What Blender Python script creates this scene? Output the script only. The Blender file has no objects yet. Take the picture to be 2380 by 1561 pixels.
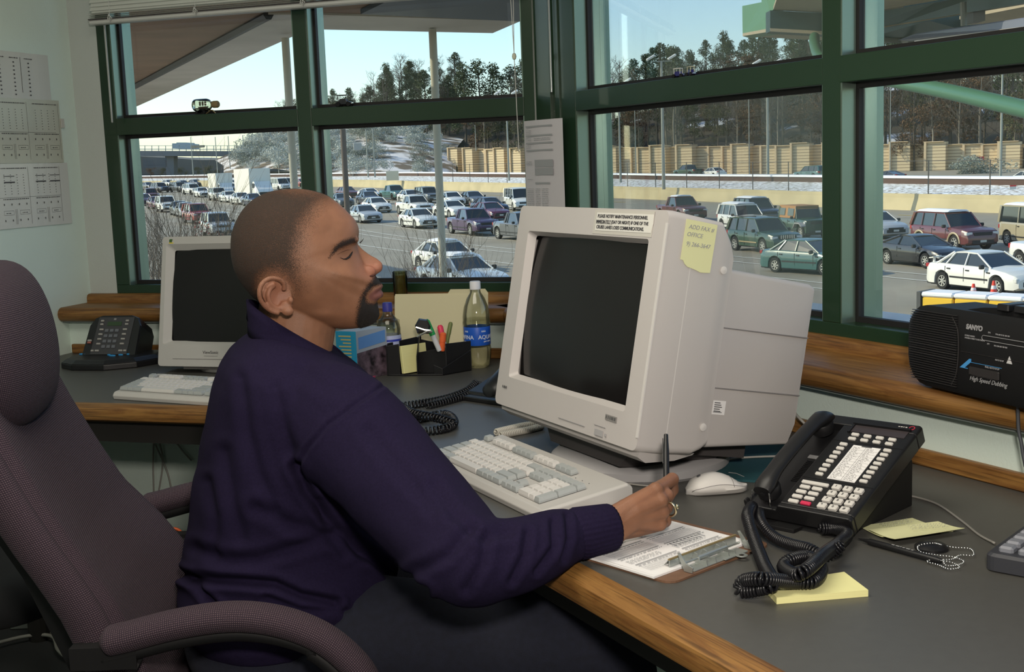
import bpy, math, random
import numpy as np
from mathutils import Vector, Matrix, Euler, noise
random.seed(7)
COL = bpy.context.scene.collection
PI = math.pi
# ---------------------------------------------------------------- camera (28 mm lens on a small sensor)
FPX, IW, IH = 2850.0, 2380, 1561
PITCH, ROLL = math.atan(402/FPX), 0.037
CAM = Vector((0, 0, 1.33))
_f = Vector((0, math.cos(PITCH), -math.sin(PITCH))); _r = Vector((1, 0, 0)); _u = _r.cross(_f)
RX = _r*math.cos(ROLL) - _u*math.sin(ROLL); UY = _u*math.cos(ROLL) + _r*math.sin(ROLL)
def ray(x, y): return _f + RX*((x-IW/2)/FPX) + UY*((IH/2-y)/FPX)
def onz(x, y, z=0.75): d = ray(x, y); return CAM + d*((z-CAM.z)/d.z)
def onY(x, y, Y): d = ray(x, y); return CAM + d*(Y/d.y)
def onplane(x, y, p, n): d = ray(x, y); return CAM + d*((Vector(p)-CAM).dot(n)/d.dot(n))
def V(*a): return Vector(a)
# ---------------------------------------------------------------- materials
_mats = {}
def mat(name, col, rough=0.6, metal=0.0, bump=0.0, bscale=200.0, var=0.0, vscale=8.0, spec=None, coat=0.0, trans=0.0, ior=1.45, sheen=0.0, emit=None, estr=0.0, stretch=None, sub=0.0):
    if name in _mats: return _mats[name]
    m = bpy.data.materials.new(name); m.use_nodes = True; nt = m.node_tree; b = nt.nodes['Principled BSDF']
    c = (col[0], col[1], col[2], 1)
    b.inputs['Base Color'].default_value = c; b.inputs['Roughness'].default_value = rough; b.inputs['Metallic'].default_value = metal
    if spec is not None: b.inputs['Specular IOR Level'].default_value = spec
    b.inputs['Coat Weight'].default_value = coat; b.inputs['Transmission Weight'].default_value = trans; b.inputs['IOR'].default_value = ior
    b.inputs['Sheen Weight'].default_value = sheen
    if sub: b.inputs['Subsurface Weight'].default_value = sub; b.inputs['Subsurface Radius'].default_value = (0.01, 0.004, 0.002); b.inputs['Subsurface Scale'].default_value = 0.6
    if emit: b.inputs['Emission Color'].default_value = (*emit, 1); b.inputs['Emission Strength'].default_value = estr
    tc = nt.nodes.new('ShaderNodeTexCoord'); src = tc.outputs['Object']
    if stretch:
        mp = nt.nodes.new('ShaderNodeMapping'); mp.inputs['Scale'].default_value = stretch; nt.links.new(src, mp.inputs[0]); src = mp.outputs[0]
    if var:
        n = nt.nodes.new('ShaderNodeTexNoise'); n.inputs['Scale'].default_value = vscale; n.inputs['Detail'].default_value = 6; nt.links.new(src, n.inputs['Vector'])
        mr = nt.nodes.new('ShaderNodeMapRange'); mr.inputs['From Min'].default_value = .3; mr.inputs['From Max'].default_value = .7
        mr.inputs['To Min'].default_value = 1-var; mr.inputs['To Max'].default_value = 1+var; nt.links.new(n.outputs['Fac'], mr.inputs['Value'])
        mx = nt.nodes.new('ShaderNodeVectorMath'); mx.operation = 'SCALE'; mx.inputs[0].default_value = c[:3]; nt.links.new(mr.outputs[0], mx.inputs['Scale']); nt.links.new(mx.outputs[0], b.inputs['Base Color'])
    if bump:
        n = nt.nodes.new('ShaderNodeTexNoise'); n.inputs['Scale'].default_value = bscale; n.inputs['Detail'].default_value = 3; nt.links.new(src, n.inputs['Vector'])
        bp = nt.nodes.new('ShaderNodeBump'); bp.inputs['Strength'].default_value = bump; bp.inputs['Distance'].default_value = .002
        nt.links.new(n.outputs['Fac'], bp.inputs['Height']); nt.links.new(bp.outputs[0], b.inputs['Normal'])
    _mats[name] = m; return m
def wood_mat(name, c1, c2, axis=0, scale=1.0, rough=.45):
    m = mat(name, c1, rough); nt = m.node_tree; b = nt.nodes['Principled BSDF']
    tc = nt.nodes.new('ShaderNodeTexCoord'); mp = nt.nodes.new('ShaderNodeMapping'); s = [16*scale]*3; s[axis] = 1.6*scale; mp.inputs['Scale'].default_value = s
    n = nt.nodes.new('ShaderNodeTexNoise'); n.inputs['Scale'].default_value = 3; n.inputs['Detail'].default_value = 9; n.inputs['Distortion'].default_value = 1.0; n.inputs['Roughness'].default_value = .7
    r = nt.nodes.new('ShaderNodeValToRGB'); r.color_ramp.elements[0].color = (*c2, 1); r.color_ramp.elements[1].color = (*c1, 1); r.color_ramp.elements[0].position = .36; r.color_ramp.elements[1].position = .62
    n2 = nt.nodes.new('ShaderNodeTexNoise'); mp2 = nt.nodes.new('ShaderNodeMapping'); s2 = [260*scale]*3; s2[axis] = 7*scale; mp2.inputs['Scale'].default_value = s2; n2.inputs['Scale'].default_value = 1; n2.inputs['Detail'].default_value = 4
    mr = nt.nodes.new('ShaderNodeMapRange'); mr.inputs['From Min'].default_value = .35; mr.inputs['From Max'].default_value = .5; mr.inputs['To Min'].default_value = .55; mr.inputs['To Max'].default_value = 1
    mx = nt.nodes.new('ShaderNodeVectorMath'); mx.operation = 'SCALE'
    L = nt.links.new; L(tc.outputs['Object'], mp.inputs[0]); L(mp.outputs[0], n.inputs['Vector']); L(n.outputs['Fac'], r.inputs[0]); L(tc.outputs['Object'], mp2.inputs[0]); L(mp2.outputs[0], n2.inputs['Vector'])
    L(n2.outputs['Fac'], mr.inputs['Value']); L(r.outputs[0], mx.inputs[0]); L(mr.outputs[0], mx.inputs['Scale']); L(mx.outputs[0], b.inputs['Base Color'])
    return m
def glass_mat(name, tint=(1, 1, 1), gloss=.06, rough=.0):
    if name in _mats: return _mats[name]
    m = bpy.data.materials.new(name); m.use_nodes = True; nt = m.node_tree; nt.nodes.remove(nt.nodes['Principled BSDF']); out = nt.nodes['Material Output']
    t = nt.nodes.new('ShaderNodeBsdfTransparent'); t.inputs[0].default_value = (*tint, 1); g = nt.nodes.new('ShaderNodeBsdfGlossy'); g.inputs['Roughness'].default_value = rough
    lw = nt.nodes.new('ShaderNodeLayerWeight'); lw.inputs[0].default_value = .25; mr = nt.nodes.new('ShaderNodeMapRange'); mr.inputs['To Min'].default_value = gloss*.5; mr.inputs['To Max'].default_value = min(1, gloss*8)
    mx = nt.nodes.new('ShaderNodeMixShader'); nt.links.new(lw.outputs['Fresnel'], mr.inputs[0]); nt.links.new(mr.outputs[0], mx.inputs[0]); nt.links.new(t.outputs[0], mx.inputs[1]); nt.links.new(g.outputs[0], mx.inputs[2]); nt.links.new(mx.outputs[0], out.inputs[0])
    _mats[name] = m; return m
# ---------------------------------------------------------------- mesh builder
class MB:
    def __init__(s): s.v = []; s.f = []; s.uv = None
    def add(s, vs, fs, M=None):
        o = len(s.v)
        s.v += [tuple(M @ Vector(p)) for p in vs] if M is not None else [tuple(p) for p in vs]
        s.f += [tuple(i+o for i in f) for f in fs]; return s
    def box(s, a, b, M=None, bev=0.0):
        x0, y0, z0 = [min(p, q) for p, q in zip(a, b)]; x1, y1, z1 = [max(p, q) for p, q in zip(a, b)]
        if bev <= 0:
            return s.add([(x0,y0,z0),(x1,y0,z0),(x1,y1,z0),(x0,y1,z0),(x0,y0,z1),(x1,y0,z1),(x1,y1,z1),(x0,y1,z1)], [(0,3,2,1),(4,5,6,7),(0,1,5,4),(1,2,6,5),(2,3,7,6),(3,0,4,7)], M)
        e = min(bev, (x1-x0)/2.01, (y1-y0)/2.01, (z1-z0)/2.01); vs = []; idx = {}
        for i, X in enumerate((x0, x1)):
            for j, Y in enumerate((y0, y1)):
                for k, Z in enumerate((z0, z1)):
                    sx, sy, sz = (1-2*i)*e, (1-2*j)*e, (1-2*k)*e
                    for ax, p in enumerate(((X, Y+sy, Z+sz), (X+sx, Y, Z+sz), (X+sx, Y+sy, Z))): idx[(i,j,k,ax)] = len(vs); vs.append(p)
        fs = []
        for i in (0, 1):
            q = [(i,0,0,0),(i,1,0,0),(i,1,1,0),(i,0,1,0)]; fs.append([idx[t] for t in (q if i else q[::-1])])
            q = [(0,i,0,1),(1,i,0,1),(1,i,1,1),(0,i,1,1)]; fs.append([idx[t] for t in (q[::-1] if i else q)])
            q = [(0,0,i,2),(1,0,i,2),(1,1,i,2),(0,1,i,2)]; fs.append([idx[t] for t in (q if i else q[::-1])])
        for a1 in (0, 1):
            for b1 in (0, 1):
                q = [idx[(a1,b1,0,0)], idx[(a1,b1,1,0)], idx[(a1,b1,1,1)], idx[(a1,b1,0,1)]]; fs.append(q if a1 == b1 else q[::-1])
                q = [idx[(a1,0,b1,2)], idx[(a1,1,b1,2)], idx[(a1,1,b1,0)], idx[(a1,0,b1,0)]]; fs.append(q if a1 == b1 else q[::-1])
                q = [idx[(0,a1,b1,1)], idx[(1,a1,b1,1)], idx[(1,a1,b1,2)], idx[(0,a1,b1,2)]]; fs.append(q if a1 == b1 else q[::-1])
                for c1 in (0, 1):
                    q = [idx[(a1,b1,c1,0)], idx[(a1,b1,c1,1)], idx[(a1,b1,c1,2)]]; fs.append(q if (a1+b1+c1) % 2 else q[::-1])
        return s.add(vs, fs, M)
    def prism(s, poly, h0, h1, M=None, ax='z'):
        n = len(poly); P = {'z': lambda a, b, h: (a, b, h), 'y': lambda a, b, h: (a, h, b), 'x': lambda a, b, h: (h, a, b)}[ax]
        vs = [P(a, b, h0) for a, b in poly] + [P(a, b, h1) for a, b in poly]
        return s.add(vs, [tuple(range(n))[::-1], tuple(range(n, 2*n))] + [(i, (i+1) % n, n+(i+1) % n, n+i) for i in range(n)], M)
    def loft(s, rings, M=None, cap=True, close=True):
        n = len(rings[0]); vs = [p for r in rings for p in r]; fs = []
        for k in range(len(rings)-1):
            for i in range(n if close else n-1): j = (i+1) % n; fs.append((k*n+i, k*n+j, (k+1)*n+j, (k+1)*n+i))
        if cap: fs.append(tuple(range(n))[::-1]); fs.append(tuple((len(rings)-1)*n+i for i in range(n)))
        return s.add(vs, fs, M)
    def lathe(s, prof, n=24, M=None, cap=True):
        return s.loft([[(r*math.cos(2*PI*i/n), r*math.sin(2*PI*i/n), z) for i in range(n)] for r, z in prof], M, cap)
    def cyl(s, p, q, r, n=12, r2=None, cap=True):
        return s.tube([p, q], r, n, cap, r2)
    def tube(s, pts, r, n=8, cap=True, r2=None, closed=False):
        pts = [Vector(p) for p in pts]; m = len(pts); rings = []; up = None
        for i, p in enumerate(pts):
            if closed: t = pts[(i+1) % m]-pts[i-1]
            else: t = pts[min(i+1, m-1)]-pts[max(i-1, 0)]
            if t.length < 1e-9: t = Vector((0, 0, 1))
            t.normalize()
            if up is None: up = Vector((0, 0, 1)) if abs(t.z) < .9 else Vector((1, 0, 0))
            a = t.cross(up); 
            if a.length < 1e-6: a = t.orthogonal()
            a.normalize(); b = a.cross(t).normalized(); up = b
            rr = r[i] if isinstance(r, (list, tuple)) else (r if r2 is None else r+(r2-r)*i/(m-1))
            rings.append([p + (a*math.cos(2*PI*k/n)+b*math.sin(2*PI*k/n))*rr for k in range(n)])
        if closed: rings.append(rings[0]); cap = False
        return s.loft(rings, None, cap)
    def quad(s, a, b, c, d): return s.add([a, b, c, d], [(0, 1, 2, 3)])
    def build(s, name, m=None, parent=None, smooth=False, bevel=0, loc=None, rot=None, solid=0, angle=40):
        me = bpy.data.meshes.new(name); me.from_pydata(s.v, [], s.f)
        if m is not None:
            for q in (m if isinstance(m, (list, tuple)) else [m]): me.materials.append(q)
        me.update(); o = bpy.data.objects.new(name, me); COL.objects.link(o)
        import bmesh
        bm = bmesh.new(); bm.from_mesh(me); bmesh.ops.recalc_face_normals(bm, faces=bm.faces); bm.to_mesh(me); bm.free()
        if smooth:
            me.polygons.foreach_set('use_smooth', [True]*len(me.polygons))
            if angle < 180:
                try: me.set_sharp_from_angle(angle=math.radians(angle))
                except Exception: pass
        if parent is not None: o.parent = parent
        if loc is not None: o.location = loc
        if rot is not None: o.rotation_euler = rot
        if solid: k = o.modifiers.new('solid', 'SOLIDIFY'); k.thickness = solid
        if bevel: k = o.modifiers.new('bevel', 'BEVEL'); k.width = bevel; k.segments = 2; k.limit_method = 'ANGLE'
        return o
def tag(o, label=None, cat=None, group=None, kind=None):
    if label: o['label'] = label
    if cat: o['category'] = cat
    if group: o['group'] = group
    if kind: o['kind'] = kind
    return o
def empty(name, loc=(0,0,0), rz=0, label=None, cat=None, group=None, rot=None):
    o = bpy.data.objects.new(name, None); COL.objects.link(o); o.empty_display_size = .05
    o.location = loc; o.rotation_euler = rot if rot is not None else (0, 0, rz)
    return tag(o, label, cat, group)
def struct(o): o['kind'] = 'structure'; return o
def clone(o, name=None):
    c = o.copy(); c.name = name or o.name.split('.')[0]; COL.objects.link(c)
    for ch in list(o.children):
        d = ch.copy(); COL.objects.link(d); d.parent = c
        for g in list(ch.children): e = g.copy(); COL.objects.link(e); e.parent = d
    return c
def text(name, s, size, m, parent, loc, rot=(0,0,0), depth=.0003, align='LEFT', bold=0.0, shear=0.0):
    cu = bpy.data.curves.new(name, 'FONT'); cu.body = s; cu.size = size; cu.extrude = depth; cu.align_x = align; cu.offset = bold; cu.shear = shear; cu.space_line = .95
    o = bpy.data.objects.new(name, cu); COL.objects.link(o); bpy.context.view_layer.update()
    me = bpy.data.meshes.new_from_object(o.evaluated_get(bpy.context.evaluated_depsgraph_get())); COL.objects.unlink(o); bpy.data.objects.remove(o)
    me.name = name; me.materials.clear(); me.materials.append(m); o = bpy.data.objects.new(name, me); COL.objects.link(o); o.parent = parent; o.location = loc; o.rotation_euler = rot
    return o
def spline(pts, n=8, closed=False):
    P = [Vector(p) for p in pts]; m = len(P); out = []
    for i in range(m if closed else m-1):
        p1, p2 = P[i], P[(i+1) % m]; p0 = P[i-1] if (closed or i > 0) else p1*2-p2; p3 = P[(i+2) % m] if (closed or i+2 < m) else p2*2-p1
        for k in range(n):
            t = k/n; out.append(.5*((2*p1)+(p2-p0)*t+(2*p0-5*p1+4*p2-p3)*t*t+(3*p1-p0-3*p2+p3)*t**3))
    if not closed: out.append(P[-1])
    return out
def resample(pts, step):
    out = [pts[0]]; acc = 0.0
    for a, b in zip(pts, pts[1:]):
        L = (b-a).length; d = step-acc
        while d <= L: out.append(a.lerp(b, d/L)); d += step
        acc = L-(d-step)
    return out
def coil(pts, R, r, pitch, n=6, per=9):
    """a coiled cord wound around the centre line pts"""
    path = resample(pts, pitch/per); out = []; up = Vector((0, 0, 1)); 
    for i, p in enumerate(path):
        t = (path[min(i+1, len(path)-1)]-path[max(i-1, 0)]).normalized(); a = t.cross(up)
        if a.length < 1e-4: a = t.orthogonal()
        a.normalize(); b = a.cross(t).normalized(); up = b; th = 2*PI*i/per
        RR = R*min(1, i/per+.1, (len(path)-1-i)/per+.1)
        out.append(p+a*math.cos(th)*RR+b*math.sin(th)*RR)
    return MB().tube(out, r, n)
# ---------------------------------------------------------------- room: two glazed walls meeting at 135 degrees
aR, aL = math.radians(27.5), math.radians(72.5)
eR = V(math.sin(aR), -math.cos(aR), 0); oR = V(math.cos(aR), math.sin(aR), 0)
eL = V(-math.sin(aL), math.cos(aL), 0); oL = V(math.cos(aL), math.sin(aL), 0)
K = V(.106, 3.738, 0)
def WR(u, o, z): return K + eR*u + oR*(o-.13) + V(0, 0, z)
def WL(u, o, z): return K + eL*u + oL*(o-.13) + V(0, 0, z)
M_GREEN = mat('green_enamel', (.011, .034, .014), .32, bump=.05, bscale=500, coat=.2)
M_GREENL = mat('green_enamel_reveal', (.06, .16, .105), .3, metal=.3)
M_ALU = mat('brushed_channel', (.20, .27, .225), .34, metal=.7)
M_RUBBER = mat('black_gasket', (.012, .011, .011), .6)
M_GLASS = glass_mat('window_glass', (.93, .97, .955), .05)
M_MINT = mat('mint_wall_paint', (.66, .77, .70), .75, bump=.25, bscale=260, var=.03, vscale=3)
M_GREYW = mat('return_wall_shade', (.50, .53, .50), .75, bump=.25, bscale=260)  # weaker light on this wall face is put into a greyer colour
M_LAM = mat('grey_laminate', (.074, .073, .066), .42, bump=.06, bscale=900, var=.04, vscale=60)
M_OAK = wood_mat('oak', (.27, .135, .036), (.16, .068, .017), 0)
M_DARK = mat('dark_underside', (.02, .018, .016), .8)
M_VINYL = mat('grey_vinyl_bead', (.17, .2, .19), .5)
def wbox(mb, W, u0, u1, o0, o1, z0, z1):
    c = [W(u, o, z) for z in (z0, z1) for (u, o) in ((u0, o0), (u1, o0), (u1, o1), (u0, o1))]
    mb.add(c, [(0,3,2,1),(4,5,6,7),(0,1,5,4),(1,2,6,5),(2,3,7,6),(3,0,4,7)])
ZB, ZT0, ZT1, ZTOP = .965, 1.470, 1.525, 2.28
def frame(W, cols, n, uend0, uend1):
    """cols = list of openings (u0,u1)"""
    f = MB(); g = MB(); al = MB(); ed = []
    wbox(f, W, uend0, uend1, .13, .25, .928, ZB); wbox(f, W, uend0, uend1, .13, .25, ZTOP, ZTOP+.06)
    us = [uend0] + [u for c in cols for u in c] + [uend1]
    for i in range(0, len(us), 2): wbox(f, W, us[i], us[i+1], .13, .25, ZB, ZTOP)
    for u0, u1 in cols:
        wbox(f, W, u0, u1, .13, .25, ZT0, ZT1)
        for z0, z1 in ((ZB, ZT0), (ZT1, ZTOP)):
            e = .012
            for a in ((u0, u0+e, z0, z1), (u1-e, u1, z0, z1), (u0+e, u1-e, z0, z0+e), (u0+e, u1-e, z1-e, z1)): wbox(g, W, a[0], a[1], .172, .188, a[2], a[3])
            # reveals: aluminium stops either side of the glass
            for (a, b) in ((u0, u0+.004), (u1-.004, u1)):
                wbox(al, W, a, b, .133, .171, z0, z1)
            for (a, b) in ((u0, u0+.010), (u1-.010, u1)): wbox(al, W, a, b, .190, .212, z0, z1)
            for (a, b) in ((u0, u0+.005), (u1-.005, u1)): wbox(al, W, a, b, .216, .248, z0, z1)
    fr = struct(f.build('window_%d' % n, M_GREEN, bevel=.0015))
    g.build('gasket', M_RUBBER, fr); al.build('channel', M_ALU if True else M_GREENL, fr)
    for u0, u1 in cols:
        for z0, z1 in ((ZB, ZT0), (ZT1, ZTOP)):
            p = MB(); wbox(p, W, u0+.002, u1-.002, .1785, .1815, z0+.002, z1-.002); p.build('pane', M_GLASS, fr)
    return fr
frame(WL, [(.047, .753), (.801, 1.476)], 1, .0, 1.525)
frame(WR, [(.213, 1.235), (1.288, 2.31), (2.363, 3.40)], 2, .0, 3.46)
# corner post cover strips
c = MB()
c.prism([tuple(WL(.012, .122, 0).xy), tuple(WR(.0, .122, 0).xy), tuple(WR(.085, .122, 0).xy), tuple(WR(.085, .131, 0).xy), tuple(WR(0, .131, 0).xy), tuple(WL(.012, .131, 0).xy)], .93, 2.34)
c.prism([tuple(WL(.0, .25, 0).xy), tuple(WR(.0, .14, 0).xy), tuple(WR(.05, .25, 0).xy), tuple((K+oR*.16+oL*.16).xy)], .93, 2.34)
wbox(c, WR, .125, .131, .126, .131, .93, 2.34)
struct(c.build('trim_1', M_GREEN, bevel=.001))
# walls
w = MB(); wbox(w, WL, -.0, 1.64, -.0, .24, 0, .862); struct(w.build('wall_front', M_MINT))
w = MB(); wbox(w, WR, .0, 3.9, .0, .24, 0, .862); struct(w.build('wall_right', M_MINT))
w = MB(); wbox(w, WL, 1.525, 1.645, .13, .25, .862, 2.6); wbox(w, WL, 0, 1.525, .13, .25, 2.34, 2.6); struct(w.build('wall_back', M_GREYW))
w = MB(); wbox(w, WR, 0, 3.46, .13, .25, 2.34, 2.6); wbox(w, WR, 3.46, 3.9, .13, .25, .862, 2.6); struct(w.build('wall_upper', M_GREYW))
# mint side wall, runs towards the camera from the left corner
U0 = 1.632; MWo = WL(U0, .13, 0)
def MW(d, h, z): return MWo - oL*d + eL*h + V(0, 0, z)     # d = distance from the corner, h = into the wall
def mbox(mb, d0, d1, h0, h1, z0, z1):
    mb.add([MW(d, h, z) for z in (z0, z1) for d, h in ((d0, h0), (d1, h0), (d1, h1), (d0, h1))], [(0,3,2,1),(4,5,6,7),(0,1,5,4),(1,2,6,5),(2,3,7,6),(3,0,4,7)])
w = MB(); mbox(w, -.12, 4.9, 0, .1, 0, 2.6); struct(w.build('wall_left', M_MINT))
# closing walls behind the camera, floor, ceiling
A = MW(4.9, 0, 0); B = WR(3.9, 0, 0); Cc = V(B.x, A.y-.2, 0)
w = MB(); w.box((A.x-.2, A.y-.3, 0), (B.x+1.1, A.y-.2, 2.6)); struct(w.build('wall_rear', mat('rear_wall_paint', (.45, .5, .48), .8)))
foot = [WL(-.0, .24, 0), WL(1.74, .24, 0), MW(4.9, .1, 0), V(A.x, A.y-.3, 0), V(B.x+1.1, A.y-.3, 0), WR(3.9, .24, 0)]
w = MB(); w.prism([tuple(p.xy) for p in foot], -.15, 0); struct(w.build('floor', mat('dark_carpet', (.035, .036, .038), .95, bump=.5, bscale=400)))
w = MB(); w.prism([tuple(p.xy) for p in foot], 2.6, 2.72); struct(w.build('ceiling', mat('ceiling_tile', (.62, .64, .61), .85)))
w = MB(); w.prism([tuple(B.xy), tuple((B+V(1.1, 0, 0)).xy), (B.x+1.1, A.y-.2), tuple(WR(3.9,.25,0).xy)], 0, 2.6); struct(w.build('wall_near', mat('rear_wall_paint', (.45, .5, .48), .8)))
# oak window shelf: rounded nose, back strip
def shelf(W, u0, u1, name, ends):
    L = (W(u1, 0, 0)-W(u0, 0, 0)).length
    def prof(pts):
        return pts
    nose = [(-.05, .868), (-.056, .876), (-.058, .886), (-.055, .897), (-.047, .905), (-.038, .908), (.13, .908), (.13, .863), (-.044, .863)]
    e = (W(1, 0, 0)-W(0, 0, 0)).normalized(); o = (W(0, 1, 0)-W(0, 0, 0)).normalized()
    org = W(u0, 0, 0); mb = MB()
    for poly in (nose, [(.103, .908), (.103, .925), (.107, .933), (.114, .937), (.1295, .937), (.1295, .908)]):
        mb.loft([[(x, p, z) for p, z in poly] for x in (0, L)])
    ob = mb.build(name, M_OAK, bevel=.0, smooth=True)
    ob.matrix_world = Matrix(((e.x, o.x, 0, org.x), (e.y, o.y, 0, org.y), (0, 0, 1, 0), (0, 0, 0, 1)))
    return ob
s1 = shelf(WL, -.008, 1.63, 'window_shelf', 0); struct(s1); s1.name = 'trim_2'
s2 = shelf(WR, -.008, 3.9, 'window_shelf', 0); struct(s2); s2.name = 'trim_3'
w = MB(); w.prism([tuple(p.xy) for p in (WL(-.03, -.045, 0), WL(.06, -.045, 0), WL(.06, .125, 0), K+oL*.0, WR(.06, .125, 0), WR(.06, -.045, 0), WR(-.03, -.045, 0))], .864, .9075); struct(w.build('trim_5', M_OAK))
b = MB(); wbox(b, WL, .0, 1.63, -.036, .0, .857, .863); wbox(b, WR, 0, 3.9, -.036, 0, .857, .863); struct(b.build('trim_4', M_VINYL))
# ---------------------------------------------------------------- worktop: one continuous grey laminate top with oak edge
cor = MWo.copy()
F0 = V(-.95, 3.108, 0); FR0 = V(-.024, 1.936, 0)
dRf = (V(.31, 1.315, 0)-V(-.146, 2.203, 0)).normalized()
def isect(p, d, q, e_):
    den = d.x*e_.y-d.y*e_.x; t = ((q.x-p.x)*e_.y-(q.y-p.y)*e_.x)/den; return p+d*t
Cf = isect(F0, eL, FR0, dRf); Lf = isect(F0, eL, MWo, oL); Rf = FR0 + dRf*3.2
Cb = isect(WL(0, .0, 0), eL, WR(0, .0, 0), eR); Lb = isect(WL(0, 0, 0), eL, MWo, oL); Rb = WR(3.85, 0, 0)
top = [Lf, Cf, Rf, Rb, Cb, Lb]
w = MB(); w.prism([tuple(p.xy) for p in top], .716, .75)
desk = w.build('worktop', M_LAM); tag(desk, 'long grey laminate worktop with oak edge running under the windows', 'desk')
def edge(a, b, name, w_=.042, h0=.705, h1=.7505, parent=desk, out=None):
    d = (b-a).normalized(); L = (b-a).length; n = out
    prof = [(0, h0), (w_*.55, h0), (w_*.9, h0+.008), (w_, h0+.022), (w_*.9, h1-.008), (w_*.55, h1), (0, h1)]
    mb = MB().loft([[(x, p, z) for p, z in prof] for x in (0, L)]); ob = mb.build(name, M_OAK, parent, smooth=True)
    ob.matrix_world = Matrix(((d.x, n.x, 0, a.x), (d.y, n.y, 0, a.y), (0, 0, 1, 0), (0, 0, 0, 1))); return ob
nLf = -oL; nRf = V(-abs(dRf.y), -abs(dRf.x), 0)
edge(Lf, Cf, 'oak_edge', out=nLf); edge(Cf, Rf, 'oak_edge', out=nRf)
# small oak upstand against the walls
for (W, u1) in ((WL, 1.62), (WR, 3.85)):
    o = (W(0, 1, 0)-W(0, 0, 0)); a = W(-.0, -.016, 0); L = u1; d = (W(1, 0, 0)-W(0, 0, 0))
    ob = MB().box((0, 0, .75), (L, .0155, .781), bev=.003).build('upstand', M_OAK, desk); ob.matrix_world = Matrix(((d.x, o.x, 0, a.x), (d.y, o.y, 0, a.y), (0, 0, 1, 0), (0, 0, 0, 1)))
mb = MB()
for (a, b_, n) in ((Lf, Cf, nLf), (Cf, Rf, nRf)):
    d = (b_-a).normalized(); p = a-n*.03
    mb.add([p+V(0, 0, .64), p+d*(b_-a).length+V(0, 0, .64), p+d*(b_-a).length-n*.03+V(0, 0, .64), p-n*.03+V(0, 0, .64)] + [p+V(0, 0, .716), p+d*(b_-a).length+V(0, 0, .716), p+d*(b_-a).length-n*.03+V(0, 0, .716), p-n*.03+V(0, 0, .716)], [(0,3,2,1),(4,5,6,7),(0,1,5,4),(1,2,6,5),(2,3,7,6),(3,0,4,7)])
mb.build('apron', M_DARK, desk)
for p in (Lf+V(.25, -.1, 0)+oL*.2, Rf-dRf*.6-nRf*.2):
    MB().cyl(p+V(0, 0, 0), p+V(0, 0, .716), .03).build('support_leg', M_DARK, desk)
# under-desk wall panel
# ================================================================ things on the desk and window shelf
M_BEIGE = mat('warm_beige_plastic', (.50, .475, .46), .5, bump=.12, bscale=1500)
M_BEIGE2 = mat('cool_beige_plastic', (.46, .45, .43), .5, bump=.1, bscale=1500)
M_BASEG = mat('grey_plastic_base', (.36, .355, .36), .5)
M_SLOT = mat('dark_slot_and_shade', (.05, .045, .045), .6)
M_SEAM = mat('seam_shadow', (.20, .19, .19), .7)
M_CRT = mat('dark_screen_glass', (.010, .009, .009), .16, spec=.25)
M_BLK = mat('black_plastic', (.010, .010, .011), .38, bump=.08, bscale=1200)
M_BLKM = mat('matt_black_plastic', (.008, .008, .0085), .6, spec=.3)
M_CORD = mat('black_cord', (.007, .007, .009), .3)
M_WCORD = mat('grey_cable', (.34, .33, .30), .5)
M_KEYW = mat('key_white', (.60, .59, .57), .5); M_KEYG = mat('key_grey', (.36, .385, .385), .5); M_LEG = mat('print_grey', (.10, .10, .10), .7)
M_PAPER = mat('white_paper', (.80, .79, .78), .8); M_PAPER2 = mat('aged_paper', (.60, .61, .57), .8); M_INK = mat('printed_ink', (.07, .07, .075), .8); M_INKL = mat('printed_shading', (.32, .33, .34), .8)
M_YEL = mat('sticky_yellow', (.78, .76, .38), .8); M_YEL2 = mat('sticky_pale', (.70, .71, .40), .8)
M_CHROME = mat('chrome', (.75, .75, .74), .18, metal=1); M_BLUEINK = mat('blue_ballpoint_ink', (.30, .31, .33), .8)
M_STEEL = mat('dull_steel', (.42, .45, .43), .35, metal=.7)
def pose(o, X, Y, Z, p): o.matrix_world = Matrix(((X.x, Y.x, Z.x, p.x), (X.y, Y.y, Z.y, p.y), (X.z, Y.z, Z.z, p.z), (0, 0, 0, 1))); return o
def rrect(x0, z0, x1, z1, r, n=4):
    out = []
    for cx, cz, a in ((x1-r, z0+r, -90), (x1-r, z1-r, 0), (x0+r, z1-r, 90), (x0+r, z0+r, 180)):
        for k in range(n+1): t = math.radians(a+90*k/n); out.append((cx+r*math.cos(t), cz+r*math.sin(t)))
    return out
def ringrect(mb, o, i, yo, yi, M=None):
    """bezel: outer outline o at depth yo to inner outline i at depth yi (same count)"""
    n = len(o); mb.add([(a, yo, b) for a, b in o]+[(a, yi, b) for a, b in i], [(k, (k+1) % n, n+(k+1) % n, n+k) for k in range(n)], M)
def lines(mb, x0, x1, y, h, z=.0004, gaps=None, rnd=None):
    """a row of printed words: dark dashes"""
    x = x0; R = rnd or random
    while x < x1-.001:
        w_ = min(R.uniform(.002, .008), x1-x); mb.add([(x, y, z), (x+w_, y, z), (x+w_, y+h, z), (x, y+h, z)], [(0, 1, 2, 3)]); x += w_+R.uniform(.0012, .003)
def rect(mb, x0, y0, x1, y1, z=.0004): mb.add([(x0, y0, z), (x1, y0, z), (x1, y1, z), (x0, y1, z)], [(0, 1, 2, 3)])
UPR = Matrix.Rotation(PI/2, 4, 'X')     # maps xy prints to the xz plane facing -y
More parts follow.
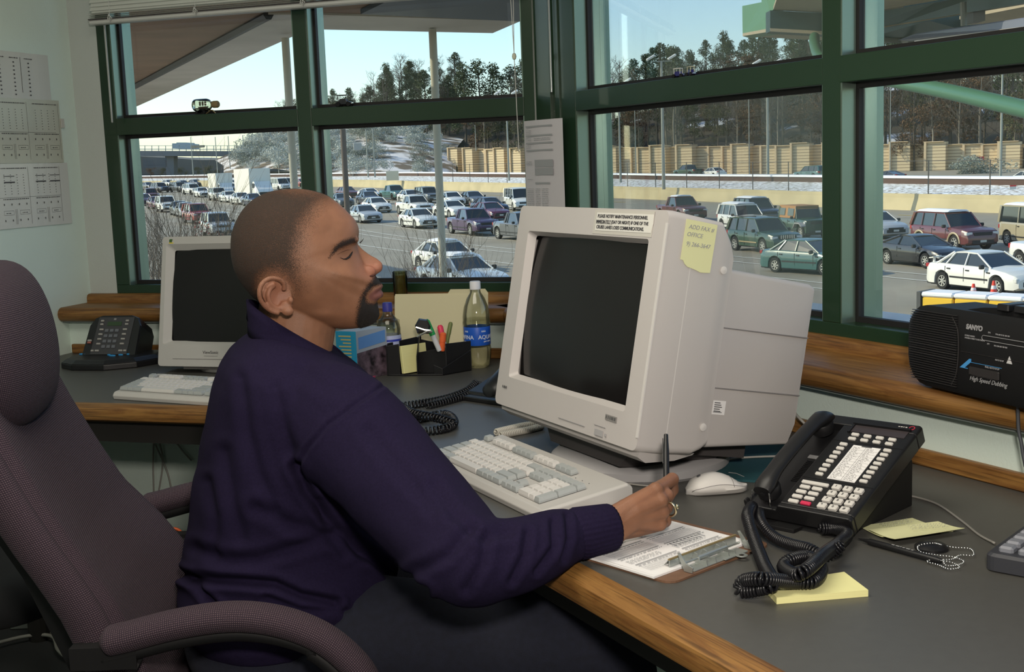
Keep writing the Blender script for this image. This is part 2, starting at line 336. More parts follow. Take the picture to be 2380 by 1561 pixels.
# ---------------------------------------------------------------- big CRT monitor
mon = empty('crt_monitor', (.24, 2.20, .75), -1.103, 'large beige tube monitor with a yellow sticky note on its side, nearest screen', 'monitor')
Ty = Matrix.Rotation(-1.103, 4, 'Z'); inv = Ty.inverted()
lp = inv @ (V(.0795, 2.2345, .8477)-V(.24, 2.20, .75))
MT = Matrix.Translation(lp) @ Matrix.Rotation(-.192, 4, 'X') @ Matrix.Scale(1.06, 4)
def sec(hw, z0, z1, y, r): return [(a, y, b) for a, b in rrect(-hw, z0, hw, z1, r)]
b = MB(); b.loft([sec(.2505, -.002, .380, .0, .012), sec(.252, -.004, .381, .012, .012), sec(.252, -.004, .379, .05, .012), sec(.2515, -.002, .376, .108, .012), sec(.2505, .006, .352, .127, .012), sec(.250, .014, .33, .136, .012)], MT, cap=False)
b.loft([sec(.250, .014, .33, .136, .012), sec(.215, .02, .32, .150, .01)], MT, cap=False)
# chin under the bezel
b.loft([[(a, y, z) for a, z in ((-.245*k, -.002), (.245*k, -.002), (.24*k, zz), (-.24*k, zz))] for y, zz, k in ((.012, -.012, 1), (.03, -.021, .99), (.09, -.016, .96), (.13, -.006, .93))], MT)
b.build('front_housing', M_BEIGE, mon, smooth=True, angle=30)
b = MB(); scr_o = rrect(-.2505, -.002, .2505, .380, .012); scr_i = rrect(-.2055, .054, .2055, .333, .006); scr_j = rrect(-.198, .062, .198, .326, .006)
ringrect(b, scr_o, scr_i, 0, -.001, MT); ringrect(b, scr_i, scr_j, -.001, .014, MT); b.build('bezel', M_BEIGE, mon, smooth=False)
b = MB(); n = 16; g = []
for j in range(n+1):
    for i in range(n+1):
        x = -.2+.4*i/n; z = .06+.268*j/n; g.append((x, .004+.014*((x/.2)**2*.7+((z-.194)/.134)**2*.5), z))
b.add(g, [(j*(n+1)+i, j*(n+1)+i+1, (j+1)*(n+1)+i+1, (j+1)*(n+1)+i) for j in range(n) for i in range(n)], MT); b.build('screen', M_CRT, mon, smooth=True)
b = MB(); b.loft([sec(.215, .006, .322, .136, .008), sec(.215, .006, .305, .165, .008), sec(.213, .020, .2995, .335, .008), sec(.211, .05, .296, .346, .008), sec(.17, .07, .27, .356, .008)], MT); b.build('rear_housing', M_BEIGE, mon, smooth=True, angle=30)
b = MB()
for z in (.2075, .107): b.box((-.2162, .152, z-.0009), (.2162, .344, z+.0009), MT)
b.build('seam', M_SEAM, mon)
b = MB(); b.box((.25, .052, .02), (.2521, .0535, .37), MT); b.box((.246, -.0012, .02), (.2523, .0008, .36), MT); b.build('edge_line', mat('pale_plastic_edge', (.62, .6, .58), .4), mon)
b = MB(); b.loft([[(a, y, z) for a, z in ((-.15, -.015), (.15, -.015), (.12, -.050), (-.12, -.050))] for y in (.06, .24)], MT); b.box((-.17, .04, -.014), (.17, .28, .012), MT); b.build('underside_shade', M_SLOT, mon)  # swivel block plus slab; shadow under the housing painted as near-black
b = MB(); b.lathe([(.001, .0), (.164, .0), (.170, .006), (.171, .020), (.162, .027), (.10, .030), (.06, .031), (.001, .031)], 48, Matrix.Translation((-.095, .045, .0))); b.lathe([(.11, .026), (.09, .040), (.10, .060), (.03, .075)], 32, Matrix.Translation((-.105, .058, 0)))
b.build('swivel_base', M_BASEG, mon, smooth=True)
for y_, z_ in ((.118, .30), (.122, .045)): MB().lathe([(.001, 0), (.0055, 0), (.0065, .002), (.001, .003)], 14, MT @ Matrix.Translation((.2508, y_, z_)) @ Matrix.Rotation(PI/2, 4, 'Y')).build('screw_cover', mat('pale_plastic_edge', (.6, .6, .6), .4), mon, smooth=True)
b = MB(); b.box((.125, -.0022, .003), (.150, -.0008, .013), MT); b.box((.157, -.0026, .006), (.161, -.0008, .010), MT); b.box((.0, -.0018, .010), (.09, -.0008, .0112), MT); b.box((.12, -.0018, .019), (.155, -.0008, .0198), MT)
b.build('button', M_BASEG, mon)
def fronttext(s, size, x, z, m, par=mon, MTX=None, y=-.0022, **k):
    o = text(k.pop('nm', 'lettering'), s, size, m, par, (0, 0, 0), **k); M_ = (MTX if MTX is not None else MT) @ Matrix.Translation((x, y, z)) @ UPR; o.data.transform(M_); return o
b = MB(); lines(b, -.224, -.206, .0315, .0045, .0022, rnd=random.Random(1)); b.v = [tuple(MT @ V(x, -z, y)) for x, y, z in b.v]; b.build('lettering', M_LEG, mon)

b = MB(); b.box((.152, -.0022, .033), (.186, -.0010, .042), MT); b.build('badge', mat('badge_grey', (.24, .23, .22), .5), mon); b = MB(); lines(b, .154, .184, .0352, .005, .0025, rnd=random.Random(8)); b.v = [tuple(MT @ V(x, -z, y)) for x, y, z in b.v]; b.build('lettering', M_LEG, mon)
# warning label
lab = empty('warning_label', (0, 0, 0), 0, 'clear taped label with three lines of capitals above the large screen', 'label'); lab.matrix_world = Matrix.Translation(V(.24, 2.20, .75)) @ Ty @ MT
b = MB(); b.box((.03, -.0016, .336), (.212, -.0011, .3775)); b.build('tape', mat('yellowed_tape', (.55, .53, .48), .25), lab)
b = MB(); b.prism([(.038, .3415), (.209, .3425), (.213, .358), (.211, .372), (.038, .372)], -.0022, -.0016, ax='y'); b.build('paper_strip', mat('label_cream', (.72, .71, .66), .6), lab)
for k, s in enumerate(('PLEASE NOTIFY MAINTENANCE PERSONNEL', 'IMMEDIATELY (DAY OR NIGHT) IF ONE OF THE', 'CRUISE LANES LOSES COMMUNICATIONS.')):
    o = text('lettering', s, .0079 if k != 1 else .0077, M_INK, lab, (0, 0, 0), bold=.0001); o.data.transform(Matrix.Translation((.042 if k != 1 else .0395, -.0026, .3638-.0093*k)) @ UPR @ Matrix.Diagonal((.98, 1, 1, 1)))
b = MB(); b.box((.0395, -.0026, .3532), (.088, -.0024, .3538)); b.build('underline', M_INK, lab)
# sticky note on the side (faces +x local)
SR = Matrix.Rotation(PI/2, 4, 'Z') @ UPR   # xy print -> plane facing +x, right = +y, up = +z
st = empty('sticky_note', (0, 0, 0), 0, 'torn pale yellow sticky note with handwriting on the side of the big monitor', 'note'); st.matrix_world = Matrix.Translation(V(.24, 2.20, .75)) @ Ty @ MT
b = MB(); P_ = [(.031, .307), (.036, .3065), (.040, .301), (.046, .297), (.055, .2955), (.064, .2935), (.072, .291), (.080, .2915), (.091, .2925), (.092, .331), (.0925, .3695), (.06, .3705), (.032, .371)]
b.prism(P_, .2529, .2536, ax='x'); b.build('paper', M_YEL2, st)
for s, y_, z_ in (('ADD FAX #', .038, .357), ('OFFICE', .036, .345), ('9) 266-3647', .037, .330)):
    o = text('handwriting', s, .0095, M_BLUEINK, st, (0, 0, 0), shear=.2); o.data.transform(Matrix.Translation((.2538, y_, z_)) @ SR)
# asset sticker on rear housing
asx = empty('asset_sticker', (0, 0, 0), 0, 'small white bar code sticker low on the monitor rear housing', 'sticker'); asx.matrix_world = Matrix.Translation(V(.24, 2.20, .75)) @ Ty @ MT
b = MB(); b.box((.2152, .163, .063), (.2158, .189, .0865)); b.build('paper', M_PAPER, asx)
b = MB()
for k in range(5): b.box((.2157, .166, .082-.0035*k), (.216, .178+.002*(k % 3), .0835-.0035*k))
b.box((.2157, .165, .0665), (.216, .183, .0675)); b.build('printing', M_INK, asx)
# ---------------------------------------------------------------- phone (large, front right)
ph = empty('desk_phone', (.3585, 1.9015, .75), -.776, 'large black office phone with rows of pale buttons and a paper directory', 'phone')
S = .808; PT = Matrix.Translation((0, 0, .035)) @ Matrix.Rotation(.415, 4, 'X') @ Matrix.Scale(S, 4)
b = MB(); pw, pL = .235, .312
b.loft([[(x, y, z) for x, z in ((0, -.038), (pw, -.038), (pw, -.004), (pw-.005, 0), (.078, 0), (.072, -.012), (.012, -.012), (.006, 0), (.0, -.003))] for y in (0, .012)], PT)
b.loft([[(x, y, z) for x, z in ((0, -.038), (pw, -.038), (pw, -.004), (pw-.005, 0), (.078, 0), (.074, -.016), (.008, -.016), (.004, -.012), (.0, -.010))] for y in (.012, pL-.03)], PT)
b.loft([[(x, y, z) for x, z in ((0, -.038), (pw, -.038), (pw, -.004), (pw-.005, 0), (.078, 0), (.06, 0), (.02, 0), (.006, 0), (.0, -.003))] for y in (pL-.03, pL-.008, pL)], PT)
b.build('housing', M_BLK, ph, bevel=.002)
b = MB(); c, s_ = math.cos(.415), math.sin(.415)
z0 = .035-.036*S*c
b.prism([(.008, .0), (.02, .0), (.235, .0), (.235, .075), (.215, .098), (.03, .010)], .018, .172, ax='x')
b.build('stand', M_BLKM, ph, bevel=.002)
b = MB(); b.box((.055, -.012, .0), (.10, .02, .006)); b.build('catch', M_BLKM, ph, bevel=.001)
# handset
b = MB(); prof = []
for t in range(0, 21):
    y = .012+.27*t/20; k = abs(t-10)/10; zc = .034-.016*k**3; hw = .019+.006*max(0, k-.6)/.4; th = .010+.006*max(0, k-.55)/.45
    if t in (0, 20): hw *= .8; th *= .7
    prof.append([(.042+hw*math.cos(a)*(1 if abs(math.cos(a)) < .8 else .95), y, zc+th*math.sin(a)) for a in [2*PI*q/16 for q in range(16)]])
b.loft(prof, PT)
for y in (.035, .257): b.lathe([(.022, .0), (.024, -.004), (.023, -.022), (.015, -.026)], 20, PT @ Matrix.Translation((.042, y, .018)))
b.build('handset', M_BLK, ph, smooth=True, angle=50)
Mcl = M_CHROME
MB().tube([PT @ V(.060, .010, .02), PT @ V(.062, .004, .006), PT @ V(.061, .001, -.006)], .0014, 6).build('clip', Mcl, ph, smooth=True); MB().tube([PT @ V(.022, .010, .02), PT @ V(.02, .004, .008), PT @ V(.019, .001, .0)], .0009, 6).build('clip', Mcl, ph, smooth=True)
M_BTN = mat('phone_button', (.62, .60, .56), .5); M_RED = mat('red_button', (.62, .03, .09), .5)
def pbtn(x, y, w_, h, m=M_BTN, t=.005): MB().box((x-w_/2, y-h/2, -.001), (x+w_/2, y+h/2, t), PT, bev=.0016).build('button', m, ph)
for i in range(4):
    for j in range(2): pbtn(.119+.0268*i, .2515-.0145*j, .0165, .0078)
for j in range(8):
    for x in (.111, .206): pbtn(x, .2155-.01475*j, .0165, .0078)
pbtn(.1185, .0815, .058, .0085)
for j in range(4):
    for i in range(2): pbtn(.104+.0265*i, .0668-.0155*j, .0215, .0088, M_RED if (i == 1 and j == 3) else M_BTN)
for j in range(4):
    for i in range(3):
        pbtn(.166+.0235*i, .0800-.0198*j, .0175, .0135, t=.007)
        ch = '123456789*0#'[j*3+i]; o = text('digit', ch, .008, M_LEG, ph, (0, 0, 0), align='CENTER', bold=.0002); o.data.transform(PT @ Matrix.Translation((.166+.0235*i, .0773-.0198*j, .0072)))
b = MB(); b.box((.1315, .1045, .0003), (.1905, .219, .0012), PT); b.build('directory_card', M_PAPER, ph)
b = MB(); R_ = random.Random(3)
for j in range(11): 
    for x in (.135, .164):
        for q in (0, .004): lines(b, x, x+R_.uniform(.012, .022), .109+.0098*j+q, .0012, .0014, rnd=R_)
b.box((.1605, .1055, .0012), (.161, .218, .0014)); b.box((.15, .2155, .0013), (.172, .2185, .0016))
for j in range(11): b.box((.1325, .1065+.0098*j, .0012), (.1895, .1068+.0098*j, .0014))
b.v = [tuple(PT @ Vector(p)) for p in b.v]; b.build('printing', M_LEG, ph)
b = MB(); b.box((.103, .262, .0002), (.219, .286, .001), PT); b.build('display', mat('lcd', (.05, .042, .045), .25), ph)
b = MB(); b.box((.098, .285, 0), (.222, .291, .006), PT); b.box((.098, .257, 0), (.103, .29, .004), PT); b.build('display_hood', M_BLK, ph)
b = MB()
for k in range(14): b.box((.05, .098+.0052*k, -.0158), (.074, .0995+.0052*k, -.0145), PT)
b.box((.08, .098, 0), (pw-.002, .0988, .0006), PT); b.box((.08, .2275, 0), (pw-.002, .2283, .0006), PT); b.build('ridge', M_BLKM, ph)
b = MB(); b.box((.046, .176, -.0158), (.071, .186, -.0142), PT); b.build('name_tag', mat('tag_grey', (.25, .25, .25), .4), ph)
b = MB(); b.lathe([(.0045, 0), (.0062, 0), (.0062, .0006), (.0045, .0006)], 20, PT @ Matrix.Translation((.219, .299, .0003)), cap=False); b.build('emblem', mat('logo_red', (.45, .03, .06), .5), ph)
b = MB(); lines(b, .190, .209, .298, .0026, .0006, rnd=random.Random(4)); b.v = [tuple(PT @ V(*q)) for q in b.v]; b.build('lettering', M_BTN, ph)
def w_(o, *p): return o.matrix_world @ V(*p)
bpy.context.view_layer.update()
# coiled handset cord
PW = Matrix.Translation(V(.3585, 1.9015, .75)) @ Matrix.Rotation(-.776, 4, 'Z') @ PT
g1 = PW @ V(.022, -.004, -.010)
pts = [g1, onz(1738, 1200, .79), onz(1752, 1250, .775), onz(1775, 1310, .765), onz(1795, 1355, .775), onz(1765, 1368, .768), onz(1722, 1372, .762), onz(1730, 1350, .775), onz(1775, 1345, .785), onz(1840, 1352, .770), onz(1890, 1350, .768), onz(1908, 1320, .768), onz(1880, 1295, .768), onz(1840, 1300, .772), onz(1822, 1318, .768), onz(1850, 1335, .782), onz(1880, 1320, .79), onz(1912, 1290, .785), onz(1950, 1262, .765), onz(1968, 1240, .765), onz(1940, 1228, .763), onz(1902, 1228, .763)]
c1 = coil(spline(pts, 10), .0078, .0024, .0042, 6, 10).build('coiled_cord', M_CORD, None, smooth=True, angle=180); tag(c1, 'thick black coiled cord looping in front of the large phone', 'cord')
pts = [PW @ V(.035, -.004, -.02), onz(1770, 1215, .775), onz(1800, 1248, .765), onz(1840, 1265, .765), onz(1880, 1275, .77), onz(1920, 1292, .765), onz(1960, 1262, .785)]
c2 = coil(spline(pts, 10), .0070, .0022, .0042, 6, 10).build('coiled_cord', M_CORD, None, smooth=True, angle=180); tag(c2, 'second strand of black coiled cord running behind the loop, under the large phone front edge', 'cord')
# ---------------------------------------------------------------- keyboards
def keymesh(w_, d, h=.009, t=.0022):
    me = MB(); me.loft([[(x, y, 0) for x, y in ((0, 0), (w_, 0), (w_, d), (0, d))], [(x, y, h*.35) for x, y in ((0, 0), (w_, 0), (w_, d), (0, d))], [(x, y, h) for x, y in ((t, t*.9), (w_-t, t*.9), (w_-t, d-t*.4), (t, d-t*.4))]]); return me
_km = {}
def keyobj(par, M_, x, y, w_, m, d=.0172):
    k = (round(w_, 4), m.name, round(d, 4))
    if k not in _km:
        o = keymesh(w_, d).build('key', m, par); _km[k] = o.data
    else: o = bpy.data.objects.new('key', _km[k]); COL.objects.link(o); o.parent = par
    o.matrix_local = M_ @ Matrix.Translation((x, y, 0)); return o
def keyboard(name, p, yaw, label, group=None, m=M_BEIGE2):
    kb = empty(name, p, yaw, label, 'keyboard', group); U = .0186
    b = MB(); L, D = .468, .178
    b.loft([[(0, y, z) for y, z in pr] if False else [(x, y, z) for y, z in pr] for x, pr in ((0, ((.006, 0), (D, .002), (D, .030), (D-.01, .037), (.004, .016), (0, .008))), (.004, ((0, 0), (D, 0), (D, .034), (D-.008, .040), (.006, .020), (-.002, .010))), (L-.004, ((0, 0), (D, 0), (D, .034), (D-.008, .040), (.006, .020), (-.002, .010))), (L, ((.006, 0), (D, .002), (D, .030), (D-.01, .037), (.004, .016), (0, .008))))])
    b.build('case', m, kb, bevel=.0015)
    a = math.atan2(.020, D-.014); KM = Matrix.Translation((.012, .016, .0225)) @ Matrix.Rotation(a, 4, 'X')
    k0 = .0; W_, G_ = M_KEYW, M_KEYG
    rows = [[(1.5, G_), (1, G_), (1.5, G_), (6.0, W_), (1.5, G_), (1, G_), (1, G_), (1.5, G_)], [(2.25, G_)]+[(1, W_)]*10+[(2.75, G_)], [(1.75, G_)]+[(1, W_)]*11+[(2.25, G_)], [(1.5, G_)]+[(1, W_)]*12+[(1.5, W_)], [(1, W_)]*13+[(2, G_)]]
    for r, row in enumerate(rows):
        x = 0
        for w_, mm in row: keyobj(kb, KM, x*U, r*U, w_*U-.0012, mm); x += w_
    for i, x in enumerate((0, 2, 3, 4, 5, 6.5, 7.5, 8.5, 9.5, 11, 12, 13, 14)): keyobj(kb, KM, x*U, 5.9*U, U-.0012, G_ if i == 0 or 4 < i < 9 else W_, .0155)
    for i in range(3):
        keyobj(kb, KM, (15.4+i)*U, 5.9*U, U-.0012, G_, .0155); keyobj(kb, KM, (15.4+i)*U, 0, U-.0012, G_)
        for r in (3, 4): keyobj(kb, KM, (15.4+i)*U, r*U, U-.0012, G_)
    keyobj(kb, KM, 16.4*U, U, U-.0012, G_)
    for i in range(4):
        keyobj(kb, KM, (18.8+i)*U, 4*U, U-.0012, G_)
        for r in (1, 2, 3):
            if i < 3: keyobj(kb, KM, (18.8+i)*U, r*U, U-.0012, W_)
    keyobj(kb, KM, 18.8*U, 0, 2*U-.0012, W_); keyobj(kb, KM, 20.8*U, 0, U-.0012, W_); keyobj(kb, KM, 21.8*U, 0, U-.0012, G_, 2*U-.0014); keyobj(kb, KM, 21.8*U, 2*U, U-.0012, G_, 2*U-.0014)
    b = MB(); 
    for i in range(3): b.lathe([(.0009, 0), (.0009, .0006)], 8, KM @ Matrix.Translation(((19.2+i*1.2)*U, 5.9*U, -.0008)))
    b.build('indicator_light', M_LEG, kb); 
    b = MB(); lines(b, .01, .045, 6.98*U, .003, .0003, rnd=random.Random(6)); b.v = [tuple(KM @ V(*q)) for q in b.v]; b.build('lettering', M_LEG, kb)
    return kb
pA = onz(987, 1080, .752); pB = onz(1258, 1214, .752)
keyboard('keyboard', V(pA.x, pA.y, .7505), math.atan2(pB.y-pA.y, pB.x-pA.x), 'beige keyboard with grey and white keys by the man\'s writing hand')
pA = onz(262, 926, .752); pB = onz(474, 941, .752)
keyboard('keyboard', V(pA.x, pA.y, .7505), math.atan2(pB.y-pA.y, pB.x-pA.x), 'beige keyboard in front of the far left monitor, half hidden by the man')
# ---------------------------------------------------------------- left monitor
X2 = -eL; yaw2 = math.atan2(X2.y, X2.x); p2 = onz(367, 850, .772)
m2 = empty('crt_monitor', V(p2.x, p2.y, .75), yaw2, 'smaller beige tube monitor on the left desk behind the man', 'monitor')
T2 = Matrix.Translation((0, 0, .022)) @ Matrix.Rotation(-.20, 4, 'X'); W2, H2 = .42, .385
def sec2(x0, x1, z0, z1, y, r): return [(a, y, b_) for a, b_ in rrect(x0, z0, x1, z1, r)]
b = MB(); b.loft([sec2(0, W2, 0, H2, 0, .010), sec2(-.001, W2+.001, -.001, H2+.001, .01, .010), sec2(.002, W2-.002, .002, H2-.004, .09, .010), sec2(.03, W2-.03, .03, H2-.04, .13, .01), sec2(.08, W2-.08, .07, H2-.12, .38, .01)], T2, cap=False)
b.loft([sec2(.08, W2-.08, .07, H2-.12, .38, .01), sec2(.09, W2-.09, .08, H2-.13, .385, .01)], T2); b.build('housing', M_BEIGE2, m2, smooth=True, angle=30)
b = MB(); o_ = rrect(0, 0, W2, H2, .010); i_ = rrect(.014, .064, W2-.014, H2-.022, .008); j_ = rrect(.036, .076, W2-.036, H2-.040, .006)
ringrect(b, o_, i_, 0, -.001, T2); ringrect(b, i_, j_, -.001, .013, T2); b.build('bezel', M_BEIGE2, m2)
b = MB(); g = []
for j in range(n+1):
    for i in range(n+1):
        x = .034+(W2-.068)*i/n; z = .074+(H2-.112)*j/n; g.append((x, .002+.013*((2*i/n-1)**2*.7+(2*j/n-1)**2*.5), z))
b.add(g, [(j*(n+1)+i, j*(n+1)+i+1, (j+1)*(n+1)+i+1, (j+1)*(n+1)+i) for j in range(n) for i in range(n)], T2); b.build('screen', M_CRT, m2, smooth=True)
b = MB(); b.box((.05, -.0016, .0215), (.37, .001, .0228), T2); b.box((.155, -.0016, .031), (.2, .001, .032), T2); b.build('seam', M_SEAM, m2)
fronttext('ViewSonic', .0125, .15, .038, M_LEG, m2, T2, y=-.0014, depth=.0004)
fronttext('fff', .012, .024, H2-.0165, mat('emblem_green', (.05, .12, .03), .6), m2, T2, y=-.0014, nm='emblem', bold=.0008); b = MB(); b.box((.023, -.0018, H2-.0205), (.038, -.0008, H2-.0175), T2); b.build('emblem', mat('emblem_yellow', (.7, .55, .05), .6), m2)
b = MB(); b.lathe([(.001, 0), (.125, 0), (.13, .005), (.128, .012), (.09, .02), (.001, .022)], 40, Matrix.Translation((.21, .13, 0))); b.box((.08, .01, .012), (.34, .22, .034)); b.build('stand', mat('stand_shadow_grey', (.12, .115, .11), .6), m2)
# ---------------------------------------------------------------- left phone (handsfree console)
q = onz(292, 866, .752); q2 = onz(152, 853, .752)
lp2 = empty('conference_phone', V(q2.x-.015, q2.y-.04, .75), yaw2+.10, 'black console phone with blue keys and sloping button panel at the left end of desk', 'phone')
b = MB(); b.loft([[(x, y, z) for x, y in ((-.02, .10), (.0, .03), (.06, -.01), (.17, -.015), (.25, .04), (.29, .12), (.27, .22), (.02, .22))] for z in (0, .018)]); b.loft([[(x, y, .018) for x, y in ((-.02, .10), (.0, .03), (.06, -.01), (.17, -.015), (.25, .04), (.29, .12), (.27, .22), (.02, .22))], [(x, y, .03) for x, y in ((-.0, .10), (.015, .045), (.065, .01), (.165, .005), (.235, .05), (.27, .12), (.25, .21), (.03, .21))]])
b.build('base', M_BLK, lp2, bevel=.003)
PH2 = Matrix.Translation((.030, .11, .03)) @ Matrix.Rotation(math.radians(58), 4, 'X')
b = MB(); b.loft([[(x, y, z) for x, y in ((-.005, -.02), (.182, -.02), (.178, .10), (.165, .128), (.14, .137), (.04, .137), (.015, .128), (.0, .10))] for z in (-.09, -.004)], PH2); b.loft([[(x, y, z) for x, y in ((-.005*k, -.02*k), (.182-.006*(1-k), -.02*k), (.178-.006*(1-k), .10), (.165-.006*(1-k), .128-.005*(1-k)), (.14, .137-.005*(1-k)), (.04, .137-.005*(1-k)), (.015+.006*(1-k), .128-.005*(1-k)), (.0+.006*(1-k), .10))] for z, k in ((-.004, 1), (.002, .5))], PH2)
b.build('panel_housing', M_BLK, lp2)
b = MB(); b.prism([(.025, .0), (.15, .0), (.152, .128), (.03, .128)], .002, .0035, PH2); b.build('faceplate', mat('charcoal_faceplate', (.045, .045, .05), .5), lp2)
b = MB(); b.box((.063, .098, .0035), (.112, .112, .0045), PH2); b.build('display', mat('lcd_green', (.03, .06, .025), .3), lp2)
MK2 = mat('dim_key', (.34, .33, .31), .5); MK3 = mat('grey_key', (.13, .14, .16), .5)
def b2(x, y, w_=.014, h=.006, m=MK2): MB().box((x-w_/2, y-h/2, .002), (x+w_/2, y+h/2, .0068), PH2, bev=.001).build('button', m, lp2)
for j in range(4):
    for i in range(3): b2(.066+.0175*i, .081-.0185*j, .0125, .0105, MK3)
for j in range(5):
    b2(.047, .085-.0165*j if j < 4 else .012); b2(.128, .085-.0165*j if j < 4 else .012)
for y in (.115, .103): b2(.044, y, .011); b2(.13, y, .011)
for x in (.031, .143): b2(x, .012, .01)
b2(.014, .047); MB().box((.008, .037, .002), (.02, .043, .006), PH2).build('button', mat('dim_red_key', (.3, .1, .08), .5), lp2)
MBL = mat('bright_blue_key', (.03, .28, .62), .5)
for x, y, w_ in ((.035, .12, .05), (.145, .085, .022), (.165, .1, .016), (.125, .10, .012), (.185, .11, .012)): MB().lathe([(.001, .0), (w_*.5, 0), (w_*.48, .004), (.001, .005)], 20, Matrix.Translation((x, y, .029)) @ Matrix.Diagonal((1, .45, 1, 1))).build('blue_key', MBL, lp2, smooth=True)
b = MB(); b.box((.082, .118, .0035), (.09, .124, .0042), PH2); b.build('emblem', mat('tag_grey', (.25, .25, .25), .4), lp2)
# ---------------------------------------------------------------- mouse, pad, cables
q = onz(1597, 1152, .75); q2 = onz(1742, 1143, .75)
ms = empty('computer_mouse', V(q.x, q.y+.012, .75), math.atan2(q2.y-q.y, q2.x-q.x)+.02, 'off-white two-button mouse beside the man\'s hand', 'mouse')
b = MB(); R_ = []
for i in range(0, 19):
    t = i/18; x = .108*t; hw = .030*(1-abs(2*t-.95)**4.0*.55)*min(1, (t+.02)*7)**.5*min(1, (1.02-t)*9)**.5; h = .036*math.sin(PI*min(1, (t*.86+.13)))**.8*(1 if t < .5 else 1-.15*(t-.5))
    h = max(.012, h)*min(1, (t+.03)*8)**.5
    R_.append([(x, hw*math.cos(a)*(1 if math.sin(a) > -.1 else .86), max(0, .010+(h-.010)*math.sin(a)) if math.sin(a) >= 0 else .010*(1+max(-1, math.sin(a)*1.6))) for a in [2*PI*k/24 for k in range(24)]])
b.loft(R_); b.build('shell', mat('mouse_white', (.66, .64, .61), .42), ms, smooth=True, angle=60)
b = MB(); rr = R_[13]; b.tube([Vector(p)+V(0, 0, .0002) for p in rr[1:12]], .0005, 4); b.tube([V(.076, 0, .0335), V(.09, 0, .031), V(.104, 0, .024)], .0005, 4)
b.tube([V(.004, -.0262, .0115)]+[V(R_[i][0][0], -abs(R_[i][12][1])*.985, .0095+.011*math.sin(PI*i/18)) for i in range(2, 18)], .0005, 4); b.build('seam', M_SEAM, ms)
b = MB(); b.lathe([(.0, 0), (.0038, 0), (.0038, .0006), (.0, .0006)], 16, Matrix.Translation((.022, -.003, .0318)) @ Matrix.Rotation(-.45, 4, 'Y')); b.build('emblem', mat('mouse_emblem', (.1, .1, .11), .5), ms)
b = MB(); pp = [onz(1588, 1103, .75), onz(1600, 1092, .75), onz(1690, 1045, .75), onz(1760, 1020, .75), onz(1830, 1040, .75), onz(1812, 1100, .75), onz(1760, 1122, .75), onz(1595, 1110, .75)]
b.prism([tuple(p.xy) for p in pp], .7503, .7545); tag(b.build('mouse_pad', mat('teal_foam', (.012, .07, .085), .8, bump=.2, bscale=800)), 'dark teal mouse pad between the big monitor and phone', 'mouse pad')
def cable(name, pts, r, m, label, cat='cable', n=8): return tag(MB().tube(spline(pts, n), r, 6).build(name, m, None, smooth=True, angle=180), label, cat)
cable('mouse_cable', [onz(1500, 1118, .753), onz(1575, 1108, .754), onz(1640, 1085, .7575), onz(1700, 1066, .7575), onz(1790, 1060, .7575), onz(1830, 1062, .7575)], .0022, M_WCORD, 'thin grey cable crossing the teal mouse pad')
cable('keyboard_cable', [onz(1455, 1123, .752), onz(1500, 1128, .752), onz(1530, 1126, .752)], .0016, M_WCORD, 'short pale cable behind the man\'s writing hand')
cable('calculator_cable', [onz(2095, 1150, .752), onz(2130, 1155, .752), onz(2180, 1172, .752), onz(2235, 1210, .752), onz(2275, 1242, .753), onz(2312, 1262, .755)], .0019, mat('dirty_grey_cable', (.22, .21, .19), .5), 'grey-white cable running from the large phone to the calculator')
cable('telephone_cable', [onz(1848, 960, .80), onz(1862, 976, .79), onz(1880, 992, .775), onz(1900, 1005, .753)], .003, M_WCORD, 'white cable dropping behind the monitor and large phone')
c = coil(spline([onz(1150, 1005, .757), onz(1170, 1000, .757), onz(1215, 990, .757), onz(1250, 985, .757)], 10), .0065, .0022, .0046, 6, 10).build('coiled_cord', mat('cream_cord', (.48, .46, .40), .45), None, smooth=True, angle=180); tag(c, 'cream coiled cord end poking from under the big monitor', 'cord')
c = coil(spline([onz(1160, 1012, .757), onz(1190, 1006, .757), onz(1230, 998, .757), onz(1262, 990, .757)], 10), .0060, .0021, .0046, 6, 10).build('coiled_cord', mat('cream_cord', (.48, .46, .40), .45), None, smooth=True, angle=180); tag(c, 'second cream coiled strand lying nearer the keyboard', 'cord')
# ---------------------------------------------------------------- clipboard
P1, P2 = V(.205, 1.613, 0), V(.381, 1.773, 0); dx = (P2-P1).normalized(); yawc = math.atan2(dx.y, dx.x)
cb = empty('clipboard', V(P1.x, P1.y, .7502), yawc, 'brown clipboard holding printed forms under the man\'s writing hand', 'clipboard')
b = MB(); b.prism(rrect(0, 0, .232, .32, .018), 0, .0032); b.build('board', mat('brown_hardboard', (.16, .085, .05), .6, var=.1, vscale=60), cb)
b = MB(); b.box((.040, .036, .006), (.192, .038, .0175)); b.loft([[(x, .0375, z) for z in (.0175, .0185)]+[(x, .047, z) for z in (.0085, .0075)] for x in (.040, .192)])
b.box((.055, .004, .0034), (.178, .036, .005)); b.cyl((.085, .022, .0125), (.150, .022, .0125), .0036, 10); b.cyl((.05, .022, .0125), (.182, .022, .0125), .0016, 8)
for x in (.085, .105, .135, .150): b.prism([(.004, .004), (.03, .004), (.032, .012), (.028, .020), (.022, .019), (.018, .010), (.006, .012)], x-.0008, x+.0008, ax='x')
for x in (.048, .186): b.prism([(.002, .004), (.016, .004), (.02, .012), (.028, .028), (.024, .029), (.012, .016), (.0, .012)], x-.001, x+.001, ax='x')
b.lathe([(.004, 0), (.009, 0), (.009, .0012), (.004, .0012)], 18, Matrix.Translation((.150, -.006, .006)), cap=False); b.box((.12, -.001, .005), (.172, .006, .0065))
b.build('clip', M_STEEL, cb, bevel=.0004)
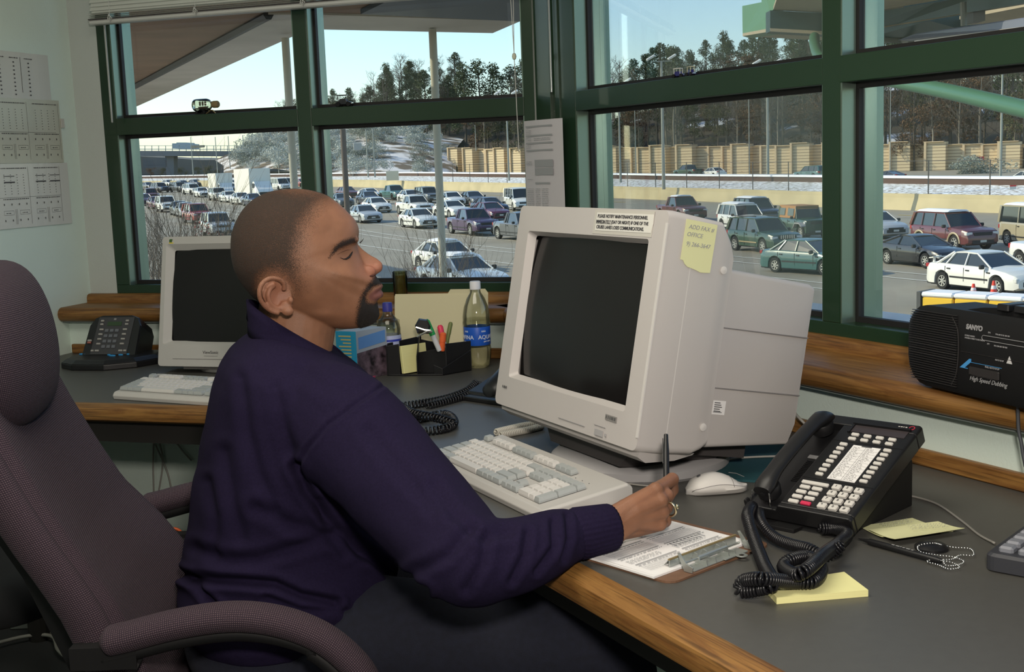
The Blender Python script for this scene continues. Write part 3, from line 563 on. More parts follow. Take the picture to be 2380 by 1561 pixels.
MB().box((.039, .0355, .0172), (.193, .0385, .0192)).build('clip_jaw', mat('brass_edge', (.35, .27, .13), .4, metal=.5), cb)
pp = empty('form_paper', V(P1.x, P1.y, .7537), yawc-.02, 'stack of white printed forms on the brown clipboard', 'paper')
b = MB(); b.box((-.004, .028, 0), (.212, .307, .003)); b.add([(.0, .03, .0032), (.205, .03, .0032), (.205, .31, .0045), (.0, .31, .0045)], [(0, 1, 2, 3)]); b.build('sheet', M_PAPER, pp)
b = MB(); R_ = random.Random(5); z = .0049
def blk(x0, x1, y0, y1, rows_, cols_):
    for k in range(rows_+1): rect(b, x0, y0+(y1-y0)*k/rows_, x1, y0+(y1-y0)*k/rows_+.0004, z)
    for k in range(cols_+1): rect(b, x0+(x1-x0)*k/cols_, y0, x0+(x1-x0)*k/cols_+.0004, y1, z)
for x0, x1 in ((.012, .1), (.112, .196)):
    for y0 in (.05, .085, .12, .16, .2, .24):
        rect(b, x0, y0+.026, x1, y0+.0285, z); lines(b, x0, x1, y0+.02, .002, z, rnd=R_)
        if y0 in (.05, .12, .2): blk(x0, x1, y0-.004, y0+.016, 6, 14)
        else:
            for q in range(4): lines(b, x0, x1-.02, y0+.0035*q, .0013, z, rnd=R_)
for q in range(9): rect(b, .118+.008*q, .092, .120+.008*q, .108, z); 
b.build('printing', M_INKL, pp)
# ---------------------------------------------------------------- sticky pad, loose notes, pen on chain, calculator
def quadpad(name, cs, z0, h, m, label, cat, curl=0.0):
    vs = []; N = 8
    for j in range(N+1):
        for i in range(N+1):
            u, v = i/N, j/N; p = (cs[0]*(1-u)+cs[1]*u)*(1-v)+(cs[3]*(1-u)+cs[2]*u)*v
            zz = z0+h+curl*(u**3*.8+(1-v)**3*.2 if curl > 0 else abs(curl)*0)
            vs.append((p.x, p.y, zz))
    mb = MB(); F = [(j*(N+1)+i, j*(N+1)+i+1, (j+1)*(N+1)+i+1, (j+1)*(N+1)+i) for j in range(N) for i in range(N)]; mb.add(vs, F)
    o = len(vs); mb.add([(x, y, z-h if curl == 0 else z-.0006) for x, y, z in vs], [f[::-1] for f in F])
    rim = [i for i in range(N+1)]+[j*(N+1)+N for j in range(1, N+1)]+[N*(N+1)+i for i in range(N-1, -1, -1)]+[j*(N+1) for j in range(N-1, 0, -1)]
    for a, c_ in zip(rim, rim[1:]+rim[:1]): mb.f.append((a, c_, c_+o, a+o))
    return tag(mb.build(name, m), label, cat)
quadpad('sticky_note_pad', [onz(1805, 1404, .75), onz(2018, 1386, .75), onz(1962, 1343, .75), onz(1776, 1372, .75)], .7502, .009, mat('pad_yellow', (.80, .77, .36), .8, stretch=(1, 1, 60), var=.05, vscale=14), 'thick yellow sticky pad on the bare desk under the cord loop', 'notepad')
nt1 = quadpad('sticky_note', [onz(1997, 1222, .752), onz(2050, 1252, .752), onz(2215, 1238, .752), onz(2120, 1195, .757)], .7503, .0012, M_YEL2, 'lower of two loose yellow notes beside the large phone', 'note', .004)
nt2 = quadpad('sticky_note', [onz(2020, 1229, .757), onz(2080, 1258, .757), onz(2242, 1222, .763), onz(2180, 1208, .757)], .754, .0012, mat('sticky_bright', (.74, .74, .42), .8), 'upper loose yellow note, its corner curling up, beside the large phone', 'note', .006)
for s, q, a, z, par_ in (('2 EA 3 W/ 4\n  lane 4 day', (2110, 1222), .10, .7600, nt2), ('Mr. Carter\n  x 2285', (2045, 1218), .42, .7568, nt1)):
    p = onz(q[0], q[1], z); b = MB(); R_ = random.Random(int(z*1e4))
    for k in range(3):
        x = 0
        while x < .055:
            h = R_.uniform(.003, .0055); w__ = R_.uniform(.0015, .004); y = -.008*k; b.add([(x, y, 0), (x+.0006, y, 0), (x+w__+.0006, y+h, 0), (x+w__, y+h, 0)], [(0, 1, 2, 3)]); b.add([(x+w__, y+h, 0), (x+w__+.0005, y+h, 0), (x+w__*1.4, y+h*.2, 0), (x+w__*1.4-.0005, y+h*.2, 0)], [(0, 1, 2, 3)]); x += w__+R_.uniform(.001, .004)
    b.build('handwriting', M_BLUEINK, par_, loc=(p.x, p.y, z), rot=(0, 0, a))
cp = empty('counter_pen', onz(1995, 1250, .757), 0, 'black counter pen with ball chain lying right of the phone', 'pen'); a = onz(1995, 1251, .756); c = onz(2187, 1302, .757); L = (c-a).length
cp.location = a; cp.rotation_euler = (0, 0, math.atan2(c.y-a.y, c.x-a.x)); RY = Matrix.Rotation(PI/2, 4, 'Y')
b = MB(); b.lathe([(.0006, 0), (.0034, .018), (.0048, .021), (.0048, L*.95), (.0036, L)], 14, RY); b.build('barrel', M_BLK, cp, smooth=True, angle=30)
b = MB(); lines(b, L*.42, L*.68, -.0016, .0030, .00505, rnd=random.Random(12)); b.build('lettering', mat('worn_print', (.35, .35, .35), .6), cp)
b = MB(); pts = [c, onz(2215, 1308, .754), onz(2230, 1318, .754), onz(2205, 1322, .754), onz(2180, 1312, .754), onz(2155, 1305, .754), onz(2170, 1300, .755), onz(2210, 1300, .755), onz(2232, 1290, .754), onz(2262, 1290, .754), onz(2255, 1275, .754), onz(2220, 1272, .754), onz(2195, 1268, .756), onz(2170, 1262, .765), onz(2135, 1268, .762), onz(2140, 1282, .76), onz(2180, 1290, .755), onz(2215, 1294, .754), onz(2240, 1304, .754), onz(2228, 1312, .754), onz(2200, 1314, .756), onz(2190, 1300, .76)]
sph = [(0.0001, -.0015), (.0011, -.001), (.0015, 0), (.0011, .001), (.0001, .0015)]
for p in resample(spline(pts, 8), .0040): b.lathe(sph, 6, Matrix.Translation(p))
ch = b.build('ball_chain', M_CHROME, None, smooth=True, angle=180); tag(ch, 'silver ball chain coiled loosely at the end of the black pen', 'chain')
b = MB(); p = onz(2165, 1275, .75); b.lathe([(.0, 0), (.024, 0), (.024, .004), (.018, .008), (.006, .0095), (.0, .0095)], 28, Matrix.Translation((p.x, p.y, .7502))); tag(b.build('round_pen_holder', M_BLK, smooth=True, angle=40), 'round black base of the chained counter pen', 'pen holder')
q = onz(2280, 1282, .75); cl = empty('calculator', V(q.x+.050, q.y+.006, .7502), -.776+.06, 'dark grey calculator with a red key at the right picture edge', 'calculator')
CT = Matrix.Rotation(.10, 4, 'X') @ Matrix.Translation((0, 0, .006))
b = MB(); b.loft([[(x, y, z) for x, y in rrect(-.002, 0, .15, .22, .014)] for z in (-.004, .016)] + [[(x, y, .020) for x, y in rrect(.002, .004, .146, .216, .012)]], Matrix.Translation((-.0, -.115, .006))); b.build('case', mat('charcoal_case', (.035, .037, .045), .5), cl)
for j in range(5):
    for i in range(5):
        MB().box((.012+.026*i, -.10+.028*j, .020), (.032+.026*i, -.08+.028*j, .034), bev=.003).build('key', M_RED if (i == 0 and j == 4) else mat('calc_key_grey', (.20, .21, .24), .5), cl)
# ---------------------------------------------------------------- desk corner group
def bottle(name, p, prof, label, m):
    e = empty(name, p, 0, label, 'bottle'); MB().lathe(prof, 32).build('bottle', m, e, smooth=True, angle=60).name = 'plastic_body'; return e
M_PET = glass_mat('clear_plastic', (.93, .94, .90), .10, .05)
M_WAT = glass_mat('water', (.95, .95, .90), .05)
p = onz(1112, 853, .75); aq = bottle('water_bottle', V(p.x, p.y, .7505), [(.001, .004), (.018, .002), (.026, .0), (.032, .006), (.036, .02), (.0385, .035), (.039, .055), (.0385, .06), (.0375, .066), (.0375, .12), (.0395, .126), (.040, .132), (.0385, .138), (.039, .15), (.035, .175), (.026, .200), (.016, .216), (.0145, .222), (.0145, .232)], 'half-full clear water bottle with blue label and white cap by the monitor', M_PET)
MB().lathe([(.001, .006), (.025, .004), (.031, .01), (.035, .022), (.037, .04), (.037, .062), (.0365, .066), (.0365, .118), (.038, .13), (.0365, .142), (.001, .142)], 32).build('water', M_WAT, aq, smooth=True)
MB().lathe([(.0382, .067), (.0386, .068), (.0386, .119), (.0382, .12)], 40, cap=False).build('label', mat('label_blue', (.015, .10, .52), .4), aq, smooth=True)
MB().lathe([(.001, .249), (.014, .249), (.0155, .247), (.0158, .226), (.0145, .225)], 24).build('cap', mat('cap_white', (.75, .75, .78), .5), aq, smooth=True, angle=40)
def wraptext(s, size, R, z, a0, m, par, nm='lettering'):
    o = text(nm, s, size, m, par, (0, 0, 0), depth=.0002, bold=.0002)
    for v in o.data.vertices:
        t = a0+v.co.x/R; rr = R+v.co.z; v.co = (rr*math.cos(t), rr*math.sin(t), z+v.co.y)
M_LW = mat('label_white_print', (.7, .75, .85), .5)
wraptext('AQUAFINA', .016, .0389, .086, math.radians(-222), M_LW, aq); wraptext('AQUAFINA', .016, .0389, .086, math.radians(-84), M_LW, aq)
wraptext('pure water', .006, .0389, .077, math.radians(-160), M_LW, aq); wraptext('pure water', .006, .0389, .077, math.radians(-60), M_LW, aq)
b = MB()
for a0 in (-150, -70):
    for k in range(3):
        t = math.radians(a0+k*7); u = math.radians(a0+k*7+7); mm = (t+u)/2; b.add([(.0389*math.cos(t), .0389*math.sin(t), .106), (.0389*math.cos(u), .0389*math.sin(u), .106), (.0389*math.cos(mm), .0389*math.sin(mm), .112)], [(0, 1, 2)])
b.build('emblem', M_LW, aq)
p = V(-.352, 3.475, .7505); b2_ = bottle('water_bottle', p, [(.001, .0), (.03, 0), (.034, .006), (.034, .10), (.035, .105), (.034, .112), (.0345, .125), (.032, .135), (.026, .150), (.017, .162), (.0145, .168), (.0135, .18)], 'small clear water bottle with dark blue cap behind the black organizer', M_PET)
MB().lathe([(.001, .199), (.0125, .199), (.014, .197), (.0145, .174), (.0135, .173)], 24).build('cap', mat('cap_blue', (.03, .03, .24), .5), b2_, smooth=True, angle=40)
MB().lathe([(.001, .003), (.033, .004), (.033, .148), (.02, .155), (.001, .155)], 32).build('water', M_WAT, b2_, smooth=True)
MB().lathe([(.0352, .06), (.0354, .062), (.0354, .105), (.0352, .107)], 32, cap=False).build('label', mat('label_white_blue', (.45, .5, .75), .5), b2_, smooth=True)
MB().lathe([(.0358, .09), (.0358, .096)], 32, cap=False).build('label_stripe', mat('label_stripe_blue', (.03, .05, .4), .5), b2_, smooth=True)
# carton
p = onz(833, 884, .75); bx = empty('medicine_carton', V(p.x, p.y, .7505), .0, 'upright blue carton standing left of the white capped small bottle', 'box')
dirA = V(-.060, .03, 0); dirB = V(.075, .085, 0)
b = MB(); q = [V(0, 0, 0), dirB, dirA+dirB, dirA]; b.prism([tuple(v.xy) for v in q], 0, .136); b.build('carton_body', mat('carton_white', (.35, .40, .46), .5), bx)
b = MB(); nA = V(-.4472, -.8944, 0)*.0006; b.add([nA+V(0, 0, .035), nA+dirA+V(0, 0, .035), nA+dirA+V(0, 0, .136), nA+V(0, 0, .136)], [(0, 1, 2, 3)]); b.build('blue_panel', mat('carton_blue', (.015, .28, .50), .5), bx)
nB = V(.75, -.66, 0)*.0006; b = MB(); b.add([nB+V(0, 0, .0), nB+dirB+V(0, 0, 0), nB+dirB+V(0, 0, .085), nB+V(0, 0, .075)], [(0, 1, 2, 3)]); b.build('picture_panel', mat('carton_picture', (.10, .07, .09), .5, var=.9, vscale=40), bx)
b = MB(); b.add([nB+dirB*.06+V(0, 0, .085), nB+dirB*.95+V(0, 0, .095), nB+dirB*.95+V(0, 0, .128), nB+dirB*.06+V(0, 0, .118)], [(0, 1, 2, 3)]); b.build('blue_panel', mat('carton_blue2', (.12, .28, .6), .5), bx)
b = MB()
for k in range(9): z = .12-.0095*k; b.add([nA*2+dirA*.25+V(0, 0, z), nA*2+dirA*(.85-.1*(k % 3))+V(0, 0, z), nA*2+dirA*(.85-.1*(k % 3))+V(0, 0, z+.004), nA*2+dirA*.25+V(0, 0, z+.004)], [(0, 1, 2, 3)])
b.build('printing', mat('carton_print', (.5, .45, .2), .6), bx)
p = onz(884, 868, .75); e = empty('pill_bottle', V(p.x, p.y, .7505), 0, 'tiny white bottle with pale cap in front of the organizer', 'bottle')
MB().lathe([(.001, 0), (.0115, 0), (.0125, .002), (.0125, .033), (.009, .04), (.001, .04)], 20).build('plastic_body', mat('bottle_white', (.66, .66, .64), .5), e, smooth=True, angle=40); MB().lathe([(.0085, .039), (.009, .04), (.0078, .066), (.001, .067)], 20).build('cap', mat('cap_white', (.75, .75, .78), .5), e, smooth=True, angle=40)
MB().lathe([(.0128, .01), (.0128, .03)], 20, cap=False).build('label', mat('label_pale_green', (.45, .5, .38), .6), e, smooth=True)
a, c = onz(846, 893, .756), onz(872, 874, .756); b = MB(); b.tube([a, a.lerp(c, .15), a.lerp(c, .85), c], [.002, .0045, .0045, .002], 8); tag(b.build('marker_pen', mat('pink_pen', (.45, .06, .12), .4), smooth=True), 'pink-red pen lying on the desk at the man\'s collar', 'pen')
# organizer
og = empty('desk_organizer', V(-.352, 3.40, .7505), .0, 'black plastic desk organizer holding pens and a yellow note cube', 'organizer')
b = MB(); t = .0025
b.prism([(0, 0), (.155, -.03), (.235, .04), (.09, .11), (.0, .03)], 0, .004)
for (x0, y0, x1, y1, ha, hb) in ((0, 0, .0, .03, .085, .085), (0, .0, .035, -.006, .085, .09), (.0, .03, .09, .11, .088, .095), (.13, -.022, .155, -.03, .03, .02), (.155, -.03, .235, .04, .02, .06), (.085, -.015, .09, .055, .055, .112), (.085, .02, .165, .0, .06, .075), (.235, .04, .09, .11, .06, .085), (.155, -.03, .165, .03, .018, .018), (.165, .0, .235, .04, .085, .085)):
    d = V(x1-x0, y1-y0, 0); nrm = V(-d.y, d.x, 0).normalized()*t
    b.add([(x0, y0, 0), (x1, y1, 0), (x1+nrm.x, y1+nrm.y, 0), (x0+nrm.x, y0+nrm.y, 0), (x0, y0, ha), (x1, y1, hb), (x1+nrm.x, y1+nrm.y, hb), (x0+nrm.x, y0+nrm.y, ha)], [(0,3,2,1),(4,5,6,7),(0,1,5,4),(1,2,6,5),(2,3,7,6),(3,0,4,7)])
b.build('tray', M_BLK, og, bevel=.001)
e = empty('note_cube', V(-.305, 3.385, .757), math.radians(32), 'block of pale yellow notes standing in the black organizer', 'notepad', rot=(0, .0, math.radians(38)))
MB().box((-.012, .0, .0), (.0, .085, .078), bev=.001).build('paper_block', mat('pad_yellow', (.80, .77, .36), .8), e); e.rotation_euler = (0, math.radians(-7), math.radians(-50))
def marker(name, a, c, r, m1, m2, label, lab2=None):
    d = (c-a); e = empty(name, a, 0, label, 'pen'); e.rotation_euler = d.to_track_quat('Z', 'Y').to_euler(); L = d.length
    MB().lathe([(.001, 0), (r*.9, 0), (r, .003), (r, L*.55), (.001, L*.55)], 14).build('barrel', m1, e, smooth=True, angle=40); MB().lathe([(r*1.12, L*.5), (r*1.12, L*.93), (r*.6, L), (.001, L)], 14).build('cap', m2, e, smooth=True, angle=40)
MWH = mat('marker_white', (.62, .64, .66), .4); MGR = mat('marker_green', (.01, .30, .06), .35); MPK = mat('marker_pink', (.75, .04, .10), .35); MOR = mat('marker_orange', (.80, .14, .04), .35); MOL = mat('pen_olive', (.15, .18, .05), .4)
marker('marker', onY(1022, 815, 3.37), onY(990, 742, 3.37), .0075, MWH, MGR, 'green capped white marker leaning left in the organizer')
marker('marker', onY(1035, 815, 3.41), onY(1022, 755, 3.42), .0075, MWH, MPK, 'pink marker standing upright in the organizer')
marker('marker', onY(1027, 815, 3.375), onY(1030, 772, 3.375), .0085, MOR, MOR, 'orange highlighter standing in front of the pink marker')
marker('pen', onY(1037, 805, 3.44), onY(1048, 748, 3.45), .0055, MOL, MOL, 'olive green pen at the right of the organizer')
# staple remover
sr = empty('staple_remover', onY(985, 770, 3.36), 0, 'black and chrome staple remover propped at the top of the organizer', 'staple remover')
b = MB(); b.loft([[(x*k, y, z*k+zz) for x, z in ((-.018, -.018), (.014, -.02), (.02, .0), (.012, .02), (-.012, .024), (-.024, .004))] for y, k, zz in ((-.012, .75, .016), (0, 1, .013), (.016, .9, .010))]); b.build('grip', M_BLK, sr, smooth=True)
b = MB(); b.tube([V(-.020, -.014, .014), V(.004, -.018, .006), V(.02, -.016, .004)], .0032, 6); b.tube([V(-.018, -.014, -.012), V(.002, -.018, -.002), V(.012, -.016, .003)], .0032, 6); b.tube([V(.012, -.016, .003), V(.024, -.014, .0)], .0045, 6); b.build('jaw', M_CHROME, sr, smooth=True)
# manila folder against the wall
fo = empty('file_folder', V(-.33, 3.55, .75), 0, 'manila file folder standing upright behind the organizer and bottle', 'folder')
f0, f1 = onY(917, 682, 3.60)-V(-.33, 3.55, .75), onY(1133, 670, 3.54)-V(-.33, 3.55, .75)
fd = V(f1.x-f0.x, f1.y-f0.y, 0); fn = V(-fd.y, fd.x, 0).normalized(); ft = .214
def folder(mb, off, tab, h):
    A = V(f0.x, f0.y, 0)+fn*off; P_ = [A+V(0, 0, .001)-fn*.03, A+fd-fn*.03+V(0, 0, .001), A+fd+V(0, 0, h)]
    if tab: P_ += [A+fd*.97+V(0, 0, h+.012), A+fd*.60+V(0, 0, h+.012), A+fd*.57+V(0, 0, h)]
    P_ += [A+V(0, 0, h)]
    n_ = len(P_); mb.add([tuple(p) for p in P_]+[tuple(p+fn*.0008) for p in P_], [tuple(range(n_))[::-1], tuple(range(n_, 2*n_))]+[(i, (i+1) % n_, n_+(i+1) % n_, n_+i) for i in range(n_)])
M_MAN = mat('manila', (.62, .57, .37), .7, bump=.05, bscale=500)
b = MB(); folder(b, 0, False, .205); b.build('front_cover', M_MAN, fo); b = MB(); folder(b, .006, True, .209); b.build('back_cover', M_MAN, fo)
# small dark phone behind monitor with its coiled cord
p = onz(1138, 935, .75); dp = empty('telephone', V(p.x, p.y, .7505), -.75, 'black telephone mostly hidden behind the large monitor', 'phone')
b = MB(); b.loft([[(x, y, z) for x, y in rrect(-.10, -.02, .08, .17, .02)] for z in (0, .012)]); b.loft([[(x, y, 0) for x, y in ((-.09, .0), (.075, .0), (.075, .16), (-.09, .16))], [(-.085, .01, .018), (.07, .01, .018), (.07, .155, .060), (-.085, .155, .060)]]); b.build('base', M_BLK, dp, bevel=.003)
b = MB(); b.loft([[(.03+ .024*math.cos(a)*k, y, zc+.015*k*math.sin(a)) for a in [2*PI*i/14 for i in range(14)]] for y, zc, k in ((-.035, .030, .6), (-.03, .036, 1.0), (-.005, .050, 1.2), (.03, .075, 1.0), (.09, .095, 1.0), (.15, .085, 1.2), (.17, .07, .8))]); b.build('handset', M_BLK, dp, smooth=True)
pts = [onz(1108, 888, .775), onz(1085, 908, .765), onz(1040, 925, .76), onz(985, 936, .76), onz(925, 944, .76), onz(870, 948, .76), onz(905, 965, .765), onz(960, 975, .76), onz(1030, 962, .76), onz(1055, 978, .76), onz(1035, 995, .76), onz(960, 1003, .76), onz(910, 990, .76), onz(900, 962, .77), onz(925, 942, .778), onz(960, 960, .775), onz(1020, 972, .772), onz(1060, 985, .765)]
c = coil(spline(pts, 10), .0085, .0024, .0095, 6, 12).build('coiled_cord', M_CORD, None, smooth=True, angle=180); tag(c, 'tangled black coiled cord on the desk beyond the man\'s chest', 'cord')
pts = [onz(1118, 892, .765), onz(1090, 915, .760), onz(1045, 932, .756), onz(990, 945, .757)]
c = coil(spline(pts, 10), .0085, .0022, .0095, 6, 12).build('coiled_cord', M_CORD, None, smooth=True, angle=180); tag(c, 'short lower strand of black coiled cord leading to the hidden telephone', 'cord')
# glass tumbler on the shelf
p = WL(.34, .075, .9085); q = onplane(932, 690, WL(0, .07, 0), oL); e = empty('candle_glass', V(q.x, q.y, .9085), 0, 'small olive-gold glass standing on the window shelf behind the folder', 'glass')
MB().lathe([(.001, 0), (.020, 0), (.021, .002), (.0235, .10), (.0225, .10), (.020, .006), (.001, .006)], 28).build('tumbler', glass_mat('smoked_glass', (.72, .70, .50), .15), e, smooth=True, angle=60)
MB().lathe([(.001, .007), (.0145, .007), (.016, .088), (.001, .09)], 28).build('candle', mat('olive_wax', (.26, .22, .05), .4), e, smooth=True, angle=60)
# ---------------------------------------------------------------- radio cassette on right shelf
ra = math.radians(20); rX = V(math.sin(ra), -math.cos(ra), 0); rY = V(math.cos(ra), math.sin(ra), 0); r0 = V(.76, 2.036, .9085)
rd = empty('radio_cassette', r0, 0, 'black portable radio cassette player on the right window shelf', 'radio'); pose(rd, rX, rY, V(0, 0, 1), r0)
def rsec(y, k, zt): return [(a, y, b_) for a, b_ in rrect(-.153+k, .004+k, .36-k, zt-k, .050)]
b = MB(); b.loft([rsec(0, .008, .146), rsec(.006, 0, .148), rsec(.11, 0, .146), rsec(.125, .012, .142)]); b.box((-.11, .02, 0), (-.08, .1, .01)); b.box((.28, .02, 0), (.31, .1, .01))
b.build('cabinet', M_BLKM, rd, smooth=True, angle=35)
b = MB()
for k in range(30):
    z = .016+.0042*k; dz = abs(z-.076); x0 = -.140+max(0, dz-.032)**1.5*1.6
    th = .0011 if 10 < k < 19 and k % 2 else .0006
    b.box((x0, -.0035, z), (-.0165, .001, z+th*1.6))
b.build('speaker_grille', mat('grille_dark', (.03, .028, .028), .4), rd)
b = MB(); b.tube(spline([V(-.03, -.001, .135), V(-.0165, -.001, .115), V(-.0135, -.001, .08), V(-.018, -.001, .04), V(-.03, -.001, .018)], 6), .0012, 6); b.build('grille_rim', mat('grille_dark', (.03, .028, .028), .4), rd)
M_RP = mat('radio_print', (.32, .32, .33), .5)
def rt(s, size, x, z, m=M_RP, **k): o = text('lettering', s, size, m, rd, (0, 0, 0), **k); o.data.transform(Matrix.Translation((x, -.0006, z)) @ UPR); return o
rt('SANYO', .0115, .004, .119, bold=.0006, shear=.15); rt('STEREO RADIO', .0035, .001, .1065); rt('DOUBLE CASSETTE RECORDER', .0034, .001, .1025); rt('FM', .0042, .056, .117); rt('MHz 88 92 96 100 104', .0034, .073, .1165); rt('AM', .0038, .054, .0985); rt('kHz 530 600 700 900', .0034, .07, .0975)
rt('AUTO STOP', .0036, .073, .0745); rt('FULL AUTO STOP', .0042, .05, .0595); rt('High Speed Dubbing', .0105, .014, .0335, shear=.35)
b = MB(); o1 = [V(x, -.0008, z) for x, z in rrect(.042, .1045, .20, .1125, .0038)]; b.tube(o1, .0005, 4, closed=True); b.build('dial_outline', M_RP, rd)
b = MB(); b.prism([(.099, .0735), (.111, .0735), (.105, .0855)], -.001, 0, ax='y'); b.build('triangle_mark', mat('triangle_white', (.55, .55, .55), .5), rd)
b = MB(); b.prism([(-.010, .0515), (.013, .069), (.017, .069), (.0165, .0635), (.002, .0525), (.009, .0525), (.009, .0515)], -.001, 0, ax='y'); b.box((.014, -.0008, .0632), (.088, 0, .0638)); b.build('blue_arrow', mat('radio_blue', (.06, .28, .60), .5), rd)
b = MB(); b.box((.014, -.004, .042), (.085, .0, .057), bev=.002); b.box((-.008, -.0012, .079), (.36, .0, .0797)); b.build('cassette_window', mat('cassette_smoke', (.022, .02, .02), .25), rd)
b = MB(); b.loft([[(x, y, z) for x, z in ((-.05, .146), (-.02, .1475), (.02, .1545), (.06, .158), (.36, .158), (.36, .146))] for y in (.02, .1)]); b.build('top_handle', M_BLKM, rd, bevel=.002)
for x in (.062, .100, .14, .18): MB().box((x, .01, .154), (x+.026, .06, .166), bev=.002).build('button', M_BLK, rd)
cable('power_cord', [onz(2366, 925, .912)]+[onplane(x, y, WR(0, -.064, 0), oR) for x, y in ((2366, 940), (2366, 960), (2368, 1000), (2374, 1030), (2378, 1055), (2384, 1085))], .0030, mat('grey_power_cord', (.05, .055, .065), .5), 'dark grey power cord hanging over the oak shelf under the radio')
# ---------------------------------------------------------------- things on the transom rail
def rail(W, u, o=.150): return W(u, o, ZT1+.0003)
sb = empty('ship_in_bottle', rail(WL, 1.145, .152), math.atan2(-eL.y, -eL.x), 'glass bottle with tiny ship lying on the window rail', 'ornament')
LB = Matrix.Translation((-.043, 0, .030)) @ RY
MB().lathe([(.001, 0), (.014, .0), (.019, .004), (.0205, .012), (.0205, .048), (.018, .056), (.012, .063), (.0095, .066), (.0095, .077)], 28, LB).build('glass_bottle', glass_mat('pale_bottle_glass', (.84, .85, .76), .18), sb, smooth=True, angle=60)
MB().lathe([(.0, .070), (.0105, .070), (.0115, .074), (.0115, .088), (.009, .092), (.0, .092)], 20, LB).build('cork', mat('cork', (.24, .17, .08), .8), sb, smooth=True, angle=40)
b = MB(); b.box((-.03, -.012, .016), (.01, .012, .02)); b.prism([(-.024, .02), (.006, .02), (.010, .025), (-.028, .025)], -.003, .003, ax='y')
for x in (-.02, -.010, .0): b.cyl((x, 0, .024), (x, 0, .044), .0006, 6); b.box((x-.0035, -.0006, .028), (x+.0035, .0006, .041))
b.build('ship', mat('ship_dark', (.10, .07, .05), .6), sb)
b = MB(); b.box((-.034, -.012, .0), (.0, .012, .003)); b.prism([(-.034, .003), (-.026, .003), (-.022, .012), (-.032, .012)], -.011, .011, ax='y'); b.prism([(-.004, .003), (.002, .003), (.004, .012), (-.006, .012)], -.011, .011, ax='y'); b.build('stand', M_BLKM, sb)
b = MB(); b.tube([V(.0, 0, .001), V(.018, 0, .012), V(.026, 0, .011), V(.036, 0, .001)], .0022, 6); b.build('easel', mat('brass', (.35, .28, .14), .4, metal=.7), sb)
def toy(p, yaw, label, col, s=1.0, canopy=None):
    e = empty('toy_car', p, yaw, label, 'toy car'); mc = mat('toy_'+col[0], col[1], .3)
    b = MB(); b.loft([[(x*s, y*s, z*s) for x, z in ((-.028, .007), (.03, .007), (.03, .013), (.016, .017), (.012, .016), (.008, .026), (-.012, .026), (-.018, .017), (-.028, .014))] for y in (-.009, .009)]); b.build('body', mc, e, bevel=.001)
    for x in (-.018, .02):
        for y in (-.0105, .0105): MB().lathe([(.0, -.003), (.007*s, -.003), (.008*s, -.002), (.008*s, .002), (.007*s, .003), (.0, .003)], 16, Matrix.Translation((x*s, y*s, .008*s)) @ Matrix.Rotation(PI/2, 4, 'X')).build('wheel', M_BLKM, e, smooth=True, angle=40)
    b = MB()
    if canopy: b.box((-.02*s, -.010*s, .036*s), (.014*s, .010*s, .039*s)); [b.cyl((x*s, y*s, .016*s), (x*s, y*s, .038*s), .0008, 6) for x in (-.018, .012) for y in (-.008, .008)]; b.build('roof', mat('toy_'+canopy[0], canopy[1], .4), e)
    MB().box((.029*s, -.006*s, .009*s), (.031*s, .006*s, .013*s)).build('bumper', M_CHROME, e)
tyaw = math.atan2(-eL.y, -eL.x); ty2 = math.atan2(eR.y, eR.x)
toy(rail(WL, .646), tyaw, 'black open-topped model car on the left window rail', ('black', (.015, .015, .02)), .95, ('black', (.015, .015, .02)))
toy(rail(WR, .690), ty2+.3, 'dark blue toy car, left of the pair on the right window rail', ('navy', (.02, .02, .12)), .62, ('white', (.6, .6, .55)))
toy(rail(WR, .742), ty2-.2, 'dark blue toy truck with pale box, right of the pair on the window rail', ('navy', (.02, .02, .12)), .62, ('cream', (.5, .48, .33)))
# ---------------------------------------------------------------- papers on walls
M_FILM = mat('laminate_film', (.62, .63, .60), .15)
def sheet(name, d0, d1, z0, z1, label, m, seed, tilt=0, h=-.004):
    """paper on the mint wall; d = distance from corner"""
    o = -oL; e = empty(name, MW(d1, h, z0), 0, label, 'paper'); X_ = oL; Yn = eL  # right = towards the corner
    pose(e, X_, eL, V(0, 0, 1), MW(d1, h, z0)); w_, hh = d1-d0, z1-z0
    b = MB(); N = 10; vs = [(w_*i/N, -.0008*math.sin(i*1.7), hh*j) for j in (0, 1) for i in range(N+1)]; b.add(vs, [(i, i+1, N+2+i, N+1+i) for i in range(N)]); b.build('sheet', m, e, solid=.0006)
    R_ = random.Random(seed); b = MB(); z = .0016
    return e, b, R_, w_, hh
def done(e, b): b.v = [(x, -z-.001, y) for x, y, z in b.v]; b.build('printing', M_INK, e)
e, b, R_, w_, hh = sheet('paper_notice', .125, .40, 1.588, 1.733, 'topmost white printed sheet on the mint wall', M_PAPER2, 1)
for x in (.02, .085, .155):
    lines(b, x, x+.04, hh-.02, .003, rnd=R_)
    for k in range(9): rect(b, x+.015, hh-.034-.0125*k, x+.022, hh-.030-.0125*k)
rect(b, .135, .02, .137, hh-.015); done(e, b)
e, b, R_, w_, hh = sheet('paper_notice', .088, .41, 1.386, 1.589, 'middle cream laminated sheet of lane diagrams on the mint wall', mat('cream_paper', (.52, .53, .44), .35), 2)
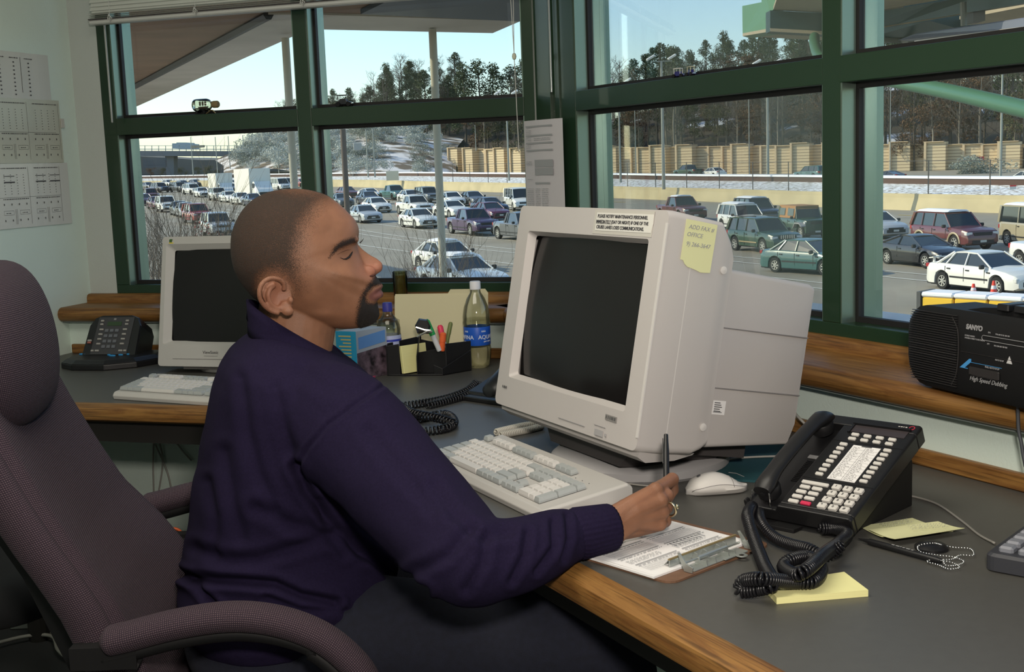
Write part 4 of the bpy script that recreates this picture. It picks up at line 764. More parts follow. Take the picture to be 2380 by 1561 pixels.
def diag(b, R_, w_, hh, ox=0):
    for px_ in (.0, .155):
        X0 = px_+.02
        lines(b, X0+.01, X0+.13, hh-.016, .0028, rnd=R_)
        for q in range(4):
            for k in range(8): rect(b, X0+.02+.03*q, hh-.036-.0085*k, X0+.0235+.03*q, hh-.034-.0085*k)
        lines(b, X0+.01, X0+.13, hh-.112, .0026, rnd=R_)
        for q in range(4):
            for zz in (hh-.13, hh-.18): rect(b, X0+.01+.035*q, zz, X0+.014+.035*q, zz+.006)
        for q in (0, .075):
            x0 = X0+.008+q; rect(b, x0, hh-.16, x0+.045, hh-.1593); rect(b, x0, hh-.147, x0+.045, hh-.1463); rect(b, x0, hh-.16, x0+.0007, hh-.1463); rect(b, x0+.045, hh-.16, x0+.0457, hh-.1463); lines(b, x0+.01, x0+.035, hh-.155, .002, rnd=R_)
        for q in (0, .006): rect(b, X0+.062+q, hh-.19, X0+.0632+q, hh-.142)
        rect(b, px_+.155, .01, px_+.156, hh-.01)
    rect(b, .0, hh-.106, w_-.03, hh-.1052)
diag(b, R_, w_, hh); done(e, b)
e, b, R_, w_, hh = sheet('paper_notice', .072, .43, 1.183, 1.385, 'bottom glossy laminated sheet of lane diagrams on the mint wall', M_FILM, 3)
diag(b, R_, w_-.02, hh)
for q in (.04, .19, .26): rect(b, q, hh-.06, q+.05, hh-.056); rect(b, q, hh-.04, q+.05, hh-.038)
done(e, b)
b = MB(); mbox(b, .074, .09, -.0075, -.0050, 1.50, 1.53); tag(b.build('tape_strip', mat('yellowed_tape', (.55, .53, .48), .25)), 'bit of clear tape at the edge of the middle wall sheet', 'tape')
# sheet taped on the corner pillar
p0 = WL(.040, .112, 1.16); p1 = WR(.175, .112, 1.16); mid = (WL(0, .112, 1.16)+WR(0, .112, 1.16))/2
e = empty('paper_notice', p0, 0, 'long white printed schedule taped to the green corner pillar', 'paper'); sd = (p1-p0); sd.z = 0; X_ = sd.normalized(); Yn = V(-X_.y, X_.x, 0); pose(e, X_, Yn, V(0, 0, 1), p0); w_, hh = sd.length, .292
b = MB(); N = 12; vs = [(w_*i/N, -.004-.006*math.sin(PI*i/N), hh*j) for j in (0, 1) for i in range(N+1)]; b.add(vs, [(i, i+1, N+2+i, N+1+i) for i in range(N)]); b.build('sheet', mat('white_sheet', (.56, .54, .56), .8), e, solid=.0006)
b = MB(); g = MB(); R_ = random.Random(9); sx = w_/.21
for yy in (.272, .245, .223, .202): rect(g, .02*sx, yy, .165*sx, yy+.0045, .012)
for yy in (.262, .257, .252, .238, .233, .216, .211): lines(b, .02*sx, .05*sx, yy, .0018, .0122, rnd=R_); 
for yy in (.238, .233): lines(b, .065*sx, .155*sx, yy, .002, .0122, rnd=R_)
rect(g, .065*sx, .155, .165*sx, .176, .012); rect(g, .065*sx, .131, .165*sx, .152, .012); rect(g, .065*sx, .105, .145*sx, .110, .012)
for k in range(16): 
    for x0, x1 in ((.02, .055), (.065, .092), (.10, .135)): lines(b, x0*sx, x1*sx, .09-.0054*k, .0016, .0122, rnd=R_)
for yy in (.17, .166, .162, .118): lines(b, .02*sx, .05*sx, yy, .0018, .0122, rnd=R_)
for m_, k in ((b, M_INKL), (g, M_INKL)): m_.v = [(x, -z, y) for x, y, z in m_.v]; m_.build('printing' if m_ is b else 'shaded_bars', k, e)
# ---------------------------------------------------------------- venetian blind
M_BL = mat('blind_ivory', (.60, .62, .57), .5); M_BLR = mat('blind_rail', (.55, .55, .52), .45)
vb = empty('venetian_blind', WL(.75, .07, 1.83), math.atan2(-eL.y, -eL.x), 'ivory venetian blind raised to the top of the left window', 'blind')
b = MB(); b.box((-.745, -.02, -.004), (.700, .02, .010), bev=.004); b.build('bottom_rail', M_BLR, vb)
b = MB(); b.box((-.745, -.021, .010), (.700, .021, .0135)); b.build('rail_groove', M_SLOT, vb)
for k in range(26):
    z = .018+.0052*k if k < 4 else .034+.0125*(k-3)
    zz = z; b = MB(); a = math.radians(62 if k > 3 else 10); t = .021
    b.loft([[(x, -t*math.cos(a), zz-t*math.sin(a)), (x, 0, zz+.0025), (x, t*math.cos(a), zz+t*math.sin(a)), (x, 0, zz+.0015)] for x in (-.74-.003*(k % 2), .698)]); b.build('slat', M_BL, vb)
b = MB(); b.box((-.745, -.022, .36), (.70, .022, .40)); b.build('head_rail', M_BLR, vb)
for x in (-.66, -.345, .03, .4, .66):
    b = MB(); b.tube([V(x, -.023, .0), V(x, -.024, .36)], .0009, 5); 
    for q in range(3): b.tube([V(x-.006+.004*q, -.024, .012), V(x+.004, -.028, -.004+.006*q), V(x+.010, -.026, .010), V(x-.002, -.026, .02+.002*q), V(x-.008, -.025, .006)], .0011, 5)
    b.build('ladder_cord', mat('cord_white', (.6, .6, .57), .6), vb, smooth=True)
b = MB(); A_, B_, C_ = onplane(1190, 0, WL(0, .09, 0), oL), onplane(1195, 131, WL(0, .09, 0), oL), onplane(1206, 352, WL(0, .09, 0), oL)
top_ = WL(.055, .07, 2.2)
mcw = mat('cord_white', (.6, .6, .57), .6)
cd = empty('pull_string', B_, 0, 'white pull cord with a bead hanging beside the corner pillar', 'cord'); rel = lambda p: p-B_
b = MB(); b.tube([rel(top_+eL*.006), rel(A_+eL*.004), V(0, 0, .01)], .0012, 5); b.tube([rel(top_-eL*.006), rel(A_-eL*.004), V(0, 0, .01)], .0012, 5); b.tube([V(0, 0, 0), rel(C_)], .0013, 5); b.build('string', mcw, cd)
MB().lathe([(.001, -.010), (.005, -.008), (.0068, 0), (.005, .008), (.001, .010)], 16).build('bead', mat('bead_ivory', (.62, .64, .50), .4), cd, smooth=True)
b = MB(); b.lathe([(.001, 0), (.0032, .002), (.0036, .05), (.0036, .33), (.001, .33)], 10); o = b.build('blind_wand', mat('wand_grey', (.36, .38, .36), .3), None, smooth=True, loc=WL(1.466, .095, 1.51)); tag(o, 'slim grey tilt wand hanging at the left end of the blind', 'wand')
b = MB(); b.lathe([(.001, 0), (.0036, .002), (.0040, .7), (.001, .7)], 10); o = b.build('blind_wand', mat('wand_grey2', (.30, .32, .31), .2, metal=.4), None, smooth=True, loc=WR(.150, .09, 1.525)); tag(o, 'tilt wand against the green pillar right of the corner', 'wand')
# cables under the left desk
for k, (pts, lb) in enumerate((([(357, 1025), (356, 1080), (358, 1160)], 'leftmost pale cable hanging under the left desk'), ([(372, 1030), (378, 1080), (366, 1160)], 'middle pale cable hanging under the left desk'), ([(360, 1030), (390, 1100), (404, 1170)], 'pale cable slanting right under the left desk'), ([(408, 1025), (425, 1048), (445, 1070)], 'short cable near the man\'s back under the left desk'))):
    cable('cable', [onplane(x, y, WL(0, -.012, 0), oL) for x, y in pts], .003, M_WCORD, lb)
# ================================================================ the seated man
HY = 2.05                                   # distance of the middle of the head
HO = onY(690, 600, HY)
hf = math.radians(84); HX = V(math.sin(hf), math.cos(hf), 0); HL = V(-HX.y, HX.x, 0); HZ = V(0, 0, 1)
HYn = HX.cross(HZ) * -1
def hloc(px, py):                            # pixel -> head-local (x, z) in the mid plane
    p = onplane(px, py, HO, HYn) - HO; return (p.dot(HX), p.z)
HM = Matrix(((HX.x, HYn.x, 0, HO.x), (HX.y, HYn.y, 0, HO.y), (0, 0, 1, HO.z), (0, 0, 0, 1)))
prof_px = [(762,455),(776,464.4),(794.4,479.2),(810.6,495.3),(824,508.8),(832,523.6),(835,537),(833,552),(829,567),(834,583),(842,600),(852,618),(862,632),(871,641),(879,650),(883,660),(876,669.5),(882,681),(880,695),(874,706),(879,716),(881,731),(875,744),(862,754),(837.5,761),(810,764),(780,762),(750,757),(720,748),(690,738),(655,728),(625,715),(600,698),(576.5,675.6),(560,654),(548,632.5),(540,603),(537.5,570.7),(540,541),(549.6,514),(565.7,487),(587,465.7),(614,451),(641,443),(668,439.4),(694.9,438.8),(735,445.6)]
prof = [hloc(*p) for p in prof_px]
ang = [math.atan2(z, x) for x, z in prof]; rad = [math.hypot(x, z) for x, z in prof]
order = sorted(range(len(ang)), key=lambda i: ang[i]); A_ = np.array([ang[i] for i in order]); R__ = np.array([rad[i] for i in order])
A3 = np.concatenate([A_-2*PI, A_, A_+2*PI]); R3 = np.concatenate([R__]*3)
def sst(x, a, b): t = min(1, max(0, (x-a)/(b-a))); return t*t*(3-2*t)
def gau(x, z, px, py, s, sz=None):
    cx, cz = hloc(px, py); return math.exp(-((x-cx)/s)**2-((z-cz)/(sz or s))**2)
def halfw(x, z):
    W = .0775-.011*sst(x, .0, .12)-.010*sst(-z, -.02, .15)-.004*sst(-x, .04, .1)
    return W
def feat(x, z):                              # outward bumps of the side surface (towards the viewer)
    d = 0
    d -= .0065*gau(x, z, 810, 592, .018, .011); d += .003*gau(x, z, 815, 636, .022, .022)       # eye socket
    d += .0050*gau(x, z, 815, 560, .016, .007)       # brow ridge
    d += .0035*gau(x, z, 795, 630, .030, .018)       # cheek bone
    d -= .0035*gau(x, z, 765, 545, .018, .022)       # temple
    d -= .002*gau(x, z, 790, 692, .028, .02)       # cheek hollow
    d += .0045*gau(x, z, 745, 728, .030, .010)       # jaw
    d += .0030*gau(x, z, 855, 665, .012, .012)       # muzzle
    d -= .0012*gau(x, z, 846, 655, .008, .014)       # naso-labial fold
    return d
mb = MB(); NA, NR = 180, 56; vs = []; fs = []
for side in (-1, 1):
    o = len(vs)
    for j in range(NR+1):
        t = j/NR; rho = math.sin(t*PI/2)
        for i in range(NA):
            a = -PI+2*PI*i/NA; r = float(np.interp(a, A3, R3)); x, z = r*rho*math.cos(a), r*rho*math.sin(a)
            y = halfw(x, z)*max(0, 1-rho**2.35)**.5 + feat(x, z)*min(1, 4*(1-rho))
            vs.append((x, side*y, z))
    for j in range(NR):
        for i in range(NA):
            k = (i+1) % NA; f = (o+j*NA+i, o+j*NA+k, o+(j+1)*NA+k, o+(j+1)*NA+i); fs.append(f if side > 0 else f[::-1])
# weld rim: drop duplicates by sharing the last ring
o2 = (NR+1)*NA; base = NR*NA
fs = [tuple((i-o2 if i >= o2+base else i) if False else (base+(i-o2-base) if i >= o2+base else i) for i in f) for f in fs]
mb.add(vs, fs)
def hp(px, py, y=0.0):
    x, z = hloc(px, py); return V(x, y, z)
def ell(mb, c, rx, ry, rz, n=16, M=None):
    k = 10; rings = []
    for j in range(k+1):
        t = -PI/2+PI*j/k; rings.append([(c[0]+rx*max(.02, math.cos(t))*math.cos(2*PI*i/n), c[1]+ry*max(.02, math.cos(t))*math.sin(2*PI*i/n), c[2]+rz*math.sin(t)) for i in range(n)])
    mb.loft(rings, M)
# nose: stack of sections running from the bridge down to the tip
sec_ = [((829,560),(815,568),.0065), ((834,569),(815,580),.0075), ((843,579),(820,595),.0085), ((861,592),(830,612),.0105), ((877,600.5),(842,625),.0135), ((888.5,610),(848,636),.0152), ((890.5,619),(852,640),.0155), ((888,627),(854,642),.0140), ((878,635.5),(858,644),.010)]
rings = []
for (f, b_, w_) in sec_:
    F, B_ = hp(*f), hp(*b_); d = F-B_; ring = []
    for i in range(18):
        a = 2*PI*i/18; c_, s_ = math.cos(a), math.sin(a); ring.append(B_+d*(max(c_, -.4) if c_ < 0 else c_**.9)+V(0, w_*s_*(1-.25*max(0, c_)), 0))
    rings.append(ring)
mb.loft(rings)
for s in (-1, 1):
    ell(mb, hp(855, 630, s*.0150), .0135, .0075, .0108); ell(mb, hp(875, 622, s*.004), .0105, .008, .009)
    ell(mb, hp(809, 595, s*.0245), .0120, .0115, .0100)                 # closed lid over the eyeball
    ell(mb, hp(816, 556, s*.0185), .0135, .0125, .0075)                    # brow
    # lips
    mb.tube([hp(884, 664, s*.0), hp(880, 665.5, s*.011), hp(868, 671, s*.0215), hp(858, 679, s*.026)], [.0050, .0050, .0040, .0022], 10)
    mb.tube([hp(883, 683, s*.0), hp(879, 684, s*.010), hp(868, 687, s*.019), hp(857, 686, s*.0255)], [.0068, .0066, .0052, .0024], 10)
    # ears
    def e_(px, py, y): return hp(px, py, s*y)
    mb.tube(spline([e_(668, 664, .079), e_(668, 648, .082), (e_(655, 637, .087)), e_(636, 636, .092), e_(621, 647, .096), e_(615.5, 664, .098), e_(617, 680, .096), e_(625, 695, .091), e_(639, 708, .085), e_(658, 715, .081)], 5), .0042, 10)
    mb.tube(spline([e_(648, 652, .080), e_(638, 660, .0875), e_(634, 675, .089), e_(639, 692, .086), e_(652, 703, .081), e_(668, 702, .078)], 5), .0040, 10)
    ell(mb, e_(676, 710, .079), .0105, .0055, .0085); ell(mb, e_(683, 686, .0785), .0052, .0055, .0062); ell(mb, e_(672, 698, .077), .010, .005, .008)
    # ear plate (behind the rim)
    pl = [e_(672, 650, .072), e_(652, 640, .078), e_(634, 640, .084), e_(622, 652, .088), e_(619, 670, .089), e_(624, 688, .085), e_(640, 704, .078), e_(662, 712, .074), e_(685, 712, .073), e_(688, 690, .071), e_(682, 665, .070)]
    cpl = sum(pl, V(0, 0, 0))/len(pl); off = V(0, s*.0045, 0)
    n_ = len(pl); mb.add([tuple(p-off*2) for p in pl]+[tuple(p) for p in pl]+[tuple(cpl-off*4), tuple(cpl-off*1.2)], [(i, (i+1) % n_, n_+(i+1) % n_, n_+i) for i in range(n_)]+[(i, (i+1) % n_, 2*n_)[::-1] for i in range(n_)]+[(n_+i, n_+(i+1) % n_, 2*n_+1) for i in range(n_)])
mb.v = [tuple(HM @ Vector(p)) for p in mb.v]
# neck, hidden torso core
ft = math.radians(72); TF = V(math.sin(ft), math.cos(ft), 0); TS = V(math.cos(ft), -math.sin(ft), 0)   # torso forward, towards his right
def ering(c, ax, a, b_, u, v, n=28, p=1.0):
    r = []
    for i in range(n):
        t = 2*PI*i/n; c_, s_ = math.cos(t), math.sin(t); r.append(c + u*(a*math.copysign(abs(c_)**p, c_)) + v*(b_*math.copysign(abs(s_)**p, s_)))
    return r
nk = [(697, 690, .062, .056), (692, 735, .066, .058), (686, 775, .066, .060), (680, 812, .066, .060), (672, 850, .06, .06), (660, 900, .05, .06)]
mb.loft([ering(onY(x, y, HY+.012), None, a, b_, HX*.97+V(0, 0, -.25), HYn) for x, y, a, b_ in nk])
C_sh = onY(660, 905, 2.08); C_hip = onY(650, 1400, 2.08)
mb.tube([C_sh+V(0, 0, .02), C_sh.lerp(C_hip, .5), C_hip], [.05, .07, .08], 16)
S_ = onY(795, 985, 1.905); E_ = onY(1085, 1295, 1.655); W_ = onz(1418, 1222, .7945)
mb.tube([C_sh, S_, S_.lerp(E_, .5), E_, E_.lerp(W_, .5), W_], [.04, .035, .03, .03, .026, .0245], 14)
Lsh = C_sh-TS*.17+V(0, 0, -.03); Lel = Lsh+TF*.12+V(0, 0, -.27); Lwr = Lel+TF*.22+TS*.06+V(0, 0, -.02)
mb.tube([C_sh, Lsh, Lel, Lwr, Lwr+TF*.08], [.04, .035, .03, .024, .028], 14)
# right hand
def oz(px, py, z): return onz(px, py, z)
away = V(.12, .99, 0).normalized()
M4 = [oz(1524, 1139, .836), oz(1535, 1163, .822), oz(1538, 1190, .803), oz(1532, 1217, .785)]
P4 = [oz(1563, 1122, .840)+away*.022, oz(1550, 1158, .826)+away*.018, oz(1548, 1188, .806)+away*.018, oz(1545, 1216, .786)+away*.014]
pen_tip = oz(1568, 1215, .7585)+away*.03
for i, r0 in enumerate((.0155, .0150, .0145, .0135)):
    mb.tube([W_+V(0, 0, .008-.007*i)*1.0+(M4[i]-W_)*.02, W_.lerp(M4[i], .5)+V(0, -.004, .006), M4[i]], [.019, r0, .0118], 12)
    ell(mb, M4[i]+V(.0, -.001, .001), .0125, .0125, .0120)
    ell(mb, P4[i], .0108, .0108, .0108)
    mb.tube([M4[i], M4[i].lerp(P4[i], .5), P4[i]], [.0120, .0104, .0104], 12)
    if i == 0: D, T = P4[0]+V(.004, .018, -.022), P4[0]+V(-.004, .028, -.042)
    else: D = P4[i]+V(-.020, .014, -.010); T = D+V(-.018, -.004, -.004)
    mb.tube([P4[i], P4[i].lerp(D, .5), D], [.0098, .0085, .0085], 12); ell(mb, D, .0086, .0086, .0086); mb.tube([D, T], [.0082, .0066], 12); ell(mb, T, .0068, .0068, .0068)
th0 = W_.lerp(M4[0], .35)+away*.018; th1 = M4[0]+away*.038+V(-.004, 0, -.020); th2 = P4[0]+V(-.010, .036, -.030)
mb.tube([W_+away*.008, th0, th1, th2], [.018, .018, .0115, .0085], 12); ell(mb, th1, .0115, .0115, .0115); ell(mb, th2, .0088, .0088, .0088)
mb.tube([W_+V(0, .0, -.006), W_.lerp(M4[3], .5)+V(0, .012, -.004), M4[3]+V(0, .012, -.002)], [.019, .019, .0135], 12)      # heel of the hand
# left hand resting on the thigh, simple curled fingers
lw = Lwr+TF*.08
for i in range(4): 
    a0 = lw+TS*(-.025+.017*i); mb.tube([a0, a0+TF*.035+V(0, 0, .004), a0+TF*.06+V(0, 0, -.008), a0+TF*.072+V(0, 0, -.028)], [.010, .009, .008, .007], 8)
mb.tube([lw-TF*.03+TS*.02, lw+TS*.045+TF*.01, lw+TS*.05+TF*.04], [.013, .011, .009], 8)
# legs (inside the trousers)
hipR, hipL = C_hip+TS*.09+V(.02, 0, -.02), C_hip-TS*.09+V(.02, 0, -.02)
knR = oz(1392, 1505, .545); kd = math.radians(80); knL = hipL+V(math.sin(kd), math.cos(kd), 0)*.44+V(0, 0, .01)
anR, anL = knR+V(-.02, .10, -.42), knL+V(.02, .04, -.43); anR.z = anL.z = .12
for h, k_, a_ in ((hipR, knR, anR), (hipL, knL, anL)): mb.tube([C_hip, h, k_, a_], [.07, .07, .045, .035], 12)
body_o = mb.build('tmp', None); rm = body_o.modifiers.new('r', 'REMESH'); rm.mode = 'VOXEL'; rm.voxel_size = .0019; sm = body_o.modifiers.new('s', 'SMOOTH'); sm.factor = .5; sm.iterations = 5
def bake(o, name):
    bpy.context.view_layer.update(); me = bpy.data.meshes.new_from_object(o.evaluated_get(bpy.context.evaluated_depsgraph_get())); me.name = name; bpy.data.objects.remove(o); return me
bm_ = bake(body_o, 'body'); me = bm_
N = len(me.vertices); co_ = np.empty(N*3); me.vertices.foreach_get('co', co_); co_ = co_.reshape(-1, 3)
nn = np.empty(N*3); me.vertex_normals.foreach_get('vector', nn); nn = nn.reshape(-1, 3)
HMi = np.array(HM.inverted()); RXn, UYn, fn_ = np.array(RX), np.array(UY), np.array(_f)
def projn(P): d = P-np.array(CAM); z = d@fn_; return np.stack([IW/2+FPX*(d@RXn)/z, IH/2-FPX*(d@UYn)/z], 1)
def headlocal(P): return (np.c_[P, np.ones(len(P))] @ HMi.T)[:, :3]
def mirror_px(P):
    """picture position of each head point, far side mirrored to the near side, flattened on the mid plane"""
    L = headlocal(P); L[:, 1] = 0; W = (np.c_[L, np.ones(len(L))] @ np.array(HM).T)[:, :3]; return projn(W), headlocal(P)
def inside(pp, poly):
    x, y = pp[:, 0], pp[:, 1]; c = np.zeros(len(pp), bool); n = len(poly)
    for i in range(n):
        x1, y1 = poly[i]; x2, y2 = poly[(i+1) % n]
        if y1 == y2: continue
        c ^= ((y1 > y) != (y2 > y)) & (x < (x2-x1)*(y-y1)/(y2-y1)+x1)
    return c
def sdist(pp, poly, closed=True):
    d = np.full(len(pp), 1e9); n = len(poly)
    for i in range(n if closed else n-1):
        a = np.array(poly[i], float); b_ = np.array(poly[(i+1) % n], float); ab = b_-a; t = np.clip(((pp-a)@ab)/(ab@ab), 0, 1); d = np.minimum(d, np.hypot(*(pp-a-t[:, None]*ab).T))
    return np.where(inside(pp, poly), d, -d) if closed else d
px, hl = mirror_px(co_); ishead = (np.abs(hl[:, 1]) < .12) & (hl[:, 2] > -.16) & (np.abs(hl[:, 0]) < .17)
LIP = [(894, 659), (886, 663), (872, 668), (860, 678), (856, 685), (860, 693), (870, 697), (884, 697), (894, 692)]
lip = np.where(ishead, np.clip(sdist(px, LIP)/3+.3, 0, 1), 0)
# colour attribute: r = lip mask, g = warm flush
at = me.color_attributes.new('mask', 'FLOAT_COLOR', 'POINT'); arr = np.zeros((N, 4)); arr[:, 0] = lip; arr[:, 3] = 1
nose = np.exp(-((px[:, 0]-868)/26)**2-((px[:, 1]-622)/20)**2); earm = np.exp(-((px[:, 0]-650)/34)**2-((px[:, 1]-676)/40)**2)*(np.abs(hl[:, 1]) > .07)
arr[:, 1] = np.where(ishead, np.maximum(nose, earm*.6), 0); at.data.foreach_set('color', arr.ravel())
skin = mat('brown_skin', (.235, .110, .062), .46, bump=.25, bscale=900, var=.10, vscale=40, sub=.08, spec=.4)
nt = skin.node_tree; bs = nt.nodes['Principled BSDF']; srcs = bs.inputs['Base Color'].links[0].from_socket
ca = nt.nodes.new('ShaderNodeVertexColor'); ca.layer_name = 'mask'; sp = nt.nodes.new('ShaderNodeSeparateColor'); nt.links.new(ca.outputs[0], sp.inputs[0])
def mixc(fac, a, col, k=1.0):
    m_ = nt.nodes.new('ShaderNodeMix'); m_.data_type = 'RGBA'; m_.inputs[7].default_value = (*col, 1); nt.links.new(a, m_.inputs[6])
    q_ = nt.nodes.new('ShaderNodeMath'); q_.operation = 'MULTIPLY'; q_.inputs[1].default_value = k; nt.links.new(fac, q_.inputs[0]); nt.links.new(q_.outputs[0], m_.inputs[0]); return m_.outputs[2]
c1_ = mixc(sp.outputs[1], srcs, (.40, .15, .10), .55); c2_ = mixc(sp.outputs[0], c1_, (.17, .062, .06), .75); nt.links.new(c2_, bs.inputs['Base Color'])
me.materials.clear(); me.materials.append(skin); me.polygons.foreach_set('use_smooth', [True]*len(me.polygons))
person = bpy.data.objects.new('person', me); COL.objects.link(person)
tag(person, 'man with shaved head and goatee in a dark purple collared sweatshirt, writing at the desk', 'person')
# ---- short hair: scalp, goatee, eyebrows
HAIR = [(772, 440), (772, 456), (758, 466), (742, 482), (730, 500), (716, 520), (710, 545), (703, 565), (700, 590), (705, 612), (702, 634), (706, 655), (699, 672), (690, 660), (676, 640), (655, 628), (630, 628), (612, 640), (606, 665), (612, 695), (632, 716), (640, 730), (600, 740), (520, 740), (500, 420)]
GOAT = [(873, 642), (893, 641), (896, 655), (884, 659), (868, 661), (854, 673), (849, 684), (852, 697), (866, 703), (884, 703), (896, 700), (900, 760), (860, 770), (836, 762), (829, 745), (832, 715), (838, 690), (845, 672), (858, 655)]
BROW = [(826, 549), (815, 550), (798, 555), (784, 563), (774, 578), (768, 593), (777, 586), (790, 573), (806, 566), (820, 563), (829, 560)]
BEARD = [(694, 665), (712, 690), (735, 722), (742, 740), (725, 735), (705, 715), (690, 690)]
P_f = np.array([p.vertices[:] for p in me.polygons if len(p.vertices) == 4]); fc = co_[P_f].mean(1)
EAR = [(650, 629), (632, 630), (616, 640), (609, 660), (612, 685), (623, 703), (640, 716), (662, 724), (690, 722), (699, 700), (690, 670), (678, 652), (668, 638)]
hd = np.where(ishead, np.minimum(sdist(px, HAIR), -sdist(px, EAR)-4), -99)
def hairpart(name, dist, soft, thick, m, par, lo=-1.0, nmin=None):
    dens = np.clip(dist/soft+.5, 0, 1)*1.0
    keep = (dens[P_f] > .02).any(1)
    if not keep.any(): return None
    F = P_f[keep]; u, inv_ = np.unique(F, return_inverse=True); inv_ = inv_.reshape(F.shape)
    m2_ = bpy.data.meshes.new(name); vv = co_[u]+nn[u]*(thick*np.clip(dens[u]*1.5, .15, 1))[:, None]
    m2_.from_pydata(vv.tolist(), [], inv_.tolist()); a2 = m2_.color_attributes.new('hairmask', 'FLOAT_COLOR', 'POINT'); q = np.ones((len(u), 4)); q[:, 0] = dens[u]; a2.data.foreach_set('color', q.ravel())
    m2_.polygons.foreach_set('use_smooth', [True]*len(m2_.polygons)); m2_.materials.append(m); o = bpy.data.objects.new(name, m2_); COL.objects.link(o); o.parent = par; return o
def hairmat(name, col, thr=.0, gain=1.0, sc=1500):
    m = mat(name, col, .7, bump=1.0, bscale=1200); nt = m.node_tree; b_ = nt.nodes['Principled BSDF']; c_ = nt.nodes.new('ShaderNodeVertexColor'); c_.layer_name = 'hairmask'; s_ = nt.nodes.new('ShaderNodeSeparateColor'); nt.links.new(c_.outputs[0], s_.inputs[0])
    tc = nt.nodes.new('ShaderNodeTexCoord'); mp = nt.nodes.new('ShaderNodeMapping'); mp.inputs['Scale'].default_value = (1, 1, .45); n_ = nt.nodes.new('ShaderNodeTexNoise'); n_.inputs['Scale'].default_value = sc; n_.inputs['Detail'].default_value = 1; nt.links.new(tc.outputs['Object'], mp.inputs[0]); nt.links.new(mp.outputs[0], n_.inputs['Vector'])
    a_ = nt.nodes.new('ShaderNodeMapRange'); a_.inputs['From Min'].default_value = .30; a_.inputs['From Max'].default_value = .70; nt.links.new(n_.outputs['Fac'], a_.inputs['Value'])
    q_ = nt.nodes.new('ShaderNodeMath'); q_.operation = 'MULTIPLY'; q_.inputs[1].default_value = gain; nt.links.new(s_.outputs[0], q_.inputs[0])
    l_ = nt.nodes.new('ShaderNodeMath'); l_.operation = 'SUBTRACT'; nt.links.new(q_.outputs[0], l_.inputs[0]); nt.links.new(a_.outputs[0], l_.inputs[1])
    r_ = nt.nodes.new('ShaderNodeMapRange'); r_.inputs['From Min'].default_value = -.12; r_.inputs['From Max'].default_value = .15; nt.links.new(l_.outputs[0], r_.inputs['Value']); nt.links.new(r_.outputs[0], b_.inputs['Alpha']); return m
MH = hairmat('cropped_hair', (.042, .026, .018), gain=.80, sc=2100); MG = hairmat('goatee_hair', (.012, .009, .008), gain=1.05); MBw = hairmat('brow_hair', (.020, .011, .008), gain=.92)
# thinner towards the temple: scale the distance
back = np.clip((700-px[:, 0])/150, 0, 1)
hairpart('hair', hd*(.55+.6*back)-3, 34, .0010, MH, person)
hairpart('goatee', np.where(ishead & (np.abs(hl[:, 1]) < .06), sdist(px, GOAT), -99), 14, .0012, MG, person)
hairpart('eyebrow', np.where(ishead & (hl[:, 1] < 0) & (np.abs(hl[:, 1]) > .010), sdist(px, BROW)-.2, -99), 9, .0010, MBw, person)
hairpart('eyebrow', np.where(ishead & (hl[:, 1] > 0) & (np.abs(hl[:, 1]) > .010), sdist(px, BROW)-.2, -99), 9, .0010, MBw, person)
# strands of clipped hair standing off the scalp and chin
rs = np.random.RandomState(4); cand = np.nonzero((hd > -4) | ((sdist(px, GOAT) > 0) & ishead & (np.abs(hl[:, 1]) < .05)))[0]; cand = rs.choice(cand, min(len(cand), 15000)); sb_ = MB(); vv = []; ff = []
for i in cand:
    g_ = hd[i] <= -4; p_ = co_[i]; n_ = nn[i]; d_ = n_*(.0016)+np.array(HX)*(.0006 if not g_ else 0)+np.array([0, 0, -.0016])+rs.randn(3)*.0004; s_ = np.cross(n_, d_); s_ = s_/(np.linalg.norm(s_)+1e-9)*.00016
    if not g_ and rs.rand() > min(1, max(0, (hd[i]*(.4+.6*back[i])+4)/26)): continue
    k = len(vv); vv += [tuple(p_-s_), tuple(p_+s_), tuple(p_+d_)]; ff.append((k, k+1, k+2))
sb_.v, sb_.f = vv, ff; h_ = sb_.build('hair_strands', mat('strand_brown', (.045, .028, .018), .6), person); h_['kind'] = 'stuff'
# lashes and eye slit, laid on the lid surface
pj = projn(co_); dep = (co_-np.array(CAM))@fn_
def surf(qx, qy, lift=.0007):
    d = np.hypot(pj[:, 0]-qx, pj[:, 1]-qy); k = np.nonzero(d < 3.0)[0]
    if not len(k): k = np.argsort(d)[:5]
    m_ = k[np.argmin(dep[k]+d[k]*.0004)]; return Vector(co_[m_]+nn[m_]*lift)
b = MB(); b.tube([surf(793, 598), surf(800, 600.5), surf(807, 600.5), surf(813, 597), surf(818, 590), surf(821, 585)], [.0003, .0007, .0014, .0018, .0016, .0007], 6, cap=True); b.build('eyelash', mat('lash', (.008, .006, .006), .6), person, smooth=True)
b = MB(); b.tube([surf(786, 592, .0000), surf(796, 586, .0000), surf(808, 582, .0000), surf(818, 580, .0000)], [.0002, .0005, .0006, .0002], 5); b.build('eyelid_crease', mat('crease', (.09, .035, .02), .7), person, smooth=True)
b = MB(); b.tube([surf(862, 641, .0002), surf(869, 640, .0004), surf(874, 638, .0002)], [.0010, .0022, .0010], 6); b.build('nostril', mat('nostril', (.07, .022, .015), .7), person, smooth=True)
b = MB(); b.tube([HM @ hp(836, 566, .028), HM @ hp(841, 562, .030), HM @ hp(845, 556, .031)], [.0012, .0008, .0003], 5); b.build('eyelash', mat('lash', (.008, .006, .006), .6), person, smooth=True)
